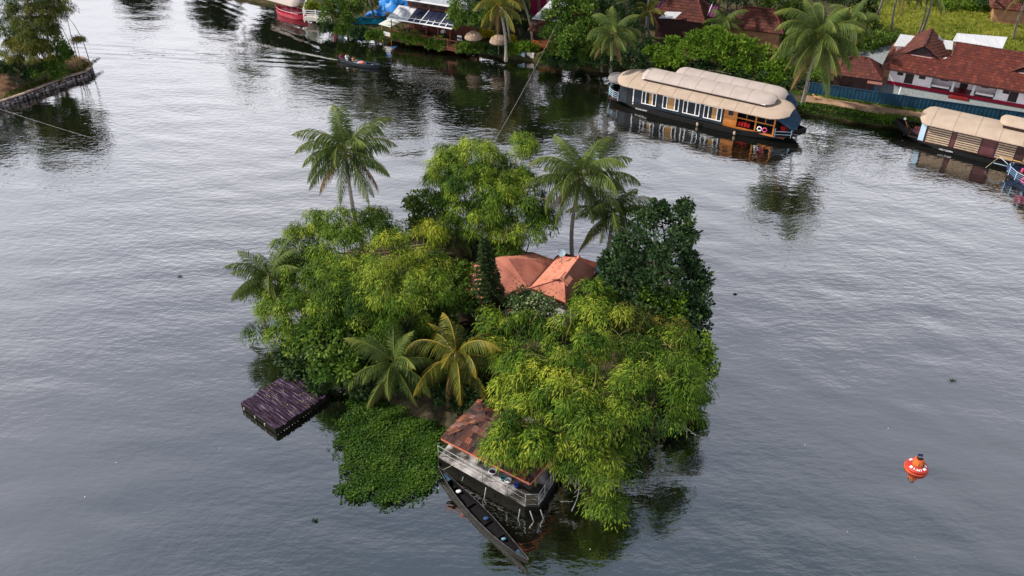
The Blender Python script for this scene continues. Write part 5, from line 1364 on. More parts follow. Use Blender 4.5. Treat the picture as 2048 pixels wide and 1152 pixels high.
MB(VF).box(0, xr0, 0, .2, .4, 2.3).build('wall', M_WALLP, hs); MB(VF).box(xr1, xe, 0, .2, .4, 2.3).build('wall', M_WALLP, hs)
MB(VF).box(xr0, xr1, 1.3, 1.5, .42, 2.3).build('wall', M_WALLP, hs); MB(VF).box(0, .2, .2, 6, .4, 2.3).build('side_wall', M_SIDE, hs)
MB(VF).box(xr0 + .01, xr1 - .01, -.1, 1.3, .4, .43).build('verandah_floor', M_RFLOOR, hs)
MB(VF).box(hx(1902), hx(1942), -1.1, -.12, 0, .3).build('front_step', M_RFLOOR, hs)
for (p0, p1, z0, z1, nm) in ((1791, 1801, 1.15, 2.15, 'window'), (1808, 1823, .45, 2.3, 'door'), (1835, 1846, 1.15, 2.15, 'window'), (2006, 2017, 1.15, 2.15, 'window'), (2020, 2036, .45, 2.3, 'door'), (2050, 2060, 1.15, 2.15, 'window'), (2080, 2095, .45, 2.3, 'door')):
    o = MB(VF).box(hx(p0), hx(p1), -.02, .05, z0, z1).build(nm, M_DOOR, hs)
    f = MB(VF); u0, u1 = hx(p0), hx(p1); f.box(u0 - .05, u0, -.04, .02, z0, z1).box(u1, u1 + .05, -.04, .02, z0, z1).box(u0 - .05, u1 + .05, -.04, .02, z1, z1 + .05); f.build('frame', M_DKW, o)
for (p0, p1, z0, z1, nm) in ((1876, 1893, .9, 2.0, 'window'), (1918, 1934, .45, 2.2, 'door'), (1961, 1977, .9, 2.0, 'window')):
    MB(VF).box(hx(p0), hx(p1), 1.26, 1.32, z0, z1).build(nm, M_DOOR, hs)
for p0, p1 in ((1856, 1861), (1901, 1909), (1943, 1951), (1991, 1998)):
    u = hx((p0 + p1) / 2); o = MB(VF).box(u - .11, u + .11, -.06, .14, .43, 2.3).build('pillar', M_WFR, hs); MB(VF).box(u - .17, u + .17, -.1, .2, .43, .6).build('pillar_base', M_WFR, o)
for p0, p1 in ((1863, 1899), (1953, 1989)):
    MB(VF).box(hx(p0), hx(p1), -.07, .3, .62, .8).build('bench', M_WALLP, hs); MB(VF).box(hx(p0) + .05, hx(p1) - .05, -.02, .1, .43, .62).build('bench_panel', M_DOOR, hs)
zE = 2.0; zR_ = zE + 2.2; pk = zE + 2.2; gs = .68
fp = lambda x, v: VF((x, -1.1 + v * 4.4, zE + v * 2.2))
HT = tile_shape('house_tile', .27, .36, M_TILE2)
hr = MB(VF).bar((5.2, 3.3, zR_ - .12), (xe, 3.3, zR_ - .12), .1).build('roof', M_UNDER, hs)
rs_h = random.Random(31)
roof_face(hr, [fp(-.75, 0), fp(xe, 0), fp(xe, 1), fp(5.2, 1), fp(5.2, .6), fp(4.2, .477), fp(.8, .477)], .27, .36, M_TILE2, rs_h, shape=HT)
HT3 = tile_shape('house_tile_dark', .27, .36, M_TILE3)
roof_face(hr, [VF((-.75, 6.5, zE)), VF((-.75, -1.1, zE)), VF((.8, 1.0, zE + 1.05)), VF((2.5, .85, pk)), VF((2.5, 6.5, pk))], .27, .36, M_TILE3, rs_h, shape=HT3)
roof_face(hr, [VF((5.3, 5, pk - 2.8 * gs)), VF((4.2, .95, pk - 1.7 * gs)), VF((2.5, .85, pk)), VF((2.5, 6.5, pk))], .27, .36, M_TILE3, rs_h, shape=HT3)
roof_face(hr, [VF((10.7, .95, pk - 1.7 * gs)), VF((9.6, 5, pk - 2.8 * gs)), VF((12.4, 6.5, pk)), VF((12.4, .85, pk))], .27, .36, M_TILE3, rs_h, shape=HT3)
roof_face(hr, [VF((15.2, 5, pk - 2.8 * gs)), VF((14.1, .95, pk - 1.7 * gs)), VF((12.4, .85, pk)), VF((12.4, 6.5, pk))], .27, .36, M_TILE2, rs_h, shape=HT)
MB(VF).poly([(xe, 3.3, zR_), (5.2, 3.3, zR_), (5.2, 7.3, zE), (xe, 7.3, zE)], .08).build('back_slope', M_TILE3, hr)
MB(VF).poly([(5.18, .9, zE + 1.0), (5.18, 3.3, zR_), (5.18, 5.5, zR_ - 1.2)], .05).build('verge_board', M_DKW, hr)
for x in (2.5, 12.4):
    o = MB(VF).poly([(x - 1.3, 1.05, pk - 1.2), (x + 1.3, 1.05, pk - 1.2), (x, 1.05, pk - .15)], .05).build('gable_vent', M_DOOR, hr)
    MB(VF).box(x - 1.0, x + 1.0, .9, 1.0, pk - 1.24, pk - 1.1).build('gable_sill', M_WALLP, o)
for a, b in (((-.75, -1.1, zE), (.8, 1.0, zE + 1.05)), ((.8, 1.0, zE + 1.05), (2.5, .85, pk)), ((2.5, .85, pk), (4.2, .95, pk - 1.7 * gs)), ((2.5, .85, pk), (2.5, 6.5, pk)), ((5.2, 3.3, zR_), (xe, 3.3, zR_)), ((12.4, .85, pk), (10.7, .95, pk - 1.7 * gs)), ((12.4, .85, pk), (14.1, .95, pk - 1.7 * gs)), ((12.4, .85, pk), (12.4, 6.5, pk)), ((5.2, 1.6, zE + 1.35), (5.2, 3.3, zR_))):
    ridge_caps(hr, VF(a), VF(b), M_TILE3, rs_h, .36, .12)
for a, b in (((4.3, .95, pk - 1.18), (4.75, 2.0, pk - 1.2)), ((10.6, .95, pk - 1.18), (10.15, 2.0, pk - 1.2))): MB(VF).bar(a, b, .14, .04).build('valley_flashing', M_WFR, hr)
MB(VF).bar((-.75, -1.13, zE - .05), (xe, -1.13, zE - .05), .04, .14).build('eave_board', M_DKW, hr)
def under_roof(q, parent, mat):
    c = sum((Vector(v) for v in q), Vector()) / 4; n = [v.lerp(c, .12) for v in q]
    for i in range(4):
        a, b = n[i], n[(i + 1) % 4]; MB().poly([(a.x, a.y, .9), (b.x, b.y, .9), (b.x, b.y, b.z - .12), (a.x, a.y, a.z - .12)], .1).build('wall', mat, parent)
M_SHEET = pm('white_sheet', (0.46, 0.48, 0.52), (0.38, 0.40, 0.44), 1.0, .5, .25, 1.5, (9, .2, 1))
q = [at(1787, 92, 3.9), at(1905, 99, 3.9), at(1907, 82, 4.3), at(1801, 68, 4.3)]
s1_ = thing('sheet_roof_annex', 'white sheet-roofed annex behind the left gable of tiled house', 'annex', VF((5, 10, 0)))
MB().poly(q, .05).build('roof', M_SHEET, s1_); under_roof(q, s1_, M_WALLP)
a_, b_, c_ = at(1876, 82, 4.35), at(1889, 82, 4.3), at(1879, 71, 4.9); MB().poly([a_, b_, c_], .04).build('roof_flap', M_SHEET, s1_)
q = [at(1905, 82, 4.95), at(2004, 99, 4.95), at(2015, 74, 5.6), at(1914, 66, 5.6)]
s2_ = thing('sheet_roof_annex', 'large white sheet-roofed annex behind the main ridge of tiled house', 'annex', VF((11, 10, 0)))
MB().poly(q, .05).build('roof', M_SHEET, s2_); under_roof(q, s2_, M_WALLP)

# small tiled hut by the palm
qa, qb = at(1652, 172, 1.9), at(1738, 168, 1.9)
hut = thing('tiled_hut', 'low dark-tiled hut behind the blue fence under the large palm', 'hut', at(1690, 165, ZB))
UF = Frame(at(1655, 176, ZB), BANG); HT4 = HT3
MB(UF).box(.4, 4.4, .5, 3.6, 0, 1.5).build('wall', M_DKW, hut)
ur = MB(UF).bar((1.8, 2.0, 2.75), (3.2, 2.0, 2.75), .06).build('roof', M_UNDER, hut)
A, B, C, D_ = UF((0, 0, 1.5)), UF((4.9, 0, 1.5)), UF((4.9, 4, 1.5)), UF((0, 4, 1.5)); E1, E2 = UF((1.7, 2, 2.9)), UF((3.2, 2, 2.9))
for f in ([A, B, E2, E1], [B, C, E2], [D_, A, E1], [C, D_, E1, E2]): roof_face(ur, f, .27, .36, M_TILE3, rs_h, shape=HT4)
ridge_caps(ur, B, E2, M_TILE2, rs_h); ridge_caps(ur, E1, E2, M_TILE2, rs_h); ridge_caps(ur, C, E2, M_TILE2, rs_h)
MB(UF).poly([(3.6, -.4, 1.25), (5.0, -.4, 1.25), (5.0, .5, 1.5), (3.6, .5, 1.5)], .04).build('porch_sheet', pm('brown_sheet', (0.24, 0.11, 0.1), (0.18, 0.08, 0.07), 2, .6), hut)
for u in (3.7, 4.9): MB(UF).tube([(u, -.3, 0), (u, -.3, 1.25)], .04, 5).build('post', M_DKW, hut)
MB(UF).box(2.6, 3.1, 3.2, 3.6, 1.9, 2.35).build('chimney', M_SIDE, hut)
def crumpled(name, label, p, sx, sy, h, mat, cat, seed, kind=None):
    r_ = random.Random(seed); n = 9; rows = []
    for i in range(n):
        rows.append([(p.x + sx * (i / (n - 1) - .5) + r_.uniform(-.06, .06) * sx, p.y + sy * (j / (n - 1) - .5) + r_.uniform(-.06, .06) * sy, p.z + h * r_.uniform(.1, 1) * (1 - abs(2 * i / (n - 1) - 1) ** 3) * (1 - abs(2 * j / (n - 1) - 1) ** 3)) for j in range(n)])
    bot = [[(x, y, p.z - .02) for x, y, z in r__] for r__ in rows]
    mb = MB().grid(rows); mb.grid([r_[::-1] for r_ in bot]); mb.grid([rows[0], bot[0]]); mb.grid([rows[-1], bot[-1]]); mb.grid([[r_[0] for r_ in rows], [r_[0] for r_ in bot]]); mb.grid([[r_[-1] for r_ in rows], [r_[-1] for r_ in bot]])
    return tag(mb.build(name, mat, None, True), label, cat)
M_TARP = pm('bright_blue_tarp', (0.02, 0.20, 0.58), (0.012, 0.14, 0.46), 1.5, .45, .3, 4)
M_TEALT = pm('teal_net', (0.01, 0.20, 0.29), (0.008, 0.14, 0.22), 1.5, .6, .4, 10)
crumpled('tarpaulin', 'bright blue tarpaulin heap beside the tiled hut', at(1739, 176, 1.0), 1.3, 1.2, .6, M_TARP, 'tarpaulin', 1)
gp = at(1797, 192, ZB); tag(MB().tube([gp, gp + Vector((.05, .1, .9))], .07, 8).build('marker_post', M_WFR), 'short white post standing on the gravel by the fence', 'post')

# verge: path, kerb blocks, dog, weeds
vp = MB(YF); rows = []
for k in range(31):
    u = k * .6; rows.append([(u, -2.1 + .25 * math.sin(u * .7), .0 - .03), (u, -1.3 + .2 * math.sin(u * .9 + 1), .055), (u, -.45 + .12 * math.sin(u * 1.3), .03)])
struct(vp.grid(rows).build('footpath', pm('path_earth', (0.30, 0.19, 0.13), (0.15, 0.10, 0.06), .9, .95, .6, 7), None, True))
def blades(name, n, fn, L0, W0, mat, lean=.45, label=None, cat=None, parent=None):
    O = []; D = []; T = []
    for _ in range(n):
        p, h, tn = fn(); O.append(tuple(p)); D.append((RS.normal() * lean, RS.normal() * lean, 1)); T.append(tn)
    m_ = len(O); o = leaf_mesh(name, np.array(O), np.array(D), RS.normal(size=(m_, 3)), L0 * RS.uniform(.5, 1.3, m_), W0 * RS.uniform(.6, 1.3, m_), np.array(T), mat, parent, .25)
    return stuff(o)
def verge_fn():
    u = RS.uniform(-3.5, 18); v = -2.6 + RS.normal() * .35 if RS.rand() < .55 else -.35 + RS.normal() * .16
    if RS.rand() < .35: u = 8.5 + RS.normal() * 1.1; v = -2.7 + RS.normal() * .5
    return YF((u, v, -.12 if v < -1 else .0)), 0, RS.rand() * .7
blades('verge_weeds', 5200, verge_fn, .3, .09, M_BRIGHT, .7)
def slope_fn():
    u = RS.uniform(-3, 19); k = RS.rand(); return YF((u, -2.3 - 1.1 * k + .3 * math.sin(u * .8), -.12 - .6 * k)), 0, RS.rand() * .6
blades('bank_weeds', 3600, slope_fn, .34, .1, M_BROAD, .8)
cobs = thing('kerb_blocks', 'broken pale concrete kerb lying along the verge edge', 'kerb', at(1640, 212, .8))
for k, (px, py, l) in enumerate(((1632, 211, 1.0), (1650, 213, 1.1), (1672, 217, 1.2))):
    p = at(px, py, .75); MB(Frame(p, BANG + .05 * (k - 1))).box(-l / 2, l / 2, -.12, .12, -.25, .08).build('block', M_DEAD, cobs, bevel=.03)
sp = at(1688, 214, .9); tag(MB().tube([sp, at(1681, 238, -.1)], [.07, .05], 7).build('leaning_stake', M_BARK, None, True), 'wooden stake leaning from the verge into the water', 'stake')
# dog
dp_ = at(1633, 200, ZB)
J = [(-.28, 0, .42), (.0, 0, .40), (.28, 0, .43), (.42, 0, .56), (.52, 0, .66), (.66, 0, .62), (-.42, 0, .5), (-.55, .02, .62)]
EE = [(0, 1), (1, 2), (2, 3), (3, 4), (4, 5), (0, 6), (6, 7)]; RR = [.11, .10, .12, .08, .085, .04, .035, .02]
for (bi, x) in ((0, -.28), (2, .26)):
    for s in (-.09, .09):
        i = len(J); bx = -.05 if bi == 0 else .0
        J += [(x + (.04 if bi == 0 else 0), s, .3), (x - (.07 if bi == 0 else -.01), s, .16), (x, s, .02), (x + .06, s, .015)]; RR += [.065, .035, .028, .03]; EE += [(bi, i), (i, i + 1), (i + 1, i + 2), (i + 2, i + 3)]
for s in (-.05, .05):
    J.append((.48, s * 1.3, .76)); RR.append(.022); EE.append((4, len(J) - 1))
me = bpy.data.meshes.new('dog'); me.from_pydata(J, EE, []); o = bpy.data.objects.new('dog_src', me); COL.objects.link(o); o.modifiers.new('s', 'SKIN'); sb = o.modifiers.new('u', 'SUBSURF'); sb.levels = 1
for i, d in enumerate(me.skin_vertices[0].data): d.radius = (RR[i], RR[i]); d.use_root = (i == 1)
m2 = bpy.data.meshes.new_from_object(o.evaluated_get(bpy.context.evaluated_depsgraph_get())); bpy.data.objects.remove(o); m2.materials.clear(); m2.materials.append(pm('dog_coat', (0.55, 0.32, 0.17), (0.42, 0.23, 0.12), 5, .9))
for p in m2.polygons: p.use_smooth = True
dg_ = bpy.data.objects.new('dog', m2); COL.objects.link(dg_); dg_.location = (dp_.x, dp_.y, ZB - .02); dg_.rotation_euler = (0, 0, R(160)); dg_.scale = (.8, .8, .8); tag(dg_, 'small tan dog standing on the verge near the large palm', 'dog')

# grass field
def field_fn():
    u, v = RS.uniform(3, 34), 18.5 + 26 * RS.rand() ** 1.3
    return YF((u, v, .05)), 0, .15 + .45 * RS.rand() + .4 * (math.sin(u * .5 + 1) * math.sin(v * .42) * .5 + .3)
blades('field_grass', 16000, field_fn, .55, .1, M_GRASS, .5)

# ------------------------------------------------------------------ left part of the far bank
M_TIMBER = pm('deck_timber', (0.13, 0.045, 0.03), (0.06, 0.022, 0.016), 1.5, .7, .3, 8, (1, 6, 1))
M_CORR = pm('corrugated_sheet', (0.40, 0.44, 0.50), (0.30, 0.33, 0.39), .8, .45)
M_PCARB = pm('dark_translucent_sheet', (0.020, 0.026, 0.055), (0.012, 0.016, 0.035), 1, .2, spec=.6)
rA_, rB2 = at(776, 36, 3.0), at(903, 57, 3.0)
RFm = Frame((rA_.x, rA_.y, 0), math.atan2(rB2.y - rA_.y, rB2.x - rA_.x)); RL = (rB2 - rA_).length
rest = thing('riverside_restaurant', 'timber riverside restaurant with corrugated upper roof and glazed lower lean-to', 'restaurant', RFm((RL / 2, 2, 0)))
MB(RFm).box(.3, RL + 1.0, -.5, 9, .75, 1.0).build('deck_floor', M_TIMBER, rest)
for v in (0, 1):
    MB(RFm).box(.3, RL + 1.0, -.52, -.42, .6, .74).build('deck_skirt', M_TIMBER, rest) if v == 0 else None
bk = 2.5; zl, zh = 3.0, 3.75
n_b = 10
for k in range(n_b):
    u0 = RL * k / n_b; u1 = RL * (k + 1) / n_b
    MB(RFm).poly([(u0 + .03, 0, zl), (u1 - .03, 0, zl), (u1 - .03, bk, zh), (u0 + .03, bk, zh)], .03).build('roof_sheet', M_SHEET if k < 3 else M_PCARB, rest)
    MB(RFm).bar((u0, -.02, zl + .03), (u0, bk * (.99 if k in (5, 8) else .3), zl + .03 + (zh - zl) * (.99 if k in (5, 8) else .3)), .07).build('rafter', M_WFR, rest)
MB(RFm).bar((-.1, -.06, zl), (RL + .1, -.06, zl), .1, .12).build('gutter', M_WFR, rest); MB(RFm).bar((0, .55, zl + .18), (RL, .55, zl + .18), .05).build('purlin', M_WFR, rest)
for k in range(6): MB(RFm).tube([(.3 + k * (RL - .6) / 5, .15, 1.0), (.3 + k * (RL - .6) / 5, .15, zl)], .06, 6).build('post', M_TIMBER, rest)
MB(RFm).box(1.2, RL + 2, bk + .05, bk + .25, 1.0, 4.85).build('upper_wall', M_TIMBER, rest)
for k in range(7): MB(RFm).box(1.9 + k * 1.15, 2.6 + k * 1.15, bk, bk + .06, 3.95, 4.5).build('window', M_GLASS, rest)
rows0 = []; rows1 = []
NW = 70
for j in range(NW + 1):
    u = .6 + (RL + 2) * j / NW; dz = .035 * math.cos(j * math.pi); rows0.append((u, bk - .45, 4.75 + dz)); rows1.append((u, bk + 6.5, 7.0 + dz))
MB(RFm).grid([rows0, rows1]).build('upper_roof', M_CORR, rest); MB(RFm).bar((.55, bk - .49, 4.71), (RL + 2.6, bk - .49, 4.71), .1, .14).build('upper_gutter', M_WFR, rest)
MB(RFm).box(.3, RL + .9, -.46, -.38, 1.75, 1.82).build('hand_rail', M_TIMBER, rest)
for k in range(7): MB(RFm).box(.4 + k * 1.5, .5 + k * 1.5, -.46, -.38, 1.0, 1.75).build('rail_post', M_TIMBER, rest)
for k in range(4):
    u = 2.0 + k * 2.2; t = thing('dining_table', 'dark dining table under the restaurant lean-to, ' + ('leftmost of the row', 'second from the left', 'third from the left', 'rightmost of the row')[k], 'table', RFm((u, 1.0, 1.0)), 'restaurant tables')
    MB(RFm).box(u - .4, u + .4, .6, 1.4, 1.7, 1.75).build('top', M_DKW, t)
    for du in (-.33, .33):
        for dv in (-.33, .33): MB(RFm).box(u + du - .03, u + du + .03, 1 + dv - .03, 1 + dv + .03, 1.0, 1.7).build('leg', M_DKW, t)
# jetty kiosk
kp = [at(757, 48, 2.0), at(780, 54, 2.0), at(804, 42, 2.25), at(779, 36, 2.25)]
kio = thing('ticket_kiosk', 'small open kiosk with pale sheet roof and white counter at the restaurant landing', 'kiosk', at(775, 75, .5))
MB().poly(kp, .06).build('roof', pm('pale_sheet', (0.55, 0.58, 0.55), (0.45, 0.48, 0.46), 1, .5), kio)
ka, kb_ = at(768, 66, .9), at(780, 70, .9)
for p, q_ in ((kp[0], .25), (kp[1], .25), (kp[2], .2), (kp[3], .2)):
    cc = sum((Vector(v) for v in kp), Vector()) / 4; w_ = p.lerp(cc, q_); MB().tube([(w_.x, w_.y, -.3), (w_.x, w_.y, 2.02)], .05, 6).build('post', pm('yellow_post', (0.5, 0.33, 0.06), None, 3, .5), kio)
w0, w1 = kp[0].lerp(cc, .25), kp[1].lerp(cc, .25); MB().poly([(w0.x, w0.y, .7), (w1.x, w1.y, .7), (w1.x, w1.y, 1.15), (w0.x, w0.y, 1.15)], .06).build('counter', M_WFR, kio)
MB().poly([(w0.x, w0.y, .6), (w1.x, w1.y, .6), (kp[2].lerp(cc, .2).x, kp[2].lerp(cc, .2).y, .6), (kp[3].lerp(cc, .2).x, kp[3].lerp(cc, .2).y, .6)], .08).build('floor', M_TIMBER, kio)
# sign, parasols, people on the deck
sg = at(919, 77, 1.6); t = thing('notice_board', 'small white notice board at the end of the restaurant deck', 'sign', (sg.x, sg.y, 1.0))
MB(Frame((sg.x, sg.y, 0), RFm.ang)).box(-.3, .3, -.03, .03, 1.35, 1.95).build('board', M_WFR, t); MB(Frame((sg.x, sg.y, 0), RFm.ang)).box(-.04, .04, -.02, .02, .9, 1.35).build('post', M_TIMBER, t)
M_THATCH = pm('thatch', (0.30, 0.23, 0.18), (0.17, 0.12, 0.09), 5, .95, .9, 18, (1, 1, .3))
for px, py, lab in ((947, 71, 'round thatched parasol nearest the notice board'), (997, 79, 'round thatched parasol behind the leaning palm trunk')):
    p = at(px, py, 2.5); t = thing('thatched_parasol', lab, 'parasol', (p.x, p.y, .95), 'thatched parasols')
    MB().lathe([(1.0, -.3), (1.03, -.22), (.85, .12), (.5, .38), (.12, .5), (.05, .55)], p, 16).build('canopy', M_THATCH, t, True); MB().tube([(p.x, p.y, .8), (p.x, p.y, 2.7)], .05, 6).build('pole', M_BARK, t)
# planters and kerb along the water
for k, (px, py) in enumerate(((948, 96), (1043, 106), (1062, 108))):
    p = at(px, py, .7); tag(MB(Frame((p.x, p.y, 0), RFm.ang)).box(-.45, .45, -.2, .2, .3, .85).build('stone_planter', (M_SIDE, M_LBLUE, M_DEAD)[k], None, bevel=.04), ('reddish brick planter at the water below the first parasol', 'pale blue planter block at the water right of the palm trunk', 'grey planter block beside the pale blue one')[k], 'planter')
person('person in white shirt leaning at the restaurant deck edge', at(887, 82, .95), R(-60), 'stand', (0.6, 0.63, 0.68), (0.05, 0.06, 0.09), scale=.95)
person('person in pink top standing at the restaurant deck rail', at(852, 70, .95), R(-80), 'stand', (0.55, 0.25, 0.33), (0.08, 0.03, 0.05), scale=.95)
person('person in dark clothes sitting under the restaurant lean-to', at(824, 56, 1.0), R(-70), 'sit', (0.3, 0.18, 0.16), (0.1, 0.06, 0.05), scale=1.0)
# tarps
crumpled('tarpaulin', 'bright blue tarpaulin tent left of the restaurant roof', at(790, 12, 2.2), 4.0, 4.5, 2.0, M_TARP, 'tarpaulin', 2)
crumpled('net_sheet', 'teal sheet spread on the bank left of the kiosk', at(742, 42, .95), 5.0, 2.0, .5, M_TEALT, 'sheet', 3)
crumpled('net_sheet', 'darker blue sheet folded behind the teal sheet', at(752, 28, .95), 2.4, 1.6, .5, M_TARP, 'sheet', 4)

# landing with white railings
la = at(612, 36, .8); lb = at(645, 36, .8)
LF2 = Frame((la.x, la.y, 0), R(-12)); lan = thing('boat_landing', 'small landing with white railings next to the red boat', 'landing', la)
MB(LF2).box(-.3, 2.9, -.2, 3.6, .55, .8).build('slab', M_DEAD, lan)
for z in (1.05, 1.3, 1.55, 1.8):
    MB(LF2).bar((-.2, -.1, z), (2.8, -.1, z), .05).build('rail', M_WFR, lan); MB(LF2).bar((-.2, -.1, z), (-1.6, 4.2, z), .05).build('rail', M_WFR, lan)
for q_ in ((-.2, -.1), (1.4, -.1), (2.8, -.1), (-.9, 2.0), (-1.6, 4.2)): MB(LF2).tube([(q_[0], q_[1], .3), (q_[0], q_[1], 1.95)], .05, 6).build('railing_post', M_WFR, lan)
for q_ in ((3.4, .0), (.2, 2.2)): MB(LF2).tube([(q_[0], q_[1], -.3), (q_[0] - .3, q_[1] + .2, 3.6)], .06, 6).build('mast', M_WFR, lan)
tree('dry yellowish shrub on the landing', [(620, 12, 1.6, .8), (630, 16, 1.4, .7)], M_GRASS, name='leafy_shrub', cat='shrub', zg=.8, dens=1)
lb2 = at(648, 8, 1.0); kb2 = thing('landing_booth', 'narrow pink and pale blue booth beside the landing', 'booth', lb2)
MB(LF2).box(2.0, 2.9, 2.6, 3.6, .8, 3.0).build('wall', pm('pink_wall', (0.5, 0.14, 0.2), None, 2, .7), kb2); MB(LF2).box(1.6, 3.3, 2.2, 4.2, 3.0, 3.15).build('roof', M_LBLUE, kb2); MB(LF2).box(2.9, 3.3, 2.5, 3.4, .8, 3.0).build('side_panel', M_LBLUE, kb2)

# hut with white sheet roof and orange railing
oh = at(1085, 100, .8); OF = Frame((oh.x, oh.y, 0), R(-20)); ohut = thing('riverside_hut', 'open hut with white sheet roof, tiled skirt and orange railing', 'hut', oh)
MB(OF).box(-1.3, 1.6, 0, 3.2, .6, 1.0).build('floor', M_TIMBER, ohut)
MB(OF).poly([(-1.5, .6, 4.0), (1.6, .6, 4.0), (1.6, 4.4, 5.0), (-.6, 4.4, 5.0)], .05).build('sheet_roof', M_SHEET, ohut)
our = MB(OF).bar((-1.4, .7, 3.85), (1.6, .7, 3.85), .08).build('tiled_skirt', M_UNDER, ohut)
roof_face(our, [OF((-1.6, -.5, 3.0)), OF((1.8, -.5, 3.0)), OF((1.6, .65, 3.85)), OF((-1.4, .65, 3.85))], .27, .36, M_TILE, rs_h, shape=TS)
M_ORW = pm('orange_paint', (0.58, 0.20, 0.03), (0.45, 0.14, 0.02), 3, .5)
for z in (1.15, 1.35, 1.55, 1.75): MB(OF).bar((-1.1, -.05, z), (1.5, -.05, z), .06).build('rail', M_ORW, ohut)
for u in (-1.1, .2, 1.5): MB(OF).box(u - .05, u + .05, -.1, 0, .9, 1.85).build('rail_post', M_ORW, ohut)
for u in (-1.2, 1.5):
    for v in (.1, 3.0): MB(OF).tube([(u, v, .8), (u, v, 3.6)], .07, 6).build('post', M_TIMBER, ohut)
MB(OF).box(-1.2, 1.5, 2.9, 3.05, 1.0, 3.6).build('back_wall', M_TIMBER, ohut)
# magenta house between trees
mg = at(1075, 30, 1.0); GF = Frame((mg.x, mg.y, 0), R(-22)); mgh = thing('magenta_house', 'magenta painted house glimpsed between the trees at the top', 'house', mg)
MB(GF).box(-1.5, 4.5, 0, 4, .8, 4.5).build('wall', pm('magenta_wall', (0.38, 0.02, 0.09), (0.28, 0.015, 0.07), 1.5, .8), mgh); MB(GF).box(1.2, 2.0, -.03, .02, 2.0, 4.4).build('window', M_WFR, mgh)
MB(GF).poly([(-2, -.7, 4.3), (5, -.7, 4.3), (5, 2.2, 5.6), (-2, 2.2, 5.6)], .1).build('roof', M_SIDE, mgh)

# purple sheet-roofed shed and the old tiled houses behind the hedge
pp = at(1372, 22, 3.6); PF = Frame((pp.x, pp.y, 0), BANG); psh = thing('purple_roof_shed', 'shed with dark purple sheet roof above the old tiled house', 'shed', PF((0, 2, ZB)))
M_PUR = pm('purple_sheet', (0.10, 0.022, 0.075), (0.07, 0.016, 0.05), 1, .5)
rr0 = []; rr1 = []
for j in range(41): u = -3.6 + 7 * j / 40; dz = .03 * math.cos(j * math.pi); rr0.append((u, -.6, 3.5 + dz)); rr1.append((u, 6, 5.6 + dz))
MB(PF).grid([rr0, rr1]).build('roof', M_PUR, psh); MB(PF).box(-3.2, 3.0, 0, 5, ZB, 3.6).build('wall', M_DKW, psh)
for u in (-1.2, 1.0, 2.6): MB(PF).bar((u, -.55, 3.58), (u + .1, 5.8, 5.62), .06).build('roof_strip', M_WFR, psh)
for nm_, lab, cx_, cy_, ln, dp__, zz, rz_ in (('old_tiled_house', 'old dark-tiled house with white sheet at the gable behind the hedge', 1352, 82, 6.0, 5.0, 2.4, BANG), ('old_tiled_house', 'old red-tiled house right of the small palm behind the hedge', 1500, 100, 6.5, 4.6, 2.2, BANG)):
    c0 = at(cx_, cy_, ZB); XF = Frame((c0.x, c0.y, ZB), rz_); h_ = thing(nm_, lab, 'house', c0, 'old tiled houses')
    MB(XF).box(-ln / 2 + .4, ln / 2 - .4, .4, dp__ - .4, 0, zz).build('wall', M_SIDE if ln > 6.2 else M_DKW, h_)
    r0_ = MB(XF).bar((-ln / 4, dp__ / 2, zz + 1.6), (ln / 4, dp__ / 2, zz + 1.6), .06).build('roof', M_UNDER, h_)
    A, B, C, D_ = XF((-ln / 2, 0, zz)), XF((ln / 2, 0, zz)), XF((ln / 2, dp__, zz)), XF((-ln / 2, dp__, zz)); E1, E2 = XF((-ln / 4, dp__ / 2, zz + 1.8)), XF((ln / 4, dp__ / 2, zz + 1.8))
    for f in ([A, B, E2, E1], [B, C, E2], [D_, A, E1], [C, D_, E1, E2]): roof_face(r0_, f, .3, .4, M_TILE3, rs_h, shape=HT3)
    for a, b in ((A, E1), (B, E2), (E1, E2), (C, E2)): ridge_caps(r0_, a, b, M_TILE2, rs_h)
    if ln < 6.2:
        q = [at(1317, 36, 4.0), at(1350, 37, 4.0), at(1364, 24, 4.3), at(1332, 23, 4.3)]; MB().poly(q, .04).build('sheet_patch', M_SHEET, h_)
cp = at(2030, 18, 3.0); XF = Frame((cp.x, cp.y, ZB), BANG); h_ = thing('far_hut', 'brown-roofed hut at the far corner of the grass field', 'hut', cp)
MB(XF).box(-2, 3, .5, 4, 0, 2).build('wall', M_SIDE, h_); r0_ = MB(XF).bar((-1, 2.2, 3), (2, 2.2, 3), .06).build('roof', M_UNDER, h_)
roof_face(r0_, [XF((-2.6, 0, 1.9)), XF((3.6, 0, 1.9)), XF((2.5, 2.2, 3.2)), XF((-1.5, 2.2, 3.2))], .3, .4, M_TILE3, rs_h, shape=HT3); roof_face(r0_, [XF((-2.6, 4.4, 1.9)), XF((-2.6, 0, 1.9)), XF((-1.5, 2.2, 3.2))], .3, .4, M_TILE3, rs_h, shape=HT3)

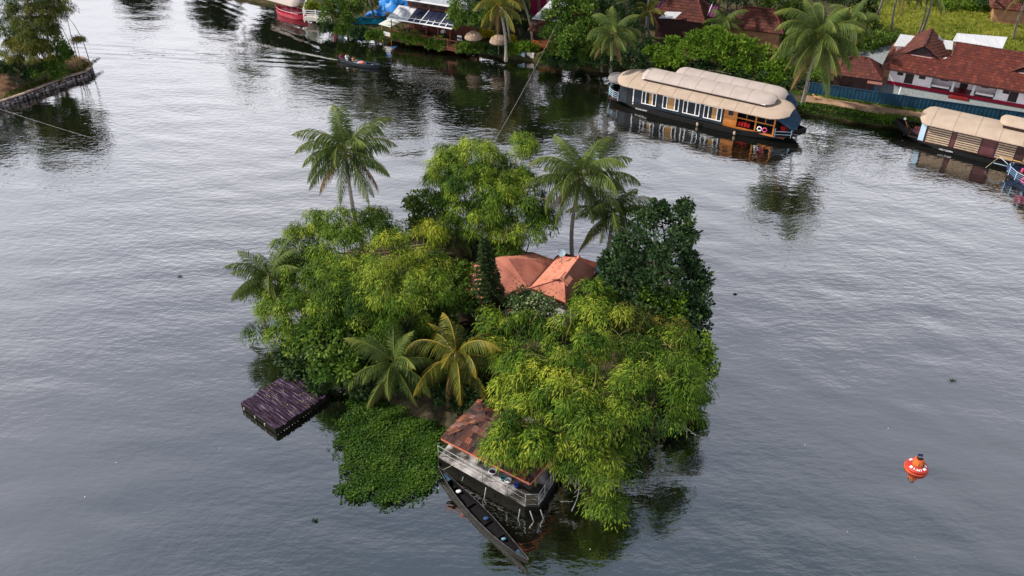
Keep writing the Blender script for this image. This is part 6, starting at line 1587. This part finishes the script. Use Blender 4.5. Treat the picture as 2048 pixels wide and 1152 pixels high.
# electric pole and cables
ep = at(1287, 90, ZB); pole = thing('electric_pole', 'tall grey electric pole left of the bright hedge', 'pole', ep)
et = aty(1299, -20, ep.y); MB().tube([ep, (et.x, ep.y, et.z)], [.13, .09], 8).build('shaft', pm('concrete_pole', (0.36, 0.36, 0.38), (0.26, 0.26, 0.28), 3, .9), pole, True)
MB().bar((et.x - .8, ep.y, et.z - .4), (et.x + .8, ep.y, et.z - .4), .08).build('crossarm', M_STEEL, pole)
def cable(name, label, a, b, sag, r_=.009):
    a = Vector(a); b = Vector(b); pts = []
    for k in range(15):
        t = k / 14; p = a.lerp(b, t); p.z -= sag * 4 * t * (1 - t); pts.append(p)
    return tag(MB().tube(pts, r_, 4).build(name, pm('cable_grey', (0.45, 0.45, 0.46), None, 3, .7), None, True), label, 'cable')
cable('power_cable', 'thin cable sagging from the bank trees across to the island', aty(1130, 10, 97), aty(978, 300, 60), .6)
cable('mooring_cable', 'thin pale line running over the water below the islet wall', aty(-30, 208, 79), aty(215, 285, 74), .1, .01)

# ------------------------------------------------------------------ islet at the left
IZ = .72
ipts = [(-80, 262), (-30, 232), (0, 217), (50, 200), (100, 180), (140, 165), (175, 155), (187, 146), (186, 136), (170, 126), (140, 122), (60, 132), (-40, 140), (-140, 180)]
iw = [at(px, py, 0) for px, py in ipts]
ground = MB().poly([(p.x, p.y, IZ - .08) for p in iw], .9).build('islet_ground', M_ISLET); struct(ground)
wall = thing('stone_embankment', 'rough stone retaining wall with concrete coping around the islet tip', 'wall', iw[2])
M_STONE = [pm('stone_%s' % 'abc'[i], c, tuple(x * .5 for x in c), 3, .9, .5, 9) for i, c in enumerate(((0.24, 0.22, 0.23), (0.12, 0.11, 0.12), (0.34, 0.31, 0.31)))]
M_MORT = pm('mortar_dark', (0.035, 0.032, 0.035), (0.02, 0.018, 0.02), 4, .95)
seq = iw[:12]
STN = []
for s_ in range(5):
    rr_ = random.Random(40 + s_); bm = bmesh.new(); bmesh.ops.create_icosphere(bm, subdivisions=1, radius=1)
    for v in bm.verts: v.co *= rr_.uniform(.75, 1.15); v.co.y *= .5
    me = bpy.data.meshes.new('stone'); bm.to_mesh(me); bm.free(); me.materials.append(M_STONE[s_ % 3]); STN.append(me)
r_ = random.Random(17)
for a, b in zip(seq[:-1], seq[1:]):
    MB().poly([(a.x, a.y, -.7), (b.x, b.y, -.7), (b.x, b.y, IZ - .1), (a.x, a.y, IZ - .1)], .25).build('wall_core', M_MORT, wall)
    d = b - a; L_ = d.length; d.normalize(); out = Vector((d.y, -d.x, 0))
    i2 = -out * .28
    MB().poly([(a.x + out.x * .06, a.y + out.y * .06, IZ), (b.x + out.x * .06, b.y + out.y * .06, IZ), (b.x + i2.x, b.y + i2.y, IZ), (a.x + i2.x, a.y + i2.y, IZ)], .12).build('coping', pm('coping_stone', (0.33, 0.26, 0.23), (0.2, 0.15, 0.13), 2, .9, .4, 10), wall)
    if out.y < .3:
        u = .1
        while u < L_:
            z = .1
            while z < IZ - .15:
                s = r_.uniform(.13, .24); p = a + d * (u + r_.uniform(-.06, .06)) + out * .02
                M = Matrix.Translation((p.x, p.y, z + r_.uniform(-.03, .03))) @ Matrix.Rotation(math.atan2(d.y, d.x), 4, 'Z') @ Matrix.Rotation(r_.uniform(-.5, .5), 4, 'Y') @ Matrix.Diagonal((s * 1.25, .14, s * .8, 1))
                place(STN[r_.randrange(5)], 'stone', wall, M); z += .27
            u += r_.uniform(.36, .5)
IG = 'islet bamboo'
bamboo('tall sparse bamboo at the islet centre, browning inside', [(70, 20, 7.5, 1.5), (55, 60, 6.2, 1.6), (90, 70, 5.2, 1.5), (80, 110, 3.8, 1.5), (100, -30, 8.5, 1.4), (60, -30, 9, 1.6), (70, -70, 10, 1.6), (40, 100, 4.2, 1.4), (85, 45, 6.2, 1.6), (60, 85, 5, 1.6), (95, 95, 4.4, 1.4), (75, 0, 8.2, 1.6), (45, 20, 7.4, 1.5), (100, 10, 7.4, 1.3), (85, -10, 8.4, 1.5)], M_BAMBOO3, zg=.8, dens=1.5, group=IG, low=-.9)
bamboo('bright bamboo at the islet left edge of the picture', [(15, 70, 5.0, 1.4), (-10, 40, 6.5, 1.5), (20, 100, 3.6, 1.3), (10, 0, 8.2, 1.5), (-20, -40, 9.5, 1.6), (40, 82, 4.4, 1.1)], M_BAMBOO, zg=.8, dens=1.4, group=IG, low=-.9)
bamboo('thin brownish bamboo reaching right over the islet shore', [(105, 30, 6.8, 1.0), (110, 0, 8, 1.1), (120, 20, 7.0, .7), (150, 78, 4.4, .5), (130, 5, 7.8, .8)], M_BAMBOO3, zg=.8, dens=1.0, group=IG)
tree('dark leafy bush near the islet tip', [(118, 95, 4.0, .9), (125, 120, 3.0, 1.0), (105, 130, 2.4, 1.0), (120, 145, 1.6, .8), (85, 145, 1.8, 1.0), (132, 105, 3.2, .6)], M_BROAD, zg=.8, dens=.8, name='leafy_shrub', cat='shrub')
tree('dark bush in the shade of the islet bamboo', [(40, 150, 1.8, 1.0), (65, 140, 2.2, 1.0), (20, 135, 2.4, 1.0), (-15, 140, 2.6, 1.2)], M_DARK, zg=.8, dens=.8, name='leafy_shrub', cat='shrub')
tree('dark tree at the far left beyond the picture edge', [(-60, 20, 7, 1.8), (-90, 60, 6, 1.8), (-60, 70, 5, 1.6), (-110, 10, 8, 1.8), (-20, -70, 11, 1.8)], M_DARK, zg=.8, dens=.7)
blades('islet_weeds', 1500, lambda: (Vector((lambda a, b, t, k: (a.x + (b.x - a.x) * t, a.y + (b.y - a.y) * t + k, IZ - .08))(iw[2], iw[7], RS.rand(), .4 + 2.2 * RS.rand())), 0, RS.rand() * .7), .32, .07, M_BAMBOO3, .6)

# ------------------------------------------------------------------ far bank vegetation
def bpalm(label, px, py, z, bx, by, sc, n, seed, mat=None, dry=.4, Y=None, nuts=False, levels=None, rt=.15):
    c = at(px, py, z) if Y is None else aty(px, py, Y); b = at(bx, by, ZB) if bx is not None else Vector((c.x, c.y, ZB))
    return palm(label, c, b, sc, n, mat, dry, 'far bank palms', seed, rt, nuts, levels)
bpalm('large coconut palm beside the blue fence, crown over the hut', 1640, 72, 8.8, 1606, 203, 1.42, 30, 11, dry=.55)
bpalm('coconut palm hanging over the river behind the long houseboat', 1226, 66, 6.2, 1222, 138, 1.02, 20, 12, dry=.6)
bpalm('leaning palm with yellow fronds among the parasols', 998, 10, 7.2, 1012, 115, .95, 16, 13, M_PALMY, .6)
bpalm('small grey-green palm between the two old tiled houses', 1448, 45, 4.0, 1448, 90, .8, 15, 14, dry=.3)
bpalm('small drooping palm just behind the electric pole', 1300, 22, 5.0, 1302, 70, .6, 12, 15, M_PALMY, .4)
bpalm('bushy palm right behind the large fence palm', 1705, 40, 7.0, 1712, 112, .95, 18, 16, dry=.4)
bpalm('pale curved palm trunk at the left edge of the field', 1790, -62, 9.5, 1745, 62, 1.0, 16, 17)
bpalm('slender field palm, leftmost of the trunks in the grass', 1806, -30, 8.5, 1786, 62, .9, 14, 18, rt=.12)
bpalm('thin palm trunk close to the left sheet annex', 1856, -30, 8.5, 1836, 66, .9, 14, 19, rt=.1)
bpalm('grey palm trunk in the field just right of the thin one', 1868, -25, 8.5, 1842, 66, .9, 14, 20, rt=.14)
bpalm('palm at the far end of the grass field', 2002, -60, 9, 1986, 24, .9, 14, 22, rt=.14)
bpalm('palm behind the right part of the tiled house', 2062, -20, 8, 2028, 76, .9, 14, 23, rt=.13)
bpalm('leaning pale palm trunk above the teal sheet', 722, -48, 8.0, 750, 32, 1.0, 18, 24, rt=.13)
bpalm('dark leaning palm trunk left of the riverside hut', 1035, -25, 7.5, 1066, 84, .9, 16, 25, rt=.13)
bpalm('palm trunk in the shade right of the second parasol', 1012, -30, 8.5, 1024, 92, .9, 14, 26, rt=.11)
bpalm('palm above the bananas, trunk thin and pale', 1520, -70, 9, 1519, 26, 1.0, 16, 27, rt=.11)
bpalm('palm left of the bananas behind the small palm', 1456, -60, 9, 1455, 16, 1.0, 16, 28, rt=.11)
# taller palms whose crowns stand above the picture and darken the water with their reflections
for k, (x, y, z, s) in enumerate(((-21, 112, 13.5, 1.3), (-14.5, 110, 15.5, 1.3), (-18, 118, 12, 1.2), (-7, 110, 14.5, 1.25), (3, 107, 13.5, 1.25), (9, 103, 14, 1.2), (-30, 122, 14, 1.3), (-41, 131, 15, 1.3), (18, 104, 12.5, 1.2))):
    palm(('tall palm above the landing', 'tallest palm behind the restaurant', 'palm behind the blue tarpaulins', 'tall palm right of the restaurant roof', 'tall palm above the parasols', 'tall palm above the magenta house', 'palm upstream of the red boat', 'palm at the far upstream bank', 'tall palm behind the leafy bank tree')[k] + ', crown above the picture', (x, y, z), (x + .5, y + .6, 1.0), s, 18, None, .4, 'far bank palms', 50 + k, .14, False)
FB = dict(zg=.95)
tree('dark bushy tree between landing and teal sheet', [(670, 10, 3.0, 1.3), (700, 20, 2.6, 1.4), (725, 5, 3.2, 1.4), (655, 30, 1.8, 1.1), (690, 40, 1.4, 1.1), (700, -15, 4, 1.5)], M_BROAD, dens=.8, **FB)
tree('large dark tree right of the restaurant roof', [(925, 15, 5.0, 1.5), (960, 10, 5.2, 1.6), (935, 40, 4.0, 1.4), (970, 40, 4.0, 1.3), (945, -15, 6, 1.8), (990, -5, 5.4, 1.4), (915, 35, 3.6, .9)], M_BROAD, dens=.8, **FB)
tree('big leafy bank tree left of the river palm', [(1120, 40, 5.2, 1.6), (1155, 30, 5.6, 1.6), (1180, 45, 5.0, 1.4), (1110, 70, 4.0, 1.4), (1145, 75, 4.2, 1.7), (1180, 85, 3.4, 1.4), (1120, 100, 2.6, 1.3), (1160, 110, 2.2, 1.3), (1130, 10, 6.4, 1.6), (1170, 5, 6.4, 1.6), (1195, 115, 1.6, 1.1)], M_BROAD, L0=.3, W0=.17, dens=.85, **FB)
tree('dark overhanging bush below the river palm', [(1200, 120, 2.0, 1.2), (1235, 120, 2.0, 1.2), (1265, 118, 2.2, 1.2), (1140, 128, 1.3, 1.0), (1105, 122, 1.2, .9), (1290, 130, 1.6, 1.0)], M_DARK, dens=.8, name='leafy_shrub', cat='shrub', **FB)
tree('bright rosette-leaved tree above the rear houseboat roof', [(1390, 80, 3.6, 1.1), (1420, 75, 4.0, 1.2), (1445, 90, 3.6, 1.2), (1400, 110, 2.6, 1.2), (1440, 115, 2.4, 1.2), (1375, 100, 2.8, 1.0)], M_BRIGHT, L0=.42, W0=.16, dens=.7, tuft=.3, low=0, **FB)
tree('bright hedge tree left end, beside the electric pole', [(1310, 105, 2.2, .9), (1340, 110, 2.2, 1.0), (1360, 125, 1.8, 1.0), (1320, 125, 1.4, .9), (1345, 85, 3.2, .6)], M_BRIGHT, L0=.4, W0=.16, dens=.65, tuft=.3, low=0, **FB)
tree('pale rosette-leaved hedge tree in the middle of the hedge', [(1475, 95, 3.4, 1.1), (1500, 100, 3.4, 1.1), (1480, 125, 2.2, 1.1), (1510, 130, 2.0, 1.1), (1460, 135, 1.8, 1.0), (1495, 150, 1.3, .9)], M_BRIGHT, L0=.42, W0=.16, dens=.65, tuft=.3, low=0, **FB)
tree('pale rosette-leaved hedge tree at the right end by the large palm', [(1535, 110, 3.0, 1.1), (1560, 120, 2.6, 1.1), (1540, 140, 1.8, 1.0), (1575, 145, 1.6, 1.0), (1555, 165, 1.2, .9), (1530, 162, 1.2, .9)], M_BRIGHT, L0=.42, W0=.16, dens=.65, tuft=.3, low=0, **FB)
tree('dark hedge filling below the rosette-leaved trees', [(1400, 138, 1.3, 1.1), (1440, 145, 1.2, 1.1), (1370, 140, 1.2, 1.0), (1480, 155, 1.1, 1.0), (1520, 165, 1.0, 1.0), (1560, 175, 1.0, .9), (1590, 165, 1.3, 1.0)], M_DARK, dens=.8, name='hedge', cat='hedge', **FB)
tree('light green shrub at the foot of the large fence palm', [(1632, 150, 1.8, .6), (1622, 140, 2.0, .6), (1600, 150, 1.6, .8)], M_BRIGHT, dens=.9, name='leafy_shrub', cat='shrub', **FB)
tree('dark bush at the edge of the field behind the fence palm', [(1720, 75, 2.0, 1.3), (1750, 80, 1.8, 1.2), (1775, 82, 1.4, 1.1), (1690, 85, 2.2, 1.2), (1735, 95, 1.4, 1.0), (1795, 78, 1.3, .9), (1740, 55, 2.0, 1.2)], M_BROAD, dens=.7, name='leafy_shrub', cat='shrub', **FB)
tree('yellow-green bush at the top of the field', [(1900, 8, 1.6, 1.2), (1930, 4, 1.8, 1.3), (1880, 0, 1.8, 1.2), (1960, 12, 1.4, 1.0), (1920, -20, 2.5, 1.5)], M_BRIGHT, dens=.7, name='leafy_shrub', cat='shrub', **FB)
tree('dark trees at the right end of the field', [(1975, 5, 2.2, 1.2), (2010, 12, 1.6, 1.1), (1995, -20, 4, 1.6), (2045, -10, 4, 1.6)], M_DARK, dens=.7, **FB)
tree('dark tree filling the gap between magenta house and parasol palms', [(1040, 20, 3.6, 1.4), (1060, 50, 2.4, 1.1), (1025, 45, 2.8, 1.2), (1040, -10, 5, 1.6)], M_DARK, dens=.8, **FB)
tree('shaded tree between electric pole and river palm', [(1250, 30, 4.6, 1.5), (1270, 60, 3.4, 1.3), (1215, 15, 5.6, 1.5), (1285, 90, 2.2, 1.1), (1250, -10, 6.5, 1.8), (1280, 10, 5, 1.3)], M_DARK, dens=.8, **FB)
for k, (sp, lab) in enumerate((([(1560, 40, 3.4, 1.5), (1580, 70, 2.6, 1.3), (1550, 10, 5, 1.7), (1590, 20, 4.4, 1.5)], 'green tree left of the large fence palm'), ([(1440, -10, 5, 1.8), (1490, -15, 5, 1.8), (1540, -15, 5.4, 1.8), (1420, 10, 3.8, 1.2)], 'dark tree wall behind the banana plants'),
                            ([(1640, -15, 6, 1.8), (1690, -10, 5.6, 1.8), (1730, 5, 4.2, 1.5), (1730, 30, 3, 1.2)], 'dark tree behind the two fence palms'))): tree(lab, sp, (M_BROAD, M_DARK, M_DARK)[k], dens=.7, **FB)
far = (((-18, 116, 10.6, 2.6), 'far behind the landing'), ((-9, 113, 11.6, 2.8), 'far behind the restaurant'), ((0, 112, 10.6, 2.6), 'far behind the parasols'), ((10, 110, 10.6, 2.8), 'far behind the magenta house'), ((20, 106, 10, 2.6), 'far behind the electric pole'), ((30, 104, 10, 2.6), 'far behind the purple shed'), ((-34, 125, 9, 2.8), 'upstream of the red boat'), ((-46, 134, 9, 3.0), 'farther upstream of the red boat'), ((-60, 142, 9.5, 3.0), 'at the farthest upstream bank'),
       ((-29, 119, 9.5, 3.0), 'close behind the red boat'), ((-24.5, 116, 11.5, 3.3), 'close behind the booth'), ((-21, 113, 9.0, 2.8), 'behind the dark bushy bank tree'), ((-14, 112.5, 12.5, 3.2), 'behind the blue tarpaulin tent'), ((-6, 108.5, 14.0, 3.4), 'right behind the restaurant roof end'), ((-2, 106.5, 13.5, 3.2), 'behind the large dark tree'), ((3.5, 105.5, 14.0, 3.4), 'behind the leaning yellow palm'))
for (x, y, z, r_), lab in far:
    cl = [((x + dx, y + dy, z + dz), r_ * s) for dx, dy, dz, s in ((0, 0, 0, 1), (-2, .5, -1.2, .8), (2, .3, -1, .8), (.5, -1.2, -1.6, .75), (-.5, .4, -3, .7))]
    tree('tall leafy tree ' + lab + ', crown above the picture', None, M_DARK, clumps=cl, dens=.55, L0=.46, W0=.3, zg=1.0, trunk=.25)
# embankment plants along the restaurant
for px, py, r_, lab, mt in ((808, 74, .9, 'green shrub on the embankment right of the kiosk', M_BROAD), (834, 80, .8, 'yellow-green shrub at the restaurant deck edge', M_BRIGHT), (870, 88, .8, 'low embankment shrub below the restaurant deck', M_BROAD), (930, 96, .7, 'low embankment shrub below the notice board', M_BROAD), (960, 98, .7, 'dark green embankment shrub below the first parasol', M_BROAD), (985, 100, .6, 'embankment shrub left of the leaning palm trunk', M_DARK), (1028, 100, .6, 'yellowish embankment shrub right of the leaning palm trunk', M_BRIGHT), (1052, 96, .8, 'pale spiky embankment shrub beside the riverside hut', M_BRIGHT), (660, 56, .8, 'dark shrub at the waterline right of the landing', M_DARK), (690, 62, .9, 'dark shrub at the waterline below the bushy bank tree', M_BROAD), (722, 66, .8, 'dark shrub at the waterline below the teal sheet', M_DARK), (748, 72, .7, 'dark shrub at the waterline left of the kiosk', M_BROAD), (1100, 118, .8, 'dark shrub at the waterline under the orange railing', M_BROAD), (970, 70, .6, 'bright yellow flowering shrub between the parasols', None), (1018, 80, .4, 'small yellow flower heap beside the second parasol', None)):
    c = at(px, py, 1.0); mt = mt or MATS.setdefault('yl', leaf_mat('yellow_leaf', (0.3, 0.26, 0.01), (0.5, 0.42, 0.015), (0.62, 0.52, 0.02), .2))
    tree(lab, None, mt, clumps=[((c.x, c.y, 1.1), r_), ((c.x + r_ * .8, c.y - .2, .9), r_ * .7), ((c.x - r_ * .7, c.y, .95), r_ * .7)], zg=.8, dens=1.0, name='embankment_shrub', cat='shrub', trunk=.05)
# banana plants
def banana(label, px, py, seed, sc=1.0):
    b = at(px, py, ZB); rs = random.Random(seed); t = thing('banana_plant', label, 'banana plant', b, 'banana plants')
    MB().tube([b, b + Vector((0, 0, 1.8 * sc))], [.14 * sc, .09 * sc], 7).build('stem', M_CULM, t, True)
    for k in range(8):
        az = k * 2.4 + rs.uniform(-.3, .3); el = rs.uniform(.5, 1.35); L_ = 1.9 * sc * rs.uniform(.8, 1.1); rows = []; p = b + Vector((0, 0, 1.75 * sc)); e = el
        h = Vector((math.cos(az), math.sin(az), 0)); s = Vector((-math.sin(az), math.cos(az), 0))
        for j in range(8):
            w = .30 * sc * math.sin(math.pi * min(1, .08 + j / 7.6)) ** .6; rows.append([p + s * w + Vector((0, 0, .08 * w)), p - Vector((0, 0, .03)), p - s * w + Vector((0, 0, .08 * w))]); p = p + (h * math.cos(e) + Vector((0, 0, math.sin(e)))) * L_ / 7; e -= .26
        MB().grid(rows).build('leaf', M_BANY if (k == 5) else M_BAN, t, True)
M_BAN = pm('banana_leaf', (0.16, 0.25, 0.025), (0.09, 0.17, 0.02), 1.5, .45); M_BANY = pm('banana_leaf_yellow', (0.42, 0.26, 0.03), (0.3, 0.2, 0.03), 2, .6)
for k, (px, py, lab) in enumerate(((1490, 52, 'banana plant left of the pair behind the red tiles'), (1512, 60, 'banana plant nearest the right tiled house'), (1530, 48, 'banana plant farthest right of the group'), (1470, 38, 'banana plant behind the small grey-green palm'), (1098, 30, 'banana plant by the magenta house'))): banana(lab, px, py, k)

# crows and floating bits
def crow(label, p, az):
    fr = Frame(p, az); m = MB(fr); m.tube([(-.2, 0, -.02), (-.12, 0, 0), (0, 0, .03), (.1, 0, .08), (.15, 0, .13), (.2, 0, .13), (.27, 0, .11)], [.015, .045, .07, .055, .04, .025, .005], 7)
    m.add([(-.1, -.04, .02), (-.36, -.05, -.04), (-.36, .05, -.04), (-.1, .04, .02)], [(0, 1, 2, 3)]); tag(m.build('crow', pm('crow_black', (0.012, 0.012, 0.014), None, 3, .5), None, True), label, 'bird')
crow('black crow perched on a left frond of the tall left palm', aty(630, 310, 52.2), R(160)); crow('black crow perched on a right frond of the tall left palm', aty(743, 297, 52.2), R(20))
def weed(label, px, py, r_, mat=None):
    p = at(px, py, .05); n = 40; o = leaf_mesh('floating_weed', np.array(p) + RS.normal(0, r_, (n, 3)) * np.array([1.3, .7, .08]), RS.normal(size=(n, 3)) * np.array([1, 1, .3]), np.tile([0, 0, 1.0], (n, 1)) + RS.normal(0, .3, (n, 3)), RS.uniform(.06, .14, n), RS.uniform(.03, .07, n), RS.rand(n) * .6, mat or M_DARK, None, 0); tag(o, label, 'weed'); stuff(o)
weed('small dark clump of weed drifting above the buoy', 1905, 760, .11); weed('tiny weed drifting left of the island', 360, 552, .06); weed('tiny weed scrap drifting right of the dark tree', 1470, 588, .05); weed('dark scrap floating below the hyacinth edge', 630, 1040, .07)
n = 60; px_ = RS.uniform(-30, 40, n); py_ = RS.uniform(27, 80, n)
o = leaf_mesh('floating_specks', np.stack([px_, py_, np.full(n, .03)], 1), RS.normal(size=(n, 3)) * np.array([1, 1, .05]), np.tile([0, 0, 1.0], (n, 1)), RS.uniform(.04, .11, n), RS.uniform(.03, .06, n), RS.rand(n), pm('speck', (0.6, 0.6, 0.55), None, 3, .8), None, 0); stuff(o)
